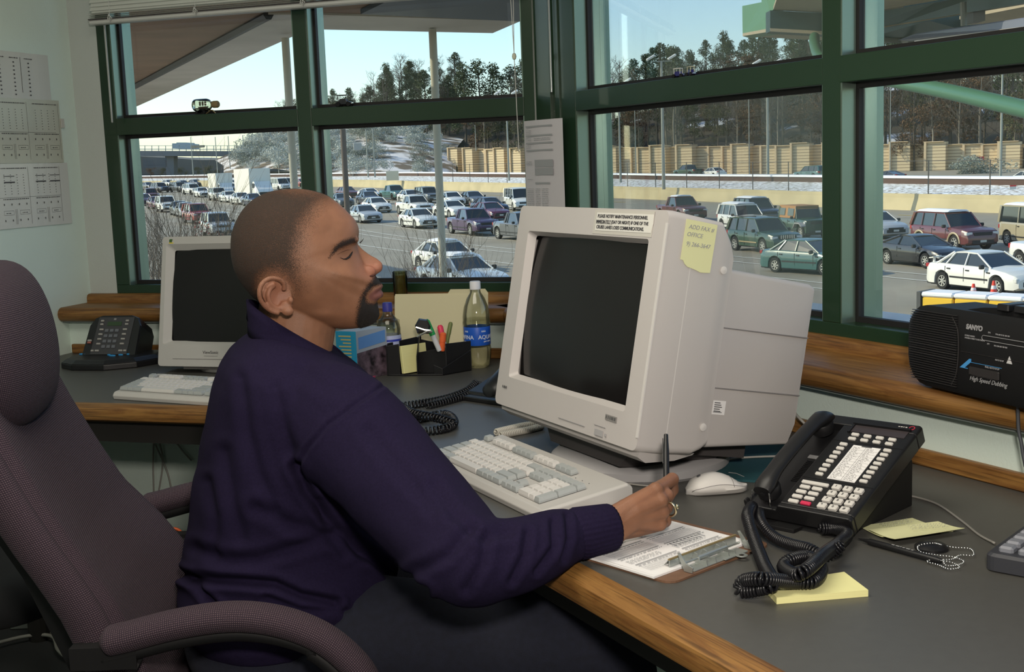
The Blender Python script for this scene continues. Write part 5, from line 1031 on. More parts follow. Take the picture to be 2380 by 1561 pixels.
# ring on the ring finger
rc = P4[2].lerp(M4[2], .25); rdn = (P4[2]-M4[2]).normalized(); b = MB(); u_ = rdn.orthogonal().normalized(); v_ = rdn.cross(u_); b.tube([rc+V(.006, 0, 0)+(u_*math.cos(t)+v_*math.sin(t))*.0118 for t in [2*PI*i/24 for i in range(24)]], .0020, 8, closed=True); ell(b, rc+V(.018, -.003, .004), .003, .003, .004); tag(b.build('ring', mat('gold_ring', (.75, .65, .42), .2, metal=1), smooth=True, angle=180), 'pale gold ring on the man\'s writing hand', 'ring')
pa, pb = onY(1548, 1011, 1.905), oz(1549, 1112, .842)+away*.030; dd = (pb-pa).normalized(); pe = empty('pen', pa, 0, 'black ballpoint pen held upright in the man\'s right hand', 'pen'); Lp = .142; pe.rotation_euler = (-dd).to_track_quat('Z', 'Y').to_euler()
MB().lathe([(.0012, .0), (.0034, .001), (.0038, -.012), (.0044, -.022), (.0048, -.03), (.0048, -Lp+.03), (.0045, -Lp+.015), (.001, -Lp)], 16).build('barrel', M_BLK, pe, smooth=True, angle=40)
MB().box((.0042, -.0012, -.05), (.0058, .0012, -.006)).build('clip', M_BLK, pe)
# ================================================================ clothes
mb = MB()
def trg(px0, px1, py, Y, b_, tilt=0.0, az=None, fw=None):
    """torso section seen between px0 (back) and px1 (front) at height py"""
    a0, a1 = onY(px0, py, Y), onY(px1, py, Y); c = (a0+a1)/2; a = (a1-a0).length/2
    return ering(c, None, a, b_, TF+V(0, 0, tilt), TS, 40, .86)
secs = [(602, 775, 790, 2.06, .085, -.34), (572, 815, 812, 2.065, .130, -.28), (538, 846, 838, 2.07, .170, -.22), (514, 860, 868, 2.07, .200, -.16), (498, 870, 908, 2.075, .216, -.12), (488, 872, 960, 2.08, .222, -.08), (468, 872, 1040, 2.08, .220, 0), (452, 872, 1120, 2.08, .215, .03), (445, 880, 1200, 2.08, .213, .05), (430, 905, 1280, 2.08, .218, .05), (415, 920, 1350, 2.08, .222, .05), (425, 905, 1410, 2.08, .215, .04), (445, 880, 1440, 2.08, .205, .03)]
mb.loft([trg(a, b_, y, Y, w_, t) for a, b_, y, Y, w_, t in secs])
def limb(mb, pts, rs_, n=24):
    mb.tube(pts, rs_, n)
# right sleeve
sleeve = spline([C_sh+TS*.08+V(.02, 0, -.02), S_+V(-.005, .01, -.002), onY(905, 1105, 1.83), onY(1010, 1215, 1.74), onY(1085, 1296, 1.665), onY(1165, 1302, 1.66), onz(1235, 1284, .783), onz(1300, 1252, .789), onz(1345, 1240, .792)], 5)
n_ = len(sleeve); rk = [0, .12, .25, .38, .52, .62, .74, .86, 1.0]; rv = [.085, .094, .084, .076, .068, .058, .052, .044, .037]
limb(mb, sleeve, [float(np.interp(i/(n_-1), rk, rv)) for i in range(n_)])
limb(mb, spline([C_sh-TS*.08+V(0, 0, -.02), Lsh, Lsh.lerp(Lel, .5), Lel, Lel.lerp(Lwr, .5), Lwr], 5), [.085]*6+[.08]*5+[.07]*5+[.06]*5+[.045]*5)
so = mb.build('tmp', None); rm = so.modifiers.new('r', 'REMESH'); rm.mode = 'VOXEL'; rm.voxel_size = .0055; sm = so.modifiers.new('s', 'SMOOTH'); sm.factor = .6; sm.iterations = 8
sub = so.modifiers.new('b', 'SUBSURF'); sub.levels = 1; sub.render_levels = 1
me = bake(so, 'sweatshirt'); N = len(me.vertices); co2 = np.empty(N*3); me.vertices.foreach_get('co', co2); co2 = co2.reshape(-1, 3); n2 = np.empty(N*3); me.vertex_normals.foreach_get('vector', n2); n2 = n2.reshape(-1, 3)
pp2 = projn(co2); face_cam = np.clip(-(n2@fn_)*2+.6, 0, 1)
creases = [  # picture polyline, depth (m), width (px)
 ([(688, 1085), (712, 1140), (760, 1205), (830, 1268), (905, 1330), (985, 1372)], .012, 11), ([(890, 898), (830, 935), (760, 985), (715, 1040), (696, 1090)], .0028, 5),
 ([(400, 1330), (470, 1345), (560, 1350), (640, 1358), (700, 1385), (780, 1400)], .011, 10), ([(500, 1405), (470, 1370), (440, 1345)], .008, 9), ([(455, 1275), (520, 1300), (600, 1300), (700, 1268), (780, 1245)], .006, 13), ([(600, 1180), (680, 1220), (760, 1240), (840, 1290)], .006, 14),
 ([(560, 880), (575, 1000), (600, 1100), (640, 1180)], .004, 13), ([(640, 900), (660, 1000), (690, 1090)], .0035, 12), ([(520, 1050), (540, 1150), (560, 1250)], .004, 14), ([(745, 1165), (760, 1230), (800, 1290)], .004, 10),
 ([(860, 1000), (930, 1090), (1010, 1180)], .004, 16), ([(960, 1330), (1040, 1290), (1090, 1230)], .005, 12), ([(1085, 1370), (1120, 1310), (1130, 1250)], .005, 11), ([(1190, 1350), (1220, 1290), (1225, 1240)], .005, 9), ([(1250, 1330), (1290, 1270), (1285, 1215)], .005, 8), ([(1310, 1300), (1325, 1250), (1318, 1200)], .0045, 7), ([(1010, 1130), (1060, 1200), (1120, 1245), (1180, 1235)], .005, 13),
 ([(480, 1120), (500, 1200), (495, 1290)], .004, 12), ([(620, 1390), (700, 1415), (800, 1420)], .005, 9), ([(700, 860), (760, 900), (850, 905)], .0025, 14)]
disp = np.zeros(N)
for pl_, dp_, wd in creases:
    d = sdist(pp2, pl_, False); disp += -dp_*np.exp(-(d/wd)**2)+dp_*.45*np.exp(-((d-wd*2.1)/(wd*1.1))**2)
nz_ = np.array([noise.noise(Vector(p)*9)*.0045+noise.noise(Vector(p)*21)*.0015 for p in co2])
co2 += n2*(disp*face_cam+nz_)[:, None]; me.vertices.foreach_set('co', co2.ravel()); me.update()
M_SH = mat('purple_sweatshirt', (.0130, .0092, .029), .95, bump=.5, bscale=1300, var=.14, vscale=300, spec=.12)
me.materials.clear(); me.materials.append(M_SH); me.polygons.foreach_set('use_smooth', [True]*len(me.polygons)); shirt = bpy.data.objects.new('sweatshirt', me); COL.objects.link(shirt); shirt.parent = person
# cuff
cu0, cu1 = onz(1338, 1241, .792), onz(1424, 1223, .7935); ax = (cu1-cu0).normalized(); u_ = ax.orthogonal().normalized(); v_ = ax.cross(u_); rings = []
for t, r in ((-.15, .034), (0, .0365), (.06, .0385), (.5, .0365), (.92, .0345), (1.0, .0325), (.98, .0300), (.8, .0295)):
    rings.append([cu0+(cu1-cu0)*t+(u_*math.cos(a)+v_*math.sin(a))*(r+.0005*math.sin(a*30)) for a in [2*PI*i/120 for i in range(120)]])
MB().loft(rings, cap=False).build('cuff', M_SH, person, smooth=True, angle=180)
# collar: stand and fall, following the neck
def collar_ring(cx, cy, half, lat, slope, Y=HY+.012, n=64):
    c = onY(cx, cy, Y); return [c+(HX+V(0, 0, slope))*(half*math.cos(a))+HYn*(lat*math.sin(a)) for a in [2*PI*i/n for i in range(n)]]
stand = [collar_ring(688, 800, .080, .073, -.62), collar_ring(688, 768, .078, .071, -.66), collar_ring(689, 762, .079, .073, -.66)]
fall = [collar_ring(687, 762, .0765, .072, -.66), collar_ring(687, 761, .079, .075, -.66), collar_ring(694, 778, .083, .081, -.58), collar_ring(704, 802, .090, .090, -.48), collar_ring(712, 820, .0955, .098, -.42)]
MB().loft(stand, cap=False).build('collar_stand', M_SH, person, smooth=True, angle=180, solid=.003)
MB().loft(fall, cap=False).build('collar', M_SH, person, smooth=True, angle=180, solid=.0035)
# trousers
mb = MB(); mb.loft([ering(C_hip+V(0, 0, .03), None, .15, .19, TF, TS, 30, .85), ering(C_hip+V(0, 0, -.06), None, .17, .205, TF, TS, 30, .8), ering(C_hip+V(0, 0, -.12), None, .15, .19, TF, TS, 30, .8)])
for h, k_, a_ in ((hipR, knR, anR), (hipL, knL, anL)): mb.tube(spline([h+V(-.04, 0, -.01), h.lerp(k_, .35), h.lerp(k_, .75), k_+V(.01, 0, -.01), k_.lerp(a_, .5)+V(.01, 0, 0), a_], 4), [.105]*4+[.098]*4+[.088]*4+[.078]*3+[.066]*4+[.060, .058], 24)
so = mb.build('tmp', None); rm = so.modifiers.new('r', 'REMESH'); rm.mode = 'VOXEL'; rm.voxel_size = .008; sm = so.modifiers.new('s', 'SMOOTH'); sm.factor = .6; sm.iterations = 6
me = bake(so, 'trousers'); me.materials.clear(); me.materials.append(mat('navy_trousers', (.006, .0075, .017), .9, bump=.4, bscale=900, var=.2, vscale=90)); me.polygons.foreach_set('use_smooth', [True]*len(me.polygons)); o = bpy.data.objects.new('trousers', me); COL.objects.link(o); o.parent = person
b = MB(); b.loft([ering(C_hip+V(0, 0, z_), None, .166, .200, TF, TS, 40, .85) for z_ in (.012, .045)], cap=False); b.build('belt', mat('brown_belt', (.05, .018, .01), .5), person, solid=.004)
for a_ in (anR, anL):
    b = MB(); R_ = []
    for t, w_, h0 in ((-.09, .03, .05), (-.07, .038, .085), (0, .04, .10), (.06, .042, .075), (.12, .048, .055), (.17, .04, .042), (.19, .02, .03)):
        R_.append([V(a_.x+t, a_.y+w_*math.cos(a), max(.0, h0*.5+h0*.5*math.sin(a))+.001) for a in [2*PI*i/20 for i in range(20)]])
    b.loft(R_); b.build('shoe', M_BLKM, person, smooth=True)
# ================================================================ office chair (upholstered, high back with head cushion)
def weave_mat():
    m = mat('woven_upholstery', (.1, .07, .08), .95); nt = m.node_tree; b = nt.nodes['Principled BSDF']; L = nt.links.new
    uv = nt.nodes.new('ShaderNodeUVMap'); mp = nt.nodes.new('ShaderNodeMapping'); mp.inputs['Scale'].default_value = (300, 300, 300); L(uv.outputs[0], mp.inputs[0])
    sx = nt.nodes.new('ShaderNodeSeparateXYZ'); L(mp.outputs[0], sx.inputs[0])
    def tri(s, ph=0):
        a = nt.nodes.new('ShaderNodeMath'); a.operation = 'MULTIPLY'; a.inputs[1].default_value = 2*PI; L(s, a.inputs[0]); c = nt.nodes.new('ShaderNodeMath'); c.operation = 'SINE'; L(a.outputs[0], c.inputs[0]); d = nt.nodes.new('ShaderNodeMath'); d.operation = 'MULTIPLY_ADD'; d.inputs[1].default_value = .5; d.inputs[2].default_value = .5; L(c.outputs[0], d.inputs[0]); return d.outputs[0]
    tx, ty = tri(sx.outputs[0]), tri(sx.outputs[1]); pr = nt.nodes.new('ShaderNodeMath'); pr.operation = 'MULTIPLY'; L(tx, pr.inputs[0]); L(ty, pr.inputs[1])
    r = nt.nodes.new('ShaderNodeValToRGB'); e = r.color_ramp.elements; e[0].position = .0; e[0].color = (.020, .013, .021, 1); e[1].position = .8; e[1].color = (.125, .092, .10, 1); e2 = r.color_ramp.elements.new(.32); e2.color = (.048, .023, .038, 1); L(pr.outputs[0], r.inputs[0])
    n = nt.nodes.new('ShaderNodeTexNoise'); n.inputs['Scale'].default_value = 1.3; L(mp.outputs[0], n.inputs['Vector']); v = nt.nodes.new('ShaderNodeMapRange'); v.inputs['To Min'].default_value = .5; v.inputs['To Max'].default_value = 1.5; L(n.outputs['Fac'], v.inputs['Value'])
    s = nt.nodes.new('ShaderNodeVectorMath'); s.operation = 'SCALE'; L(r.outputs[0], s.inputs[0]); L(v.outputs[0], s.inputs['Scale']); L(s.outputs[0], b.inputs['Base Color'])
    bp = nt.nodes.new('ShaderNodeBump'); bp.inputs['Strength'].default_value = .8; bp.inputs['Distance'].default_value = .0015; L(pr.outputs[0], bp.inputs['Height']); L(bp.outputs[0], b.inputs['Normal']); return m
M_WV = weave_mat()
def uvgrid(name, grid, m, parent, closed_u=False, solid=0):
    """grid[j][i] of points with a metric UV map"""
    nj, ni = len(grid), len(grid[0]); vs = [p for r in grid for p in r]; fs = []
    for j in range(nj-1):
        for i in range(ni if closed_u else ni-1): k = (i+1) % ni; fs.append((j*ni+i, j*ni+k, (j+1)*ni+k, (j+1)*ni+i))
    me = bpy.data.meshes.new(name); me.from_pydata([tuple(p) for p in vs], [], fs); uvl = me.uv_layers.new(name='UVMap'); mid = grid[nj//2]
    U = [0]; 
    for i in range(ni): U.append(U[-1]+(Vector(mid[(i+1) % ni])-Vector(mid[i])).length)
    c = ni//4; Vv = [0]
    for j in range(nj-1): Vv.append(Vv[-1]+(Vector(grid[j+1][c])-Vector(grid[j][c])).length)
    li = 0; data = []
    for j in range(nj-1):
        for i in range(ni if closed_u else ni-1): data += [U[i], Vv[j], U[i+1], Vv[j], U[i+1], Vv[j+1], U[i], Vv[j+1]]
    uvl.data.foreach_set('uv', data); me.polygons.foreach_set('use_smooth', [True]*len(me.polygons)); me.materials.append(m)
    o = bpy.data.objects.new(name, me); COL.objects.link(o); o.parent = parent; return o
CY = 2.05
chair = empty('office_chair', (0, 0, 0), 0, 'high-backed office chair in purple-grey woven fabric, nearest the camera', 'chair')
# front profile of the back, x as a function of height
bz = [.44, .52, .60, .68, .76, .84, .92, 1.0, 1.06]
bx = [-.580, -.585, -.615, -.660, -.720, -.765, -.805, -.840, -.870]
def fx(z): return float(np.interp(z, bz, bx))
def ring_xy(z, front, half, thick, bol, n=64):
    """plan section of the back at height z: concave front between side bolsters"""
    pts = []
    for i in range(n):
        t = 2*PI*i/n; c, s = math.cos(t), math.sin(t); y = half*math.copysign(abs(s)**.62, s); u = y/half
        if c >= 0: x = front+bol*(abs(u)**2.6)-max(0, abs(u)-.90)/.10*.035*1.0
        else: x = front-thick*(1-.35*u*u)
        k = abs(c)**.35; xm = front-thick*.32
        x = xm+(x-xm)*k; pts.append((x-y*.16*min(1, max(0, (z-.55)/.2)), CY+y, z))
    return pts
g = []
for z in np.linspace(.43, 1.07, 44):
    e = min(1, (z-.425)/.05)**.5*min(1, (1.085-z)/.07)**.5
    half = (.235+.025*math.sin((z-.45)*4.6))*(.75+.25*e); g.append(ring_xy(z, fx(z), half, .075*(.5+.5*e), .022))
uvgrid('backrest', g, M_WV, chair, True)
# rim cushion around the near and far edges + welt seam
for s in (-1, 1):
    pts = [V(fx(z)-.040-s*.245*.16*min(1, max(0, (z-.55)/.2)), CY+s*(.232+.025*math.sin((z-.45)*4.6)), z) for z in np.linspace(.47, 1.05, 18)]; gg = []
    for i, p in enumerate(pts):
        r = .027*min(1, (i+1)/3, (len(pts)-i)/3)**.5; gg.append([(p.x+r*1.15*math.cos(a), p.y+r*.8*math.sin(a), p.z+r*.3*math.cos(a)) for a in [2*PI*k/24 for k in range(24)]])
    uvgrid('edge_cushion', gg, M_WV, chair, True)
# head cushion: fat pillow
g = []
for j in range(29):
    t = -PI/2+PI*j/28; z0 = 1.065+.135*math.sin(t)*(1 if t > 0 else 1.0); ct = max(.0, math.cos(t))**.55; row = []
    for i in range(56):
        a = 2*PI*i/56; c_, s_ = math.cos(a), math.sin(a); row.append((-.862-.11*(z0-1.07)-.16*.205*ct*math.copysign(abs(s_)**.75, s_)+(.085 if c_ > 0 else .07)*ct*math.copysign(abs(c_)**.7, c_), CY-.02+.205*ct*math.copysign(abs(s_)**.75, s_), z0))
    g.append(row)
uvgrid('head_cushion', g, M_WV, chair, True)
MB().box((-.94, CY-.16, .45), (-.70, CY+.16, .9), Matrix.Translation((-.05, 0, 0)) @ Matrix.Identity(4)) 
b = MB(); b.loft([[(fx(z)-.125-.0*k, y, z) for y in (CY-.15, CY+.15)]+[(fx(z)-.070, y, z) for y in (CY+.17, CY-.17)] for z, k in ((.46, 0), (.7, 0), (.95, 0))]); b.build('back_shell', M_BLKM, chair)
# seat
g = []
for j in range(17):
    t = -PI/2+PI*j/16; zz = .455+.055*math.sin(t); ct = max(0, math.cos(t))**.45; g.append([(-.31+.25*ct*math.copysign(abs(math.cos(a))**.6, math.cos(a)), CY+.255*ct*math.copysign(abs(math.sin(a))**.6, math.sin(a)), zz) for a in [2*PI*k/48 for k in range(48)]])
uvgrid('seat', g, M_WV, chair, True)
# looped arms
def arm(y, pxs=None):
    path = pxs; pts = spline(path, 8); n = len(pts); gg = []
    for i, p in enumerate(pts):
        t = (pts[min(i+1, n-1)]-pts[max(i-1, 0)]).normalized(); u = V(0, 1, 0); v = t.cross(u).normalized(); k = min(1, (i+.6)/3, (n-i-.4)/3)**.5
        gg.append([tuple(p+u*(.030*k*math.cos(a))+v*(.0225*k*math.sin(a))) for a in [2*PI*q/24 for q in range(24)]])
    uvgrid('armrest', gg, M_WV, chair, True)
    b = MB(); b.tube([p-(pts[min(i+1, n-1)]-pts[max(i-1, 0)]).normalized().cross(V(0, 1, 0))*-.0 - V(0, 0, .026) if i < n*.55 else p+V(-.020, 0, -.020) for i, p in enumerate(pts)], .0125, 10); b.build('arm_frame', M_BLKM, chair, smooth=True, angle=180)
YN = 1.765
near = [onY(238, 1492, YN), onY(300, 1478, YN), onY(400, 1452, YN), onY(500, 1435, YN), onY(580, 1433, YN), onY(660, 1446, YN), onY(735, 1474, YN), onY(795, 1515, YN), onY(845, 1572, YN), onY(862, 1640, YN), onY(840, 1720, YN), onY(770, 1790, YN)]
arm(YN, near)
arm(CY*2-YN, [V(p.x-.13, 2.42, p.z+.03) for p in near])
for s in (-1, 1): b = MB(); b.box((-.58, CY+s*.285-.012, .60), (-.68, CY+s*.285+.012, .635)); b.tube([V(-.66, CY+s*.26, .62), V(-.60, CY+s*.285, .61), V(-.58, CY+s*.285, .60)], .012, 8); b.build('arm_bracket', M_BLKM, chair)
b = MB(); b.lathe([(.03, .12), (.03, .40), (.10, .405), (.10, .41)], 20, Matrix.Translation((-.35, CY, 0))); b.build('gas_column', M_BLKM, chair, smooth=True, angle=40)
for k in range(5):
    a = 2*PI*k/5+.3; d = V(math.cos(a), math.sin(a), 0); c0 = V(-.35, CY, .10)
    MB().tube([c0, c0+d*.28+V(0, 0, -.03)], [.028, .016], 10).build('base_leg', M_BLKM, chair, smooth=True); MB().lathe([(.0, -.02), (.026, -.02), (.028, -.014), (.028, .014), (.026, .02), (0, .02)], 18, Matrix.Translation(c0+d*.28+V(0, 0, -.071)) @ Matrix.Rotation(PI/2, 4, 'X')).build('caster', M_BLKM, chair, smooth=True, angle=40)
# floor box and loose cables at the far left
p = onz(120, 1440, .02); b = MB(); b.box((-.10, -.06, .0), (.10, .10, .12), bev=.004); e = b.build('floor_junction_box', mat('floor_box_grey', (.20, .22, .20), .6), None, loc=V(p.x-.02, p.y+.04, .0)); tag(e, 'low grey utility box on the floor behind the chair', 'box')
cable('floor_cable', [onz(-30, 1500, .02), onz(60, 1478, .02), onz(120, 1478, .02), onz(135, 1510, .02), onz(165, 1528, .02), onz(212, 1515, .02)], .0055, M_WCORD, 'pale cable looping over the dark floor at the lower left')
cable('floor_cable', [onz(118, 1470, .02), onz(140, 1474, .02), onz(165, 1466, .02)], .004, M_WCORD, 'small curl of pale cable beside the floor box')
cable('floor_cable', [onY(398, 1228, 2.9), onY(412, 1230, 2.9), onY(425, 1240, 2.9)], .004, mat('orange_wire', (.7, .12, .03), .5), 'orange-red wire glimpsed between chair back and man')

bc = empty('office_chair', (-1.22, 2.52, 0), math.radians(200), 'black office chair mostly hidden behind the purple-grey chair at the left edge', 'chair')
MBF = mat('black_chair_fabric', (.008, .009, .010), .95)
def pill(x0, x1, y0, y1, z0, z1, n=10):
    R_ = []
    for j in range(n+1):
        t = -PI/2+PI*j/n; k = max(.0, math.cos(t))**.5; R_.append([((x0+x1)/2+(x1-x0)/2*(.72+.28*k)*math.copysign(abs(math.cos(a))**.5, math.cos(a)), (y0+y1)/2+(y1-y0)/2*(.72+.28*k)*math.copysign(abs(math.sin(a))**.5, math.sin(a)), (z0+z1)/2+(z1-z0)/2*math.sin(t)) for a in [2*PI*q/32 for q in range(32)]])
    return MB().loft(R_)
pill(-.24, .24, -.26, .22, .43, .53).build('seat', MBF, bc, smooth=True); pill(-.27, .27, -.34, -.22, .50, .86).build('backrest', MBF, bc, smooth=True)
for s in (-1, 1): MB().tube([V(s*.27, -.2, .5), V(s*.30, -.15, .68), V(s*.30, .12, .68), V(s*.27, .15, .48)], .02, 8).build('armrest', M_BLKM, bc, smooth=True)
MB().cyl((0, -.02, .10), (0, -.02, .44), .03, 12).build('gas_column', M_BLKM, bc)
for k in range(5):
    a = 2*PI*k/5; MB().tube([V(0, -.02, .09), V(.27*math.cos(a), -.02+.27*math.sin(a), .05)], [.026, .016], 8).build('base_leg', M_BLKM, bc); MB().lathe([(.0, -.018), (.024, -.016), (.024, .016), (0, .018)], 14, Matrix.Translation((.27*math.cos(a), -.02+.27*math.sin(a), .0245)) @ Matrix.Rotation(PI/2, 4, 'X')).build('caster', M_BLKM, bc)
# ================================================================ outside: motorway seen from the raised booth
GS, G0 = .0133, -4.37
def gz(x, y): return G0+GS*y
def G(px, py, h=0): 
    d = ray(px, py); t = (G0+h-CAM.z+GS*CAM.y)/(d.z-GS*d.y); return CAM+d*t
M_ROAD = mat('concrete_road', (.285, .255, .20), .85, var=.12, vscale=.35)
M_CONC = mat('barrier_concrete', (.50, .42, .255), .85, var=.14, vscale=.5)
M_SNOW = mat('snow', (.82, .83, .86), .7, bump=.6, bscale=6)
M_LINE = mat('road_line', (.62, .60, .53), .8); M_YLINE = mat('yellow_line', (.6, .42, .08), .8)
road = MB(); road.add([(-700, 6, gz(0, 6)), (500, 6, gz(0, 6)), (500, 900, gz(0, 900)), (-700, 900, gz(0, 900))], [(0, 1, 2, 3)])
tag(road.build('highway', M_ROAD), 'wide grey concrete motorway roadway filling the view outside', 'road', kind='structure')
cols = [-200, 330, 773, 1002, 1217, 1415, 1650, 1908, 2150, 2380, 2800, 3300]
bY = [330, 262, 206.7, 171, 147.7, 127, 112, 97, 88.5, 80.8, 70, 60]; bP = [434, 433.6, 434, 441.8, 449, 459.6, 468.8, 481, 490, 497, 512, 530]
Bp = [G(x, p) for x, p in zip(cols, bP)]
def tang(i, P): return (P[min(i+1, len(P)-1)]-P[max(i-1, 0)]).normalized()
def off(P, o, dz=0.0):
    out = []
    for i, p in enumerate(P):
        t = tang(i, P); n = V(-t.y, t.x, 0).normalized(); out.append(V(p.x+n.x*o, p.y+n.y*o, p.z+dz))
    return out
Bs = spline(Bp, 4)
def strip(name, A, B_, m): 
    n = len(A); mb = MB(); mb.add([tuple(p) for p in A]+[tuple(p) for p in B_], [(i, i+1, n+i+1, n+i) for i in range(n-1)]); return mb.build(name, m)
def sweep(P, prof, name, m, sm=False):
    mb = MB(); mb.loft([[V(q.x, q.y, q.z) for q in [off(P, o, h)[i] for o, h in prof]] for i in range(len(P))]); return mb.build(name, m, smooth=sm)
sg = 1 if (off(Bp, 1)[5]-Bp[5]).y > 0 else -1
tag(sweep(Bs, [(0, -.2), (sg*.08, .25), (sg*.22, .9), (sg*.24, 1.2), (sg*.45, 1.2), (sg*.6, -.2)], 'median_barrier', M_CONC), 'long low tan concrete barrier beyond the traffic lanes', 'barrier', kind='structure')
bal = mat('snowy_ballast', (.45, .42, .37), .9); nt = bal.node_tree; b_ = nt.nodes['Principled BSDF']; tc = nt.nodes.new('ShaderNodeTexCoord'); n_ = nt.nodes.new('ShaderNodeTexNoise'); n_.inputs['Scale'].default_value = 3.2; n_.inputs['Detail'].default_value = 3; r_ = nt.nodes.new('ShaderNodeValToRGB'); r_.color_ramp.elements[0].position = .42; r_.color_ramp.elements[0].color = (.30, .25, .19, 1); r_.color_ramp.elements[1].position = .52; r_.color_ramp.elements[1].color = (.85, .85, .85, 1); nt.links.new(tc.outputs['Object'], n_.inputs['Vector']); nt.links.new(n_.outputs['Fac'], r_.inputs[0]); nt.links.new(r_.outputs[0], b_.inputs['Base Color'])
r0_, r1_ = off(Bs, sg*.45, 1.15), off(Bs, sg*7.5, 1.55); o = strip('ballast_strip', r0_, r1_, bal); tag(o, 'strip of snow-dusted stones behind the tan barrier', 'ballast', kind='structure')
tag(sweep(off(Bs, sg*7.5, 1.5), [(0, -.1), (0, .50), (sg*.3, .50), (sg*.3, -.1)], 'guard_wall', mat('rusty_wall', (.085, .05, .04), .9)), 'low dark rust-brown wall behind the snowy stones', 'wall', kind='structure')
tag(sweep(off(Bs, sg*7.4, 2.0), [(0, 0), (0, .16), (sg*.6, .2), (sg*.6, 0)], 'snow_cap', M_SNOW), 'line of snow lying along the rust-brown wall', 'snow', kind='stuff')
# sound wall
wc = [560, 900, 1043, 1220, 1412, 1650, 1908, 2150, 2380, 2800, 3300]; wY = [330, 268, 247, 228, 211, 198, 187, 179, 172, 160, 150]; wT = [356, 350, 348, 348.5, 344.6, 341, 338, 336.5, 336, 336, 338]; WH = 4.7
Wt = [onY(x, p, Y) for x, p, Y in zip(wc, wT, wY)]; Wb = [V(p.x, p.y, p.z-WH) for p in Wt]
Fr = off(Bs, sg*7.8, 1.45)
# ground between the rust wall and sound wall, and the hill behind
def atY(P, Y):
    for a, b in zip(P, P[1:]):
        if (a.y-Y)*(b.y-Y) <= 0: return a.lerp(b, (Y-a.y)/(b.y-a.y+1e-9))
    return P[-1]
def lerpl(P, t): f = t*(len(P)-1); i = min(int(f), len(P)-2); return P[i].lerp(P[i+1], f-i)
NS = 40; Fr2 = [lerpl(Fr[6:], i/NS) for i in range(NS+1)]; Wb2 = [lerpl(Wb, i/NS) for i in range(NS+1)]
tag(strip('far_carriageway', Fr2, Wb2, M_ROAD), 'far carriageway between rust-brown wall and sound wall', 'road', kind='structure')
wd_ = mat('wood_soil', (.07, .05, .035), .95); nt = wd_.node_tree; b_ = nt.nodes['Principled BSDF']; tc = nt.nodes.new('ShaderNodeTexCoord'); n_ = nt.nodes.new('ShaderNodeTexNoise'); n_.inputs['Scale'].default_value = .09; n_.inputs['Detail'].default_value = 7; r_ = nt.nodes.new('ShaderNodeValToRGB'); r_.color_ramp.elements[0].position = .60; r_.color_ramp.elements[0].color = (.055, .042, .030, 1); r_.color_ramp.elements[1].position = .66; r_.color_ramp.elements[1].color = (.55, .57, .62, 1); nt.links.new(tc.outputs['Object'], n_.inputs['Vector']); nt.links.new(n_.outputs['Fac'], r_.inputs[0]); nt.links.new(r_.outputs[0], b_.inputs['Base Color'])
def wn(i, P): t = tang(i, P); n = V(-t.y, t.x, 0).normalized(); return n if n.y > 0 else -n
hill = MB(); HW = [lerpl(Wb[2:], i/30) for i in range(31)]; hz = [(0, 0), (8, 1.2), (25, 5.5), (45, 10.5), (80, 16), (140, 19)]
hill.loft([[p+wn(i, HW)*d+V(0, 0, h) for d, h in hz] for i, p in enumerate(HW)], cap=False, close=False); tag(hill.build('wooded_slope', wd_, smooth=True), 'dark brown wooded slope rising behind the sound wall', 'hill', kind='structure')
# sound wall panels: staggered, each panel a mesh in one wall object
pan = mat('sound_wall_panel', (.60, .46, .29), .85); nt = pan.node_tree; b_ = nt.nodes['Principled BSDF']; tc = nt.nodes.new('ShaderNodeTexCoord'); sx_ = nt.nodes.new('ShaderNodeSeparateXYZ'); m_ = nt.nodes.new('ShaderNodeMath'); m_.operation = 'MULTIPLY'; m_.inputs[1].default_value = 2.2; f_ = nt.nodes.new('ShaderNodeMath'); f_.operation = 'FRACT'; r_ = nt.nodes.new('ShaderNodeValToRGB'); r_.color_ramp.elements[0].position = .14; r_.color_ramp.elements[0].color = (.26, .19, .12, 1); r_.color_ramp.elements[1].position = .26; r_.color_ramp.elements[1].color = (.66, .52, .33, 1)
L = nt.links.new; L(tc.outputs['Object'], sx_.inputs[0]); L(sx_.outputs[2], m_.inputs[0]); L(m_.outputs[0], f_.inputs[0]); L(f_.outputs[0], r_.inputs[0]); L(r_.outputs[0], b_.inputs['Base Color'])
sw = empty('sound_wall', Wb[4], 0, 'tan staggered panel sound wall in front of the woods', 'wall'); sw['kind'] = 'structure'
segs = resample([V(p.x, p.y, 0) for p in spline(Wb[2:], 6)], 2.5)
def zbase(p): 
    best = min(range(len(Wb)-1), key=lambda i: min((Wb[i].xy-p.xy).length, (Wb[i+1].xy-p.xy).length)); q = spline(Wb, 6); j = min(range(len(q)), key=lambda k: (q[k].xy-p.xy).length); return q[j].z
Wsp = spline(Wb, 8)
def zb(p): return min(Wsp, key=lambda q: (q.xy-p.xy).length).z
pb = MB(); po = MB(); seq = [0, 1, 0, 1, 1, 0, 0, 1, 0, 1, 1, 1, 0, 1, 0, 0]; R_ = random.Random(2)
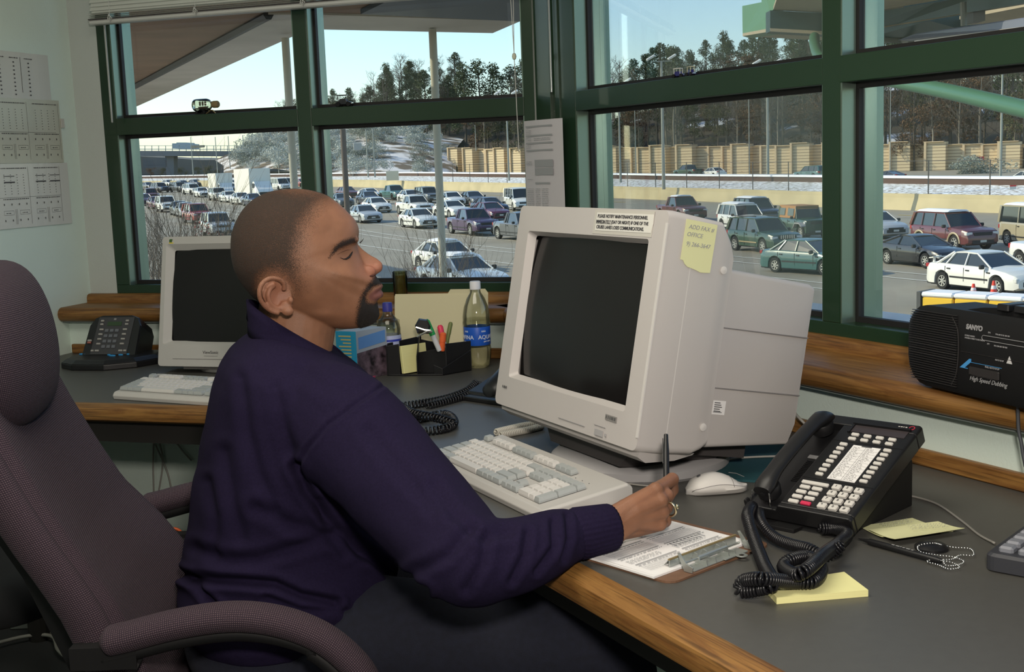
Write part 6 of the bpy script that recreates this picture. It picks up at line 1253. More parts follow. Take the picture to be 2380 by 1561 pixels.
for i in range(len(segs)-1):
    a, b = segs[i], segs[i+1]; d = (b-a).normalized(); n = V(-d.y, d.x, 0); n = n if n.y > 0 else -n; s_ = seq[i % len(seq)]; A = a+n*(1.6*s_); B2 = b+n*(1.6*s_); z = zb(a)-Wb[4].z; h = WH+(.35 if s_ == 0 and seq[(i+1) % 16] else 0)
    o_ = -V(Wb[4].x, Wb[4].y, 0)
    pb.add([A+o_+V(0,0,z-1), B2+o_+V(0,0,z-1), B2+n*.3+o_+V(0,0,z-1), A+n*.3+o_+V(0,0,z-1), A+o_+V(0,0,z+h), B2+o_+V(0,0,z+h), B2+n*.3+o_+V(0,0,z+h), A+n*.3+o_+V(0,0,z+h)], [(0,3,2,1),(4,5,6,7),(0,1,5,4),(1,2,6,5),(2,3,7,6),(3,0,4,7)])
    if s_ != seq[(i+1) % len(seq)]:
        c0, c1 = b, b+n*1.9; pb.add([c0+o_+V(0,0,z-1), c1+o_+V(0,0,z-1), c1+d*.3+o_+V(0,0,z-1), c0+d*.3+o_+V(0,0,z-1), c0+o_+V(0,0,z+h), c1+o_+V(0,0,z+h), c1+d*.3+o_+V(0,0,z+h), c0+d*.3+o_+V(0,0,z+h)], [(0,3,2,1),(4,5,6,7),(0,1,5,4),(1,2,6,5),(2,3,7,6),(3,0,4,7)])
    c0 = A+o_-n*.15; po.box((-.16, -.2, 0), (.16, .35, h+1.05), Matrix.Translation(c0+V(0, 0, z-1)) @ Matrix.Rotation(math.atan2(d.y, d.x), 4, 'Z')); po.box((-.2, -.22, h+1.0), (2.6, .5, h+1.10), Matrix.Translation(c0+V(0, 0, z-1)) @ Matrix.Rotation(math.atan2(d.y, d.x), 4, 'Z'))
pb.build('panel', pan, sw); po.build('wall_post', mat('wall_post_tan', (.62, .47, .30), .85), sw)
# fence posts behind the tan barrier
fp = empty('chain_link_fence', Bs[16], 0, 'thin wire fence posts standing along the top of the tan barrier', 'fence'); q = resample(off(Bs, sg*.8, 1.1), 5.2); mp_ = mat('fence_grey', (.10, .09, .08), .7)
q = [p for p in q if 70 < p.y < 175 and p.x > -15][:60]; base = None
for p in q:
    o = MB().cyl((0, 0, 0), (0, 0, 2.5), .045, 6).build('post', mp_, fp); o.location = p-Bs[16]
b = MB(); b.tube([p-Bs[16]+V(0, 0, 2.45) for p in q], .02, 4); b.build('top_wire', mp_, fp)
# lane lines parallel to the barrier
def lane(px, py, w_, m, dash=None, kind='line'):
    p = G(px, py, .02); i = min(range(len(Bs)), key=lambda k: (Bs[k].xy-p.xy).length); t = tang(i, Bs); n = V(-t.y, t.x, 0); o = (p-Bs[i]).dot(n.normalized()); return o
def lline(name, o, w_, m, label, dash=None):
    P = resample([V(a.x, a.y, gz(a.x, a.y)+.015) for a in off(Bs, o)], 2.0); Q = off(P, w_); mb = MB()
    for i in range(len(P)-1):
        if dash and (i % dash[1]) >= dash[0]: continue
        mb.add([P[i], P[i+1], Q[i+1], Q[i]], [(0, 1, 2, 3)])
    tag(mb.build(name, m), label, 'road marking', kind='structure')
for k, (px_, py_) in enumerate(((2036, 627), (2036, 641), (2036, 672), (2036, 686), (2036, 730))): lline('lane_line', lane(px_, py_, .2, M_LINE), .16, M_LINE, ['first', 'second', 'third', 'fourth', 'nearest', 'left'][k]+' white lane line on the motorway')
for k, (px_, py_) in enumerate(((1750, 545), (1750, 512), (1750, 530))): lline('lane_line', lane(px_, py_, .2, M_LINE), .15, M_LINE, ['dashed line by the vehicles', 'farthest dashed line', 'middle dashed line'][k]+' on the motorway', (2, 6))
lline('lane_line', lane(1750, 485, .2, M_YLINE), .25, M_YLINE, 'faded yellow edge line at the foot of the barrier', (2, 5))
# ---------------------------------------------------------------- vehicles
M_TYRE = mat('tyre', (.015, .015, .015), .85); M_RIM = mat('alloy_rim', (.55, .54, .50), .35, metal=.6); M_CARGL = mat('car_window', (.018, .024, .026), .08, coat=.5); M_TRIMB = mat('black_trim', (.02, .02, .02), .6); M_LAMP = mat('headlamp', (.65, .65, .62), .15); M_TAIL = mat('tail_lamp', (.35, .02, .02), .3); M_CHR = mat('car_chrome', (.6, .6, .6), .2, metal=1); M_PLATE = mat('number_plate', (.55, .55, .5), .5); M_CSNOW = M_SNOW
def paint(name, c, r=.3): return mat('paint_'+name, c, r, coat=.6, metal=.0)
PC = {'white': (.74, .73, .68), 'silver': (.40, .41, .42), 'black': (.012, .012, .014), 'navy': (.02, .025, .055), 'maroon': (.11, .02, .022), 'red': (.28, .02, .02), 'green': (.020, .060, .036), 'teal': (.035, .12, .115), 'purple': (.06, .03, .085), 'tan': (.40, .35, .24), 'grey': (.10, .105, .11), 'plum': (.12, .02, .05)}
# type: length, half width, wheel radius, wheels x, body profile (x, z top), glass house (x0 base rear, x1 roof rear, x2 roof front, x3 base front), roof z
CT_ = {
 'sedan': dict(L=4.5, w=.87, r=.32, wx=(-1.32, 1.33), top=[(-2.22, .62), (-2.18, .88), (-2.0, .96), (-1.35, .98), (.85, .94), (1.0, .92), (1.7, .83), (2.1, .72), (2.24, .58)], gh=(-1.62, -.92, .18, 1.02), rz=1.42, rw=.60, doors=(-1.15, -.22, .78)),
 'coupe': dict(L=4.4, w=.86, r=.32, wx=(-1.28, 1.30), top=[(-2.18, .62), (-2.14, .90), (-1.9, .97), (-1.2, .94), (.8, .90), (1.7, .78), (2.1, .66), (2.2, .55)], gh=(-1.75, -.70, .10, 1.0), rz=1.32, rw=.56, doors=(-.55, .75)),
 'suv': dict(L=4.6, w=.90, r=.37, wx=(-1.36, 1.36), top=[(-2.25, .70), (-2.24, 1.08), (-2.2, 1.10), (.9, 1.08), (1.0, 1.07), (1.9, 1.0), (2.2, .92), (2.28, .65)], gh=(-2.2, -2.0, .35, 1.0), rz=1.72, rw=.68, doors=(-1.3, -.35, .72)),
 'van': dict(L=5.2, w=.98, r=.37, wx=(-1.65, 1.65), top=[(-2.55, .60), (-2.56, 1.15), (-2.5, 1.2), (1.45, 1.18), (1.6, 1.15), (2.3, .98), (2.55, .82), (2.6, .60)], gh=(-2.52, -2.42, 1.05, 1.75), rz=2.0, rw=.80, doors=(-.8, .3, 1.2)),
 'pickup': dict(L=5.3, w=.94, r=.38, wx=(-1.75, 1.65), top=[(-2.6, .70), (-2.6, 1.08), (-2.55, 1.1), (-.65, 1.1), (1.1, 1.09), (1.25, 1.07), (2.3, 1.0), (2.55, .9), (2.62, .65)], gh=(-.75, -.62, .45, 1.12), rz=1.72, rw=.66, doors=(-.45, .8)),
 'jeep': dict(L=3.9, w=.80, r=.40, wx=(-1.1, 1.25), top=[(-1.85, .75), (-1.85, 1.15), (-1.8, 1.16), (.55, 1.14), (.65, 1.16), (1.65, 1.10), (1.8, 1.05), (1.82, .70)], gh=(-1.82, -1.75, .38, .62), rz=1.80, rw=.66, doors=(-.5, .5)),
}
def car_parts(ty):
    d = CT_[ty]; w, r, L_ = d['w'], d['r'], d['L']; tp = d['top']; xs = sorted(set([p[0] for p in tp]+[x+dx for x in d['wx'] for dx in np.linspace(-r*1.22, r*1.22, 11)]+list(np.linspace(tp[0][0], tp[-1][0], 26))))
    gr = .30 if ty in ('suv', 'pickup', 'jeep', 'van') else .20; Z = lambda x: float(np.interp(x, [p[0] for p in tp], [p[1] for p in tp])); parts = {}
    rings = []
    for x in xs:
        zt = Z(x); e = min(1, (x-tp[0][0]+.05)/.35, (tp[-1][0]-x+.05)/.45); ww = w*(.80+.20*max(0, e)**.5); zb_ = gr+ (.0 if e > .5 else (.5-e)*.22); arch = 0
        for wx in d['wx']:
            q = (r*1.20)**2-(x-wx)**2
            if q > 0: zb_ = max(zb_, r+math.sqrt(q)*1.0)
        zb_ = min(zb_, zt-.08); zm = max(zb_+.02, zt*.62)
        half = [(ww*.90, zb_), (ww*.985, zb_+.03), (ww, zm), (ww*.985, zt-.10), (ww*.93, zt-.025), (ww*.80, zt+.005), (0, zt+.03)]
        rings.append([(x, y, z) for y, z in half]+[(x, -y, z) for y, z in half[-2::-1]])
    b = MB(); b.loft(rings)
    x0, x1, x2, x3 = d['gh']; rz, rw = d['rz'], d['rw']; g0, g3 = Z(x0)-.03, Z(x3)-.02; bw = w*.90
    # roof and pillars as a thin shell around dark glass
    sect = lambda x, z, hw: (x, hw, z)
    roof = [[(x1-.03, rw*t, rz-.03-.03*abs(t)**2) for t in (-1, -.5, 0, .5, 1)], [(x1+.12, rw*t, rz+.01-.035*abs(t)**2) for t in (-1, -.5, 0, .5, 1)], [((x1+x2)/2, rw*t, rz+.03-.035*abs(t)**2) for t in (-1, -.5, 0, .5, 1)], [(x2-.1, rw*t, rz+.005-.035*abs(t)**2) for t in (-1, -.5, 0, .5, 1)], [(x2+.04, rw*t, rz-.035-.03*abs(t)**2) for t in (-1, -.5, 0, .5, 1)]]
    b.loft([[V(*p) for p in rr]+[V(p[0], p[1], p[2]-.05) for p in rr[::-1]] for rr in roof])
    for s in (-1, 1):
        pw_ = .035
        for (xa, za, ya), (xb, zb2, yb), k in (((x0, g0, bw), (x1, rz-.05, rw), .055 if ty in ('sedan', 'coupe') else .10), ((x3, g3, bw), (x2, rz-.05, rw), .035)): b.tube([V(xa, s*ya, za), V(xb, s*yb, zb2)], k, 6)
        for dx in d['doors'][:-1]:
            xr = dx if ty not in ('sedan', 'coupe') else dx
            if x0 < dx < x3: 
                t = .0; b.tube([V(dx, s*(bw+.005), Z(dx)-.02), V(min(max(dx, x1+.05), x2-.02), s*(rw+.01), rz-.07)], .035, 5)
    parts['body'] = b
    # glass house (dark glass solid just inside the pillars)
    g = MB(); gw, gr2 = bw*.985, rw*.99
    g.loft([[(x0, s*gw, g0) for s in (-1, 1)]+[(x1, s*gr2, rz-.06) for s in (1, -1)], [(x3, s*gw, g3) for s in (-1, 1)]+[(x2, s*gr2, rz-.06) for s in (1, -1)]]); parts['window'] = g
    t = MB(); zt = .52 if ty != 'jeep' else .6
    for s in (-1, 1): t.box((d['wx'][0]+r*1.25, s*w*.985, .48), (d['wx'][1]-r*1.25, s*(w+.012), .54)); t.box((-L_/2+.1, s*w*.86, gr-.02), (L_/2-.15, s*w*.90, gr+.06))
    t.box((-L_/2+.25, -w*.86, gr-.04), (L_/2-.25, w*.86, r*1.9)); 
    t.box((tp[-1][0]-.12, -w*.62, .34), (tp[-1][0]+.02, w*.62, .50)); 
    for dx in d['doors']:
        for s in (-1, 1): t.box((dx-.008, s*(w*.99), .38), (dx+.008, s*(w+.004), Z(dx)-.10))
        for s in (-1, 1): t.box((dx+.10, s*(w*.97), Z(dx)-.20), (dx+.26, s*(w+.02), Z(dx)-.16))
    parts['trim'] = t
    m = MB()
    for s in (-1, 1): m.box((x3-.32, s*(w+.02), g3-.02), (x3-.18, s*(w+.2), g3+.13), bev=.03)
    parts['mirror'] = m
    h = MB(); zf = Z(tp[-1][0]-.1)
    for s in (-1, 1): h.box((tp[-1][0]-.26, s*w*.58, zf-.20), (tp[-1][0]-.035, s*w*.94, zf-.06), bev=.02)
    parts['headlight'] = h
    q = MB()
    for s in (-1, 1): q.box((tp[0][0]-.005, s*w*.62, .78 if ty in ('sedan', 'coupe') else .85), (tp[0][0]+.16, s*w*.93, .92 if ty in ('sedan', 'coupe') else 1.05), bev=.02)
    parts['tail_light'] = q
    k = MB(); k.box((tp[-1][0]-.10, -w*.52, zf-.22), (tp[-1][0]+.005, w*.52, zf-.07), bev=.01); parts['grille'] = k
    p = MB(); p.box((tp[-1][0]-.0, -.16, .40), (tp[-1][0]+.03, .16, .50)); parts['number_plate'] = p
    return parts
def wheel_mesh(r):
    b = MB(); R = Matrix.Rotation(PI/2, 4, 'X'); b.lathe([(r*.62, -.10), (r*.93, -.11), (r, -.08), (r, .08), (r*.93, .11), (r*.62, .10)], 28, R, cap=False); b.lathe([(r*.62, -.02), (0.01, -.02)], 20, R, cap=False); return b
def rim_mesh(r, side):
    b = MB(); R = Matrix.Rotation(PI/2, 4, 'X'); z = -.085; b.lathe([(r*.64, -.10), (r*.60, -.085), (r*.56, -.10), (r*.56, .10), (r*.64, .10)], 24, R, cap=False)
    for s in (-1, 1):
        for k in range(7):
            a = 2*PI*k/7; b.box((r*.08, s*.075-.012, -r*.075), (r*.60, s*.075+.012, r*.075), Matrix.Rotation(a, 4, 'Y'))
        b.lathe([(.01, s*.10), (r*.16, s*.10), (r*.18, s*.08)], 12, R, cap=False)
    return b
_cp = {}
PM = {'window': M_CARGL, 'trim': M_TRIMB, 'mirror': M_TRIMB, 'headlight': M_LAMP, 'tail_light': M_TAIL, 'grille': M_TRIMB, 'number_plate': M_PLATE}
def proto(ty):
    if ty in _cp: return _cp[ty]
    d = {}
    for k, mbb in car_parts(ty).items():
        o = mbb.build(k, PM.get(k, paint('white', PC['white'])), None, smooth=(k in ('body', 'mirror')), angle=32); d[k] = o.data; bpy.data.objects.remove(o)
    o = wheel_mesh(CT_[ty]['r']).build('wheel', M_TYRE, None, smooth=True, angle=40); d['wheel'] = o.data; bpy.data.objects.remove(o)
    o = rim_mesh(CT_[ty]['r'], 1).build('rim', M_RIM, None); d['rim'] = o.data; bpy.data.objects.remove(o); _cp[ty] = d; return d
def newo(name, me, parent): o = bpy.data.objects.new(name, me); COL.objects.link(o); o.parent = parent; return o
def heading_at(p):
    i = min(range(len(Bs)), key=lambda k: abs(Bs[k].y-p.y-15)); t = tang(i, Bs); t = t if t.y < 0 else -t; return math.atan2(t.y, t.x)
NV = [0]
def vehicle(ty, col, label, px_=None, py_=None, wheels=None, yaw=None, name=None, group=None, scale=1.0, z=0, cat='car', small=False, roofsnow=False):
    p_ = proto(ty); d = CT_[ty]
    if wheels:
        a, b = G(*wheels[0], z), G(*wheels[1], z); yaw = math.atan2(b.y-a.y, b.x-a.x) if yaw is None else yaw; mid = (a+b)/2; xm = (d['wx'][0]+d['wx'][1])/2; dirv = V(math.cos(yaw), math.sin(yaw), 0); left = V(-dirv.y, dirv.x, 0)
        sgn = 1 if left.y > 0 else -1; c = mid+left*sgn*(d['w']-.12)-dirv*xm
    else:
        c = G(px_, py_, z); yaw = heading_at(c) if yaw is None else yaw; away_ = V(c.x, c.y, 0).normalized(); dirv = V(math.cos(yaw), math.sin(yaw), 0); c = c+away_*(abs(dirv.dot(away_))*d['L']*.46+.35)
        c = onY(px_, py_, c.y) if False else c
    c.z = gz(c.x, c.y)+z if z == 0 else c.z
    e = empty(name or {'suv': 'suv', 'van': 'van', 'pickup': 'pickup_truck', 'jeep': 'off_road_car'}.get(ty, 'car'), c, yaw, label, {'van': 'van', 'pickup': 'pickup truck', 'suv': 'car', 'jeep': 'car'}.get(ty, 'car'), group); e.scale = (scale,)*3
    for k in ('body', 'window', 'trim', 'mirror', 'headlight', 'tail_light', 'grille', 'number_plate'):
        if small and k in ('number_plate', 'mirror'): continue
        o = newo(k, p_[k], e)
        if k == 'body': o.material_slots[0].link = 'OBJECT'; o.material_slots[0].material = paint(col, PC[col])
    for wx in d['wx']:
        for s in (-1, 1):
            w_ = newo('wheel', p_['wheel'], e); w_.location = (wx, s*(d['w']-.12), d['r'])
            if not small: newo('rim', p_['rim'], w_)
    if roofsnow:
        b = MB(); x1, x2 = d['gh'][1], d['gh'][2]; b.loft([[(x, y, d['rz']+zz) for y, zz in ((-d['rw']*k, .0), (-d['rw']*.8*k, .07), (0, .10), (d['rw']*.8*k, .07), (d['rw']*k, .0))] for x, k in ((x1-.05, .7), (x1+.1, 1), (x2-.1, 1), (x2+.02, .8))]); b.build('roof_snow', M_CSNOW, e, smooth=True)
    return e
E = vehicle('sedan', 'white', 'white four-door sedan with rear spoiler passing nearest at right', wheels=((2192, 671), (2322, 688)))
b = MB(); b.loft([[(x, y, z) for y in (-.72, .72)]+[(x, y, z+.04) for y in (.72, -.72)] for x, z in ((-2.15, 1.08), (-1.92, 1.12))]); b.box((-2.08, -.6, .95), (-2.0, -.54, 1.1)); b.box((-2.08, .54, .95), (-2.0, .6, 1.1)); o = b.build('spoiler', paint('white', PC['white']), E)
vehicle('sedan', 'teal', 'teal-green sedan half hidden by the green window mullion', wheels=((1812, 633), (1910, 641)))
E = vehicle('suv', 'green', 'dark green sport utility with slatted chrome grille ahead of the teal sedan', wheels=((1706, 581), (1781, 591)))
b = MB()
for k in range(7): b.box((2.275, -.40+.12*k, .74), (2.295, -.34+.12*k, .92))
b.build('grille_slat', M_CHR, E); 
b = MB(); [b.box((-1.9, s*.58, 1.755), (.3, s*.62, 1.79)) for s in (-1, 1)]; b.build('roof_rail', M_TRIMB, E)
b = MB(); [b.box((-.85, s*.895, .50), (.85, s*.916, .56)) for s in (-1, 1)]; b.build('gold_stripe', mat('gold_stripe', (.35, .28, .15), .4), E)
E = vehicle('jeep', 'green', 'open-style off-roader with tan soft top behind the green sport utility', wheels=((1812, 549), (1878, 560)))
b = MB(); b.loft([[(x, y, z) for y, z in ((-.76, 1.14), (-.67, 1.83), (.67, 1.83), (.76, 1.14))] for x in (-1.87, .42)]); o = b.build('soft_top', mat('tan_canvas', (.38, .20, .085), .9), E)
b = MB()
for s in (-1, 1):
    for x0_, x1_ in ((-1.7, -.95), (-.55, .25)): b.add([(x0_, s*.772, 1.28), (x1_, s*.772, 1.28), (x1_, s*.715, 1.68), (x0_, s*.715, 1.68)], [(0, 1, 2, 3)])
b.build('soft_window', M_CARGL, E)
b = MB(); [b.loft([[(x, s*y, z) for y, z in ((.72, h), (1.0, h-.03), (1.0, h-.10), (.72, h-.06))] for x, h in ((.7, .70), (.95, .98), (1.55, .98), (1.85, .82))]) for s in (-1, 1)]; b.build('fender', mat('fender_silver', (.3, .3, .3), .4), E)
E = vehicle('coupe', 'black', 'glossy black hatchback coupe in front of the maroon utility vehicle', wheels=((2065, 613), (2153, 624)))
E = vehicle('suv', 'maroon', 'maroon sport utility with snowy roof and tan wheel arches', wheels=((2125, 572), (2242, 586)), roofsnow=True, scale=1.04)
b = MB(); [b.tube([V(wx+.46*math.cos(a), s*.90, .36+.46*math.sin(a)) for a in [PI*k/12 for k in range(13)]], .05, 6) for wx in (-1.36, 1.36) for s in (-1, 1)]; [b.box((-.88, s*.88, .34), (.88, s*.925, .46)) for s in (-1, 1)]; b.build('tan_cladding', mat('tan_cladding', (.42, .34, .22), .5), E)
vehicle('van', 'tan', 'beige van with snow on its roof at the right picture edge', wheels=((2338, 570), (2440, 584)), roofsnow=True)
vehicle('sedan', 'silver', 'silver sedan emerging right of the green mullion, behind the black coupe', wheels=((1975, 548), (2037, 556)))
vehicle('pickup', 'white', 'white pickup tail entering at the right edge', wheels=((2388, 628), (2480, 642)))
vehicle('suv', 'white', 'white sport utility just behind the dark green one', wheels=((1672, 536), (1730, 545)), roofsnow=True)
vehicle('suv', 'navy', 'dark blue sport utility with snowy roof farther behind the white one', wheels=((1705, 517), (1762, 525)), roofsnow=True)
vehicle('pickup', 'maroon', 'dark red pickup with white-snowed cab above the large monitor', wheels=((1520, 508), (1600, 518)), roofsnow=True)
vehicle('pickup', 'purple', 'dark purple two-tone pickup left of the monitor', wheels=((1054, 543), (1092, 548)))
vehicle('pickup', 'grey', 'dark grey pickup partly hidden by the monitor left edge', wheels=((1163, 556), (1212, 562)))
vehicle('van', 'white', 'white passenger van beside the taped pillar sheet', wheels=((1172, 486), (1200, 492)))
vehicle('sedan', 'white', 'cream-white sedan left of the tall canopy column', wheels=((936, 528), (968, 532)))
vehicle('pickup', 'white', 'white pickup behind the cream-white sedan', wheels=((929, 498), (960, 501)))
vehicle('sedan', 'silver', 'grey-silver sedan nearest the man\'s forehead', px_=848, py_=520)
for (x, y, ty, c, lb) in ((876, 496, 'sedan', 'white', 'white sedan behind the grey-silver sedan'), (808, 461, 'sedan', 'maroon', 'maroon sedan beside the thin sign post'), (860, 464, 'coupe', 'white', 'white coupe left of the teal pickup'), (858, 477, 'sedan', 'navy', 'dark blue sedan in front of the white coupe'), (916, 466, 'pickup', 'teal', 'dark teal pickup near the barrier'), (955, 473, 'sedan', 'white', 'white sedan just above the white pickup cab'), (995, 473, 'suv', 'grey', 'dark grey sport utility touching the tall column'),
    (1050, 481, 'sedan', 'white', 'white sedan right of the tall column, farther one'), (1100, 480, 'sedan', 'grey', 'dark grey sedan near the barrier left of the van'), (1050, 508, 'sedan', 'white', 'white sedan right of the tall column, nearer one'), (1138, 500, 'sedan', 'navy', 'dark navy sedan left of the white van'), (1140, 515, 'sedan', 'plum', 'plum red sedan behind the purple pickup'),
    (352, 467, 'suv', 'maroon', 'dark red vehicle at the left end of the queue'), (372, 448, 'suv', 'navy', 'dark vehicle in the second row of the far left queue'), (392, 434, 'sedan', 'white', 'tiny white car farthest up the left lanes'), (417, 447, 'suv', 'grey', 'dark grey car alone left of centre in the far queue'), (448, 453, 'suv', 'white', 'white sport utility left of the smaller box truck'), (455, 434, 'sedan', 'navy', 'dark car behind the white sport utility left of the trucks'), (470, 459, 'sedan', 'white', 'white car touching the smaller box truck'),
    (508, 467, 'suv', 'white', 'white vehicle right in front of the smaller box truck'), (536, 447, 'sedan', 'grey', 'grey car between the two box trucks, farther one'), (534, 471, 'sedan', 'white', 'white sedan between the two box trucks, nearer one'), (562, 476, 'sedan', 'white', 'white car at the foot of the larger box truck'), (612, 462, 'suv', 'white', 'white vehicle ahead of the larger box truck by the man\'s head'), (650, 444, 'van', 'white', 'white van right of the larger box truck'), (668, 438, 'suv', 'navy', 'dark vehicle behind the lamp post next to the white van'), (700, 435, 'sedan', 'red', 'red car at the mullion above the man\'s head'),
    (388, 494, 'suv', 'white', 'white sport utility leading the left lane by the shrubs'), (420, 502, 'sedan', 'grey', 'dark grey sedan behind bare twigs at left'), (434, 506, 'sedan', 'silver', 'silver sedan behind bare twigs at left'), (460, 521, 'suv', 'red', 'red sport utility seen through the bare twigs'), (508, 553, 'suv', 'silver', 'silver utility vehicle nearest in the left lane'), (336, 478, 'sedan', 'purple', 'purple sedan cut by the left window edge'), (366, 486, 'sedan', 'plum', 'plum sedan next to the leading white utility'), (425, 436, 'sedan', 'silver', 'tiny silver car far up the lanes left of the dark car'), (345, 441, 'sedan', 'grey', 'tiny grey car by the barrier at the left window edge'), (545, 436, 'sedan', 'white', 'tiny white car near the barrier between the trucks'), (590, 480, 'sedan', 'navy', 'dark sedan below the larger box truck at the man\'s head'), (795, 482, 'sedan', 'grey', 'dark grey sedan behind the sign post near the man\'s forehead')):
    vehicle(ty, c, lb, px_=x, py_=y, small=(y < 470))
vehicle('sedan', 'white', 'snow-topped white sedan parked nearest below the tall column', px_=1075, py_=695, roofsnow=True, yaw=math.radians(-57), scale=1.06)
vehicle('sedan', 'white', 'snow-topped white car parked just behind the nearest one', px_=1040, py_=640, roofsnow=True, yaw=math.radians(-60), scale=1.0)
for (x, y, Y, ty, c, lb) in ((1600, 411, 175, 'pickup', 'green', 'green-white tow truck on the far carriageway'), (1657, 413, 172, 'sedan', 'white', 'white car following the tow truck on the far carriageway'), (1885, 418, 150, 'suv', 'teal', 'blue-grey sport utility on the far carriageway by the mullion'), (2062, 424, 140, 'coupe', 'navy', 'snowy dark car on the far carriageway right of the mullion'), (2385, 428, 130, 'sedan', 'white', 'white car on the far carriageway at the right edge')):
    p = onY(x, y, Y); e = vehicle(ty, c, lb, px_=x, py_=y, yaw=heading_at(p)+PI, small=True); e.location = p
# box trucks
def boxtruck(px_, py_, s, label):
    c = G(px_, py_); yaw = heading_at(c); e = empty('box_truck', c, yaw, label, 'truck'); e.scale = (s,)*3; MT2 = paint('white', PC['white'])
    MB().box((-4.6, -1.2, 1.0), (1.2, 1.2, 3.7), bev=.03).build('cargo_box', mat('truck_box_cream', (.74, .71, .62), .5), e); b = MB(); b.loft([[(x, y, z) for y, z in ((-w_, .5), (-w_, zt-.5), (-w_*.9, zt), (w_*.9, zt), (w_, zt-.5), (w_, .5))] for x, w_, zt in ((1.35, 1.0, 2.3), (1.9, 1.0, 2.3), (2.35, .98, 1.75), (2.9, .95, 1.45), (3.1, .9, 1.2))]); b.build('cab', MT2, e)
    b = MB(); b.add([(2.36, -.85, 1.72), (2.36, .85, 1.72), (1.98, .8, 2.2), (1.98, -.8, 2.2)], [(0, 1, 2, 3)]); [b.box((1.45, s_*.99, 1.6), (2.1, s_*1.01, 2.1)) for s_ in (-1, 1)]; b.build('window', M_CARGL, e); MB().box((-4.4, -.9, .5), (3, .9, 1.0)).build('chassis', M_TRIMB, e); MB().box((3.05, -.7, .8), (3.14, .7, 1.15)).build('grille', M_TRIMB, e)
    for x in (-3, 2.2):
        for s_ in (-1, 1): w_ = newo('wheel', proto('van')['wheel'], e); w_.location = (x, s_*.95, .42); w_.scale = (1.15,)*3
boxtruck(520, 462, .95, 'smaller white box truck in the far queue'); boxtruck(600, 470, 1.12, 'larger white box truck in the queue above the man\'s head')
# ---------------------------------------------------------------- poles, signs, cones, attenuator
M_POLE = mat('galvanised_pole', (.30, .31, .28), .5, metal=.3); M_POLEL = mat('pale_pole', (.42, .40, .34), .6)
def P2(px_, py_, Y): return onY(px_, py_, Y)
for (xt, yt, xb, Y, r, lb) in ((663, 88, 684, 27, .085, 'tall pale steel column left of the mullion, holding the canopy'), (1005, 68, 1030, 27, .085, 'tall pale steel column right of the mullion, holding the canopy')):
    a = P2(xt, yt, Y); tag(MB().cyl((a.x, a.y, gz(a.x, a.y)), (a.x, a.y, a.z), r, 20).build('canopy_column', M_POLEL, smooth=True, angle=60), lb, 'column')
def lamp_post(x, ytop, ybot, Y, r, label, heads=True):
    a, b_ = P2(x, ytop, Y), P2(x, ybot, Y); e = empty('street_lamp', (a.x, a.y, b_.z), 0, label, 'lamp post'); h = a.z-b_.z
    MB().tube([V(0, 0, 0), V(0, 0, h)], [r, r*.6], 8).build('pole', M_POLE, e, smooth=True)
    if heads:
        b = MB(); b.box((-1.0, -.04, h-.05), (1.0, .04, h+.03)); b.build('crossarm', M_POLE, e)
        for s in (-1, 1): MB().box((-.45, -.22, -.12), (.45, .22, .12), Matrix.Translation((s*1.0, 0, h+.35)) @ Matrix.Rotation(-.5, 4, 'Y'), bev=.08).build('lamp_head', mat('lamp_head_white', (.75, .75, .72), .3), e)
for a in ((1537, 142, 440, 118, .17, 'twin-headed lamp post right of the corner pillar'), (1437, 195, 425, 135, .13, 'smaller twin-headed lamp post beside the corner pillar'), (1783, 152, 425, 120, .15, 'twin-headed lamp post left of the right mullion'), (1176, 222, 420, 145, .12, 'twin-headed lamp post left of the corner pillar')): lamp_post(*a)
for k, a in enumerate(((2330, 165, 420, 108, .13, 'thin pole near the right picture edge'), (2043, 190, 450, 90, .16, 'pale pole right of the right mullion'), (2070, 200, 408, 150, .06, 'very thin pole right of the pale pole'), (1475, 255, 410, 150, .07, 'very thin pole left of the twin lamp post'), (1740, 200, 410, 150, .07, 'very thin pole left of the right twin lamp post'), (850, 300, 412, 200, .12, 'far pole at the snowy hill, left of pair'), (866, 300, 412, 200, .12, 'far pole at the snowy hill, right of pair'), (443, 318, 408, 260, .12, 'far pole left of the bridge pier'), (500, 318, 412, 260, .12, 'far pole before the bridge, second from left'), (530, 316, 400, 260, .12, 'far pole before the bridge, third from left'), (564, 314, 408, 260, .14, 'far pole before the bridge, fourth from left'), (594, 320, 395, 260, .10, 'far pole before the bridge, fifth from left'), (644, 325, 412, 240, .14, 'far pole before the bridge, rightmost'), (1104, 290, 350, 230, .09, 'thin far pole above the sound wall end'))): lamp_post(*a, heads=False)
a, b_ = P2(798, 300, 60), P2(806, 470, 60); tag(MB().cyl(V(b_.x, b_.y, gz(0, 60)), V(b_.x, b_.y, a.z), .14, 10).build('sign_post', mat('brown_post', (.10, .075, .065), .7), smooth=True), 'dark brown square post just right of the left mullion', 'post')
p = P2(831, 340, 90); e = empty('camera_box', p, 0, 'small pale box on a bracket arm near the dark post', 'box'); MB().box((-.28, -.2, -.3), (.28, .2, .25), bev=.03).build('case', mat('box_grey', (.38, .38, .36), .6), e); MB().box((-.8, -.03, .28), (.4, .03, .33)).build('arm', M_POLE, e)
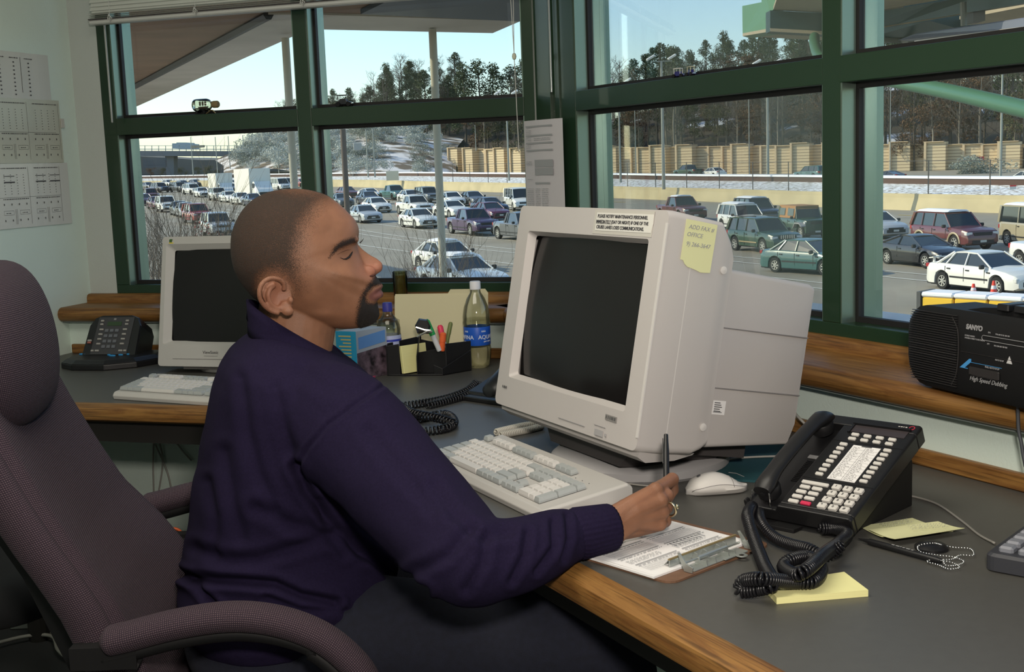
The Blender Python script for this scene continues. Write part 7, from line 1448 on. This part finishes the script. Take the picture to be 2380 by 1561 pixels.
for (x, y, s, lb) in ((2262, 702, .62, 'smaller orange traffic cone left of the pair'), (2309, 704, .74, 'larger orange traffic cone right of the pair')):
    c = G(x, y, 0); e = empty('traffic_cone', c, 0, lb, 'traffic cone'); MO = mat('cone_orange', (.85, .06, .03), .5)
    MB().lathe([(.0, 0), (.17, .02), (.04, s), (.0, s)], 16).build('cone_body', MO, e, smooth=True, angle=60); MB().box((-.2, -.2, 0), (.2, .2, .03)).build('base', MO, e); MB().lathe([(.172-.13*.62, s*.62+.01), (.172-.13*.78, s*.78+.01)], 16, cap=False).build('reflective_band', mat('cone_band', (.8, .75, .75), .5), e)
c = G(2135, 722, 0); c2 = G(2440, 745, 0); yw = math.atan2(c2.y-c.y, c2.x-c.x); e = empty('crash_cushion', c, yw, 'yellow crash cushion with snow-white top just beyond the radio', 'crash barrier')
for k in range(5):
    MB().box((.1+1.1*k, 0, 0), (1.15+1.1*k, .9, .46), bev=.04).build('cushion_block', mat('cushion_yellow', (.80, .50, .04), .5), e); MB().box((.08+1.1*k, -.04, .46), (1.17+1.1*k, .94, .62), bev=.05).build('snow_cover', M_SNOW, e)
MB().box((-.05, -.05, 0), (.08, .95, .62)).build('end_plate', mat('end_plate_dark', (.08, .08, .08), .6), e)
p = P2(2278, 368, 165); e = empty('road_sign', p, 0, 'tiny red sign before the sound wall', 'sign'); MB().box((-.5, -.02, -.25), (.5, .02, .25)).build('panel', mat('sign_red', (.6, .05, .05), .5), e); MB().cyl((0, 0, -2.6), (0, 0, -.2), .04, 6).build('post', M_POLE, e)
p = P2(2354, 434, 84); e = empty('fence_sign', p, 0, 'small red and white sign on the fence at the right', 'sign'); MB().box((-.22, -.02, -.18), (.22, .02, .1)).build('panel', mat('sign_white', (.6, .6, .55), .5), e); MB().box((-.22, -.025, .02), (.22, -.02, .12)).build('red_band', mat('sign_red', (.6, .05, .05), .5), e)
for (x, y, Y, lb) in ((912, 405, 185, 'tiny cream utility cabinet before the snowy hill'),): p = P2(x, y, Y); tag(MB().box((-.9, -.4, -.9), (.9, .4, .5)).build('utility_cabinet', mat('cabinet_cream', (.66, .60, .45), .7), loc=p), lb, 'cabinet')
# ---------------------------------------------------------------- bridge and far buildings
br = empty('road_bridge', P2(440, 400, 340), 0, 'grey road bridge crossing the motorway at far left', 'bridge'); o0 = P2(440, 400, 340); MBR = mat('bridge_grey', (.20, .205, .21), .8)
def q4(mb, pts, Y0, Y1):
    a = [P2(x, y, Y0)-o0 for x, y in pts]; n = len(a); mb.add([tuple(p) for p in a]+[tuple(p+V(0, Y1-Y0, 0)) for p in a], [tuple(range(n)), tuple(range(n, 2*n))[::-1]]+[(i, (i+1) % n, n+(i+1) % n, n+i) for i in range(n)])
b = MB(); q4(b, [(250, 350), (560, 351), (700, 366), (700, 380), (560, 363), (250, 362)], 340, 352); b.build('deck', MBR, br)
for xs_ in (((383, 360), (404, 360), (404, 412), (387, 412)), ((556, 362), (568, 362), (576, 410), (562, 410))): b = MB(); q4(b, xs_, 342, 346); b.build('pier', MBR, br)
b = MB(); q4(b, [(250, 345.5), (560, 346), (700, 360), (700, 361), (560, 347.5), (250, 347)], 340, 340.3)
for x in range(320, 700, 16): 
    yb = 351 if x < 560 else 351+(x-560)*.107; q4(b, [(x, yb-13), (x+1.2, yb-13), (x+1.2, yb), (x, yb)], 340, 340.2)
q4(b, [(250, 338), (560, 338), (700, 351), (700, 352), (560, 339), (250, 339)], 340, 340.2); b.build('railing', mat('railing_pale', (.45, .5, .48), .6), br)
b = MB(); q4(b, [(443, 338), (474, 337), (474, 342), (443, 345)], 338, 339); b.build('sign', mat('sign_tan', (.4, .35, .25), .7), br)
for k, (pts, Y, c_, lb) in enumerate((([(400, 345), (400, 333), (410, 333), (410, 331), (432, 331), (432, 333), (443, 334), (443, 346)], 700, (.35, .42, .46), 'pale blue high-rise block on the horizon behind the bridge'), ([(402, 371), (440, 366), (478, 366), (478, 372), (402, 377)], 520, (.55, .58, .58), 'low white building seen under the bridge'), ([(333, 363), (345, 362), (352, 366), (333, 368)], 520, (.6, .6, .58), 'small white roof seen under the left end of the bridge'))):
    mb = MB(); a = [P2(x, y, Y) for x, y in pts]; n = len(a); mb.add([tuple(p) for p in a]+[tuple(p+V(0, 20, 0)) for p in a], [tuple(range(n)), tuple(range(n, 2*n))[::-1]]+[(i, (i+1) % n, n+(i+1) % n, n+i) for i in range(n)]); tag(mb.build('office_building', mat('far_building_%s' % 'abc'[k], c_, .8)), lb, 'building')
b = MB(); q = [P2(x, y, 330) for x, y in ((332, 368), (385, 366), (385, 388), (332, 391))]; b.add([tuple(p) for p in q]+[tuple(p+V(0, 1, 0)) for p in q], [(0, 1, 2, 3), (7, 6, 5, 4), (0, 1, 5, 4), (1, 2, 6, 5), (2, 3, 7, 6), (3, 0, 4, 7)]); tag(b.build('overhead_sign', mat('sign_back_grey', (.10, .11, .12), .7)), 'back of a dark overhead sign under the bridge left end', 'sign')
# ---------------------------------------------------------------- canopies
ZC = 4.25
def zc(x, y, z=ZC): return onz(x, y, z)
can = empty('roof_canopy', zc(700, 60), 0, 'brown canopy with pale concrete edge above the left windows', 'canopy'); co0 = zc(700, 60)
def flat(mb, pts, z0, z1):
    a = [zc(x, y, z0)-co0 for x, y in pts]; n = len(a); mb.add([tuple(p) for p in a]+[tuple(p+V(0, 0, z1-z0)) for p in a], [tuple(range(n)), tuple(range(n, 2*n))[::-1]]+[(i, (i+1) % n, n+(i+1) % n, n+i) for i in range(n)])
b = MB(); flat(b, [(200, 300), (718, 68), (1145, 77), (1210, 49), (752, 34.6), (624, 33.6), (200, 262)], ZC, ZC+.5); b.build('concrete_edge', mat('canopy_concrete', (.46, .43, .38), .85, var=.1, vscale=.6), can)
b = MB(); flat(b, [(200, 262), (624, 33.6), (752, 34.6), (1206, 50), (1212, -60), (200, -60)], ZC+.04, ZC+.45); b.build('soffit', mat('brown_soffit', (.20, .125, .075), .8, var=.15, vscale=.8), can)
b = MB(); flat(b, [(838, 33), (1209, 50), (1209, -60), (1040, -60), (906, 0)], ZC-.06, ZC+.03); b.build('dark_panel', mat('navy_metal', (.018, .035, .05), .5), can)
b = MB(); a0, a1 = zc(307, 203)-co0, zc(624, 34)-co0; b.tube([a0, a1], .10, 6); b.build('joint', M_TRIMB, can)
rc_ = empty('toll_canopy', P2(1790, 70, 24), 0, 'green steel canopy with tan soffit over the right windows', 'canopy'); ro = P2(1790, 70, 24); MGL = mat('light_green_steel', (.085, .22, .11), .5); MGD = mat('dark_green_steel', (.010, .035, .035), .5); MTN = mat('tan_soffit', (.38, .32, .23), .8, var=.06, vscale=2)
def rq(mb, pts, thick=(.3, .6, .0)):
    a = [P2(x, y, Y)-ro for x, y, Y in pts]; n = len(a); t = Vector(thick); mb.add([tuple(p) for p in a]+[tuple(p+t) for p in a], [tuple(range(n)), tuple(range(n, 2*n))[::-1]]+[(i, (i+1) % n, n+(i+1) % n, n+i) for i in range(n)])
b = MB(); rq(b, [(1725, 14, 27), (1770, 5, 25), (1769, -60, 25), (1860, -60, 24), (1790, 31, 24), (1790, 73, 24), (1726, 84, 27)]); b.build('fascia', MGL, rc_)
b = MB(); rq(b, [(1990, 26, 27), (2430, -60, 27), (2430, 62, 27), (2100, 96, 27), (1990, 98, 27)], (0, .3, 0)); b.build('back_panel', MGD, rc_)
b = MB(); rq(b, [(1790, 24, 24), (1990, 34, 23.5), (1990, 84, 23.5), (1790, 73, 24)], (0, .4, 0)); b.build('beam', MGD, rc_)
b = MB(); rq(b, [(1726, 84, 27), (1790, 73, 24), (1990, 84, 23.4), (1990, 98, 26)], (0, 0, .06)); rq(b, [(1818, -40, 18), (1797, 24, 24.2), (2100, 40, 23.5), (2100, -60, 18)], (0, 0, .06)); rq(b, [(1990, 34, 23.4), (2184, 0, 19), (2400, -60, 15), (1990, -60, 16)], (0, 0, .06)); rq(b, [(1990, 74, 23.4), (2100, 55, 21), (2400, 5, 16), (2400, -3, 16), (2100, 49, 21), (1990, 67, 23.4)], (0, .2, .0))
rq(b, [(2230, 45, 20), (2400, 12, 17), (2400, 45, 18.5), (2230, 60, 22)], (0, 0, .05)); rq(b, [(2000, 95, 24), (2090, 88, 24), (2200, 95, 24), (2200, 99, 24), (2090, 95, 24), (2000, 101, 24)], (0, .2, 0)); b.build('soffit', MTN, rc_)
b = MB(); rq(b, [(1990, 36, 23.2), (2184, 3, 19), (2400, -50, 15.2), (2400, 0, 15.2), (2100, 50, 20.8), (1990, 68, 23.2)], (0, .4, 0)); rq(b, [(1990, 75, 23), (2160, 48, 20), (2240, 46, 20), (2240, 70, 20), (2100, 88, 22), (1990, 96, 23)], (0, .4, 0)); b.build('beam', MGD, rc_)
b = MB(); rq(b, [(2262, 27, 17.5), (2290, 24, 17.3), (2290, 48, 17.3), (2262, 52, 17.5)], (0, .3, 0)); b.build('junction_box', mat('dark_grey_box', (.06, .06, .06), .6), rc_)
b = MB(); rq(b, [(2098, 90, 20.5), (2130, 78, 20), (2400, 38, 14.5), (2400, 58, 14.5), (2130, 92, 20)], (0, .25, 0)); b.build('light_housing', mat('lamp_grey_blue', (.13, .14, .19), .5), rc_)
b = MB(); rq(b, [(2130, 93, 19.8), (2400, 59, 14.4), (2400, 72, 14.4), (2130, 98, 19.8)], (0, .1, 0)); b.build('lamp_tray', mat('lamp_tray_pale', (.55, .50, .45), .5), rc_)
b = MB(); b.tube([P2(2045, 112, 22)-ro, P2(2048, 94, 22)-ro, P2(2060, 92, 22)-ro, P2(2100, 94, 22)-ro, P2(2118, 97, 21)-ro], .05, 8); b.tube([P2(2240, 60, 17)-ro, P2(2239, 5, 17)-ro], .045, 8); b.build('pipe', mat('pipe_grey', (.13, .13, .11), .5), rc_, smooth=True)
b = MB(); b.tube(spline([P2(1893, 86, 23)-ro, P2(1894, 105, 22.6)-ro, P2(1908, 135, 22)-ro, P2(1960, 158, 20.5)-ro, P2(2050, 182, 18)-ro, P2(2200, 212, 15.5)-ro, P2(2400, 258, 13)-ro, P2(2700, 330, 10.5)-ro], 5), .095, 16); b.build('support_tube', mat('tube_green', (.045, .13, .075), .4), rc_, smooth=True, angle=180)
# snow on outer sill of right windows
b = MB(); wbox(b, WR, .2, 3.4, .252, .42, .925, .950); tag(b.build('sill_snow', M_SNOW), 'strip of snow on the outside ledge under the right windows', 'snow', kind='stuff')
# ---------------------------------------------------------------- vegetation
R_ = random.Random(11)
M_BARK = mat('bare_bark', (.10, .082, .065), .9); M_BARKL = mat('pale_bark', (.22, .19, .15), .9); M_PINE = mat('pine_needles', (.050, .066, .026), .9, var=.3, vscale=.5); M_RUST = mat('rust_leaves', (.12, .065, .030), .9, var=.3, vscale=.5); M_OLIVE = mat('olive_leaves', (.075, .075, .032), .9, var=.3, vscale=.5)
def leafcloud(mb, blobs, n, s, R):
    for _ in range(n):
        c, r = blobs[R.randrange(len(blobs))]; u = Vector((R.gauss(0, 1), R.gauss(0, 1), R.gauss(0, 1))).normalized()*r*R.uniform(.35, 1.05)**.6; p = V(c[0]+u.x, c[1]+u.y, c[2]+u.z*.7); a = Vector((R.uniform(-1, 1), R.uniform(-1, 1), R.uniform(-1, 1)))*s; b = Vector((R.uniform(-1, 1), R.uniform(-1, 1), R.uniform(-1, 1)))*s
        k = len(mb.v); mb.v += [tuple(p), tuple(p+a), tuple(p+b)]; mb.f.append((k, k+1, k+2))
def branches(mb, p, d, L, r, depth, R, up=.25, spread=.6, kids=4):
    n = 3; pts = [p]; q = p.copy(); dd = d.copy()
    for i in range(n): dd = (dd+Vector((R.gauss(0, .12), R.gauss(0, .12), R.gauss(0, .08)+up*.1))).normalized(); q = q+dd*(L/n); pts.append(q.copy())
    mb.tube(pts, [r*(1-.7*i/n) for i in range(n+1)], 4 if depth else 5, cap=False)
    if depth <= 0: return
    for k in range(kids):
        t = R.uniform(.35, 1.0); i = min(n-1, int(t*n)); b = pts[i].lerp(pts[i+1], t*n-i); a = R.uniform(0, 2*PI); side = (dd.orthogonal().normalized()); side.rotate(Matrix.Rotation(a, 3, dd)); nd = (dd*(1-spread)+side*spread+V(0, 0, up)).normalized(); branches(mb, b, nd, L*R.uniform(.4, .65), r*.5, depth-1, R, up, spread, kids)
protos = {}
def tree_proto(kind, seed):
    R = random.Random(seed); tr = MB(); cr = MB()
    if kind == 'bare':
        H = 15; tr.tube([V(0, 0, 0), V(R.uniform(-.3, .3), 0, H*.5), V(R.uniform(-.5, .5), 0, H*.95)], [.20, .14, .04], 6)
        for k in range(20): z = H*R.uniform(.3, .95); a = R.uniform(0, 2*PI); branches(cr, V(0, 0, z), V(math.cos(a)*.7, math.sin(a)*.7, .7).normalized(), H*.24*(1.15-z/H*.6), .055, 2, R, .3, .55, 4)
        mt, mc = M_BARKL if seed % 2 else M_BARK, M_BARK
    elif kind == 'pine':
        H = 17; tr.tube([V(0, 0, 0), V(.2, 0, H*.5), V(0, 0, H)], [.24, .18, .05], 6); bl = []
        for k in range(24): z = H*(.34+.64*k/23); a = R.uniform(0, 2*PI); rr = 2.7*(1.12-(k/23)**2.2)*R.uniform(.35, 1); bl.append(((rr*math.cos(a), rr*math.sin(a), z), R.uniform(.9, 1.6)*(1.1-.3*k/23)))
        leafcloud(cr, bl, 3400, .30, R); mt, mc = M_BARK, M_PINE
    elif kind == 'oak':
        H = 13; tr.tube([V(0, 0, 0), V(.2, 0, H*.6)], [.24, .12], 6); bl = [((R.uniform(-2.6, 2.6), R.uniform(-2.6, 2.6), H*R.uniform(.30, .92)), R.uniform(1.0, 2.0)) for _ in range(13)]
        leafcloud(cr, bl, 2400, .27, R); mt, mc = M_BARK, M_RUST if seed % 2 else M_OLIVE
    t = tr.build('trunk', mt, None); c = cr.build('crown', mc, None); d = (t.data, c.data); bpy.data.objects.remove(t); bpy.data.objects.remove(c); return d
PK = {k: [tree_proto(k, s) for s in range(4)] for k in ('bare', 'pine', 'oak')}
LBT = {'bare': 'tall bare winter tree in the woods behind the sound wall', 'pine': 'dark green pine in the woods behind the sound wall', 'oak': 'brown-leaved bushy tree in the woods behind the sound wall'}; GRT = {'bare': 'bare trees of the woods', 'pine': 'pines of the woods', 'oak': 'leafy trees of the woods'}
def tree(kind, p, s, label=None, group=None, R=R_):
    e = empty({'bare': 'bare_tree', 'pine': 'pine_tree', 'oak': 'leafy_tree'}[kind], p, R.uniform(0, 6.28), label or LBT[kind], 'tree', None if label else GRT[kind]); e.scale = (s*R.uniform(.85, 1.15), s*R.uniform(.85, 1.15), s); d = PK[kind][R.randrange(4)]; newo('trunk', d[0], e); newo('crown', d[1], e); return e
def hillz(d): return float(np.interp(d, [a for a, _ in hz], [b for _, b in hz]))
for row, (dist, n, mix) in enumerate(((5, 66, ('bare', 'bare', 'bare', 'oak')), (17, 56, ('bare', 'bare', 'oak', 'pine')), (34, 46, ('bare', 'oak', 'pine')), (58, 48, ('pine', 'pine', 'bare', 'oak')), (90, 50, ('pine', 'pine', 'oak')))):
    for i in range(n):
        t = (i+R_.uniform(.1, .9))/n; f = t*30; k = min(29, int(f)); p = HW[k].lerp(HW[k+1], f-k); d = dist+R_.uniform(-5, 6); kd_ = R_.choice(mix); q = p+wn(k, HW)*d
        if not (-100 < projn(np.array([tuple(q)]))[0, 0] < 2480): continue
        s = R_.uniform(.75, 1.12)*(1.0 if row < 3 else .85); tree(kd_, q+V(0, 0, hillz(d)-.3), s)
# snowy hill at left with bushes
hl_ = [(520, 408, 250), (560, 402, 250), (640, 392, 240), (760, 412, 225), (900, 412, 215), (1060, 408, 236)]; ht_ = [(520, 385, 275), (560, 362, 275), (640, 345, 275), (760, 330, 270), (900, 320, 268), (1060, 345, 262)]; hb_ = [(500, 372, 330), (560, 352, 330), (640, 318, 330), (760, 300, 320), (900, 298, 310), (1080, 320, 300)]; hd_ = [(560, 345, 360), (640, 300, 360), (700, 272, 360), (820, 262, 350), (940, 250, 345), (1130, 240, 330)]
sn = mat('snowy_bank', (.5, .45, .4), .9); nt = sn.node_tree; b_ = nt.nodes['Principled BSDF']; tc = nt.nodes.new('ShaderNodeTexCoord'); n_ = nt.nodes.new('ShaderNodeTexNoise'); n_.inputs['Scale'].default_value = .22; n_.inputs['Detail'].default_value = 8; r_ = nt.nodes.new('ShaderNodeValToRGB'); r_.color_ramp.elements[0].position = .44; r_.color_ramp.elements[0].color = (.16, .12, .08, 1); r_.color_ramp.elements[1].position = .56; r_.color_ramp.elements[1].color = (.74, .70, .68, 1); nt.links.new(tc.outputs['Object'], n_.inputs['Vector']); nt.links.new(n_.outputs['Fac'], r_.inputs[0]); nt.links.new(r_.outputs[0], b_.inputs['Base Color'])
b = MB(); b.loft([spline([P2(*a) for a in L_], 3) for L_ in ([(500, 372, 330), (560, 352, 330), (640, 318, 330), (760, 300, 320), (900, 335, 300), (1080, 405, 262), (1330, 405, 240)], hd_+[(1330, 225, 325)])], cap=False, close=False); tag(b.build('wooded_crest', mat('crest_soil', (.06, .045, .032), .95), smooth=True), 'dark wooded ground above the snowy bank', 'hill', kind='structure')
b = MB(); b.add([tuple(P2(x, y, 430)) for x, y in ((150, 366), (300, 362), (380, 366), (470, 372), (560, 370), (760, 350), (760, 440), (150, 440))]+[tuple(P2(x, y, 470)) for x, y in ((150, 362), (300, 358), (380, 362), (470, 368), (560, 366), (760, 346), (760, 440), (150, 440))], [(0,1,2,3,4,5,6,7)]+[(i, i+1, i+9, i+8) for i in range(5)]); tag(b.build('far_hill', mat('hazy_hill', (.13, .125, .115), .95, var=.3, vscale=.05)), 'hazy grey-brown rise under the far bridge', 'hill', kind='structure')
b = MB(); b.loft([spline([P2(*a) for a in L_], 3) for L_ in (hl_, ht_, hb_)], cap=False, close=False); tag(b.build('snowy_hill', sn, smooth=True), 'snow-patched bank rising left of the sound wall', 'hill', kind='structure')
M_SB = mat('snowy_shrub', (.30, .32, .27), .9, var=.4, vscale=.7)
def shrub_mesh(seed, m, n=1300, s=.15):
    R = random.Random(seed); b = MB(); leafcloud(b, [((R.uniform(-1.3, 1.3), R.uniform(-1, 1), R.uniform(.5, 1.8)), R.uniform(.5, .95)) for _ in range(9)], n, s, R); o = b.build('bush', m, None); d = o.data; bpy.data.objects.remove(o); return d
M_FR = mat('frosted_leaves', (.50, .52, .47), .9, var=.25, vscale=.7); SBM = [shrub_mesh(s, M_SB if s % 2 else M_FR) for s in range(6)]
hA, hB, hC = [spline([P2(*a) for a in L_], 4) for L_ in (hl_, ht_, hb_)]
for i in range(120):
    t = R_.uniform(.22, .97)*(len(hA)-1); k = int(t); u = R_.random(); a = hA[k].lerp(hB[k], min(1, u*1.6)) if u < .62 else hB[k].lerp(hC[k], (u-.62)/.38*.6); o = bpy.data.objects.new('snowy_bush', SBM[R_.randrange(6)]); COL.objects.link(o); o.location = a+V(R_.uniform(-2, 2), 0, -.4); s = R_.uniform(.9, 1.9); o.scale = (s, s, s); o.rotation_euler = (0, 0, R_.uniform(0, 6)); tag(o, 'frosted grey-green bush on the snowy bank at left', 'bush', 'frosted bushes on the snowy bank')
hD = spline([P2(*a) for a in hd_], 4)
for i in range(110):
    t = R_.uniform(.25, 1)**.7*(len(hB)-1.01); k = int(t); a = hC[k].lerp(hD[k], R_.uniform(-.15, 1.0)); e = tree(R_.choice(('bare', 'bare', 'oak', 'pine') if t > len(hB)*.72 else ('bare', 'oak')), a-V(0, 0, .5), R_.uniform(.35, .55)+(.45 if t > len(hB)*.75 else 0)); e['label'] = 'tree standing on the crest of the snowy bank at left'; e['group'] = 'trees on the bank crest'
for (x, y, Y, H, lb) in ((772, 208, 330, 16, 'round-topped pine, leftmost above the transom right of mullion'), (812, 205, 330, 17, 'second small pine on the skyline above the toy car'), (860, 200, 320, 18, 'third pine on the skyline'), (905, 193, 320, 19, 'taller pine on the skyline, fourth from the mullion'), (935, 225, 320, 14, 'low tree filling a gap on the skyline'), (985, 165, 300, 22, 'big pine touching the tall column on its left'), (1040, 178, 300, 20, 'pine just right of the tall column'), (1075, 150, 290, 23, 'broad pine midway between column and cord'), (1110, 142, 290, 24, 'tallest broad pine near the blind cord'), (1145, 150, 290, 23, 'pine under the blind cord bead'), (1185, 155, 290, 22, 'pine right of the blind cord'), (1215, 140, 285, 23, 'pine at the corner pillar edge'), (520, 250, 330, 0, None), (668, 240, 340, 14, 'small tree top left of the mullion'), (690, 238, 340, 14, 'small tree top touching the mullion')):
    if not lb: continue
    p = P2(x, y, Y); e = tree('pine', V(p.x, p.y, p.z-H), H/17, lb)
for (x, y, Y, s, lb) in ((1060, 135, 0, 0, 0),): pass
for i, (x, y) in enumerate(((1440, 118), (1560, 112), (1640, 95), (1655, 92), (1690, 92), (1730, 95), (1800, 95), (1840, 98), (1880, 100), (1420, 128), (1500, 128), (1600, 118), (1770, 92))):
    p = P2(x, y, 300); e = tree('pine' if i % 3 else 'bare', V(p.x, p.y, p.z-19), 19/17); e['label'] = 'tree on the skyline of the woods seen above the right window rail'; e['group'] = 'skyline trees right'
def bush(px_, py_, Y, s, lb, m):
    p = P2(px_, py_, Y); o = bpy.data.objects.new('roadside_bush', SBM[1]); COL.objects.link(o); o.location = p; o.scale = (s*1.6, s, s); tag(o, lb, 'bush')
bush(2300, 414, 160, 1.4, 'snow-dusted evergreen bush against the sound wall', None); bush(2260, 415, 160, 1.0, 'smaller snow-dusted bush left of the evergreen one', None)
for i, (x, y, Y, H, k) in enumerate(((480, 372, 300, 6, 'oak'), (540, 372, 300, 7, 'pine'), (420, 378, 360, 6, 'oak'), (350, 378, 360, 6, 'oak'), (455, 382, 330, 5, 'oak'), (505, 388, 300, 5, 'oak'), (600, 360, 300, 7, 'bare'), (380, 385, 380, 5, 'oak'))):
    p = P2(x, y, Y); e = tree(k, V(p.x, p.y, p.z-H*1.0), H/14); e['label'] = 'low tree in the hollow around the far bridge'; e['group'] = 'low trees by the bridge'
# near twiggy shrubs outside the left windows
M_TW = mat('twig', (.13, .10, .075), .9); M_TWR = mat('red_twig_leaf', (.16, .035, .03), .8)
def near_shrub(px_, pytop, Y, H, label, seed, n=7, spread=.35, leaves=None, r=.014, depth=2, zb=None):
    R = random.Random(seed); p = P2(px_, pytop, Y); base = V(p.x, p.y, p.z-H); e = empty('bare_shrub', base, 0, label, 'shrub'); b = MB()
    for k in range(n): a = R.uniform(0, 2*PI); branches(b, V(R.uniform(-.15, .15), R.uniform(-.15, .15), 0), V(math.cos(a)*spread, math.sin(a)*spread, 1).normalized(), H*R.uniform(.55, .75), r, depth, R, .35, .38, 5)
    b.build('branches', M_TW, e)
    if leaves:
        c = MB(); leafcloud(c, [((R.uniform(-.6, .6), R.uniform(-.3, .3), H*R.uniform(.55, .95)), .3) for _ in range(7)], leaves, .05, R); c.build('leaves', M_TWR, e)
mound = MB(); mg = [[V(x, y, gz(x, y)+(3.7*math.exp(-((x+9.6)/2.6)**2)*math.exp(-((y-25)/7)**2))) for x in np.linspace(-22, -3.6, 20)] for y in np.linspace(9, 42, 16)]
mound.loft(mg, cap=False, close=False); tag(mound.build('snow_bank', sn, smooth=True), 'snow-patched mound below the left window', 'snow bank', kind='structure')
for i, a in enumerate(((352, 440, 24, 3.6, 'twiggy shrub at the left edge of the left window'), (392, 425, 23, 3.8, 'twiggy shrub above the smaller monitor left corner'), (428, 410, 24, 4.0, 'tallest twiggy shrub in front of the left traffic'), (470, 430, 23, 3.6, 'twiggy shrub right of the tallest one'), (372, 500, 20, 2.6, 'low tangled shrub by the monitor'), (455, 500, 20, 2.4, 'low tangled shrub behind the smaller monitor top'), (340, 520, 19, 2.4, 'low dense shrub in the window corner'))): near_shrub(a[0], a[1], a[2], a[3], a[4], 30+i, n=9, r=.013)
near_shrub(500, 470, 21, 2.9, 'shrub with dark red leaves near the back of the man\'s head', 50, n=5, leaves=260)
for i, a in enumerate(((968, 495, 21, 3.2, 'bare shrub left of the tall column base'), (1045, 500, 21, 3.2, 'bare shrub right of the tall column base'), (925, 560, 19, 2.2, 'low wispy shrub near the man\'s nose'), (1110, 545, 19, 2.2, 'wispy sapling in front of the parked cars'))): near_shrub(*a, 60+i, n=7, r=.009)
# ---------------------------------------------------------------- light and camera
sc = bpy.context.scene
cam = bpy.data.cameras.new('camera'); co = bpy.data.objects.new('camera', cam); COL.objects.link(co)
cam.sensor_fit = 'HORIZONTAL'; cam.sensor_width = 23.7; cam.lens = FPX/IW*23.7; cam.clip_start = .05; cam.clip_end = 3000
co.matrix_world = Matrix(((RX.x, UY.x, -_f.x, 0), (RX.y, UY.y, -_f.y, 0), (RX.z, UY.z, -_f.z, CAM.z), (0, 0, 0, 1)))
sc.camera = co
w = bpy.data.worlds.new('sky'); sc.world = w; w.use_nodes = True; nt = w.node_tree
sky = nt.nodes.new('ShaderNodeTexSky'); sky.sky_type = 'NISHITA'; sky.sun_disc = False; sky.sun_elevation = math.radians(30); sky.sun_rotation = math.radians(-82); sky.air_density = 1.0; sky.dust_density = .6; sky.ozone_density = 2.5
bg = nt.nodes['Background']; nt.links.new(sky.outputs[0], bg.inputs[0]); bg.inputs[1].default_value = .245
def sun(name, d, e, col, ang=.6):
    l = bpy.data.lights.new(name, 'SUN'); l.energy = e; l.color = col; l.angle = math.radians(ang); o = bpy.data.objects.new(name, l); COL.objects.link(o)
    o.rotation_euler = Vector(d).to_track_quat('Z', 'Y').to_euler(); return o
SUN_DIR = V(-.85, .12, .50)
sun('sun', SUN_DIR, 4.6, (1, .86, .62))
def area(name, loc, tgt, sx, sy, e, col=(1, 1, 1)):
    l = bpy.data.lights.new(name, 'AREA'); l.shape = 'RECTANGLE'; l.size = sx; l.size_y = sy; l.energy = e; l.color = col; o = bpy.data.objects.new(name, l); COL.objects.link(o)
    o.location = loc; o.rotation_euler = (Vector(loc)-Vector(tgt)).to_track_quat('Z', 'Y').to_euler(); return o
area('flash_light', (.10, -.05, 1.62), (.25, 2.2, 1.02), .16, .12, 33.0, (1, .90, .80))
area('ceiling_fill', (-.6, 1.6, 2.55), (-.6, 1.6, 0), 1.6, 1.0, 28, (1, .93, .80))  # added fill out of view, brightens the room; no fixture there
vs = sc.view_settings; vs.view_transform = 'Standard'; vs.look = 'None'; vs.gamma = 1; vs.exposure = 0; vs.use_curve_mapping = False
sc.cycles.use_denoising = True; sc.cycles.max_bounces = 8; sc.cycles.transparent_max_bounces = 24; sc.cycles.caustics_reflective = False; sc.cycles.caustics_refractive = False; sc.cycles.sample_clamp_indirect = 6
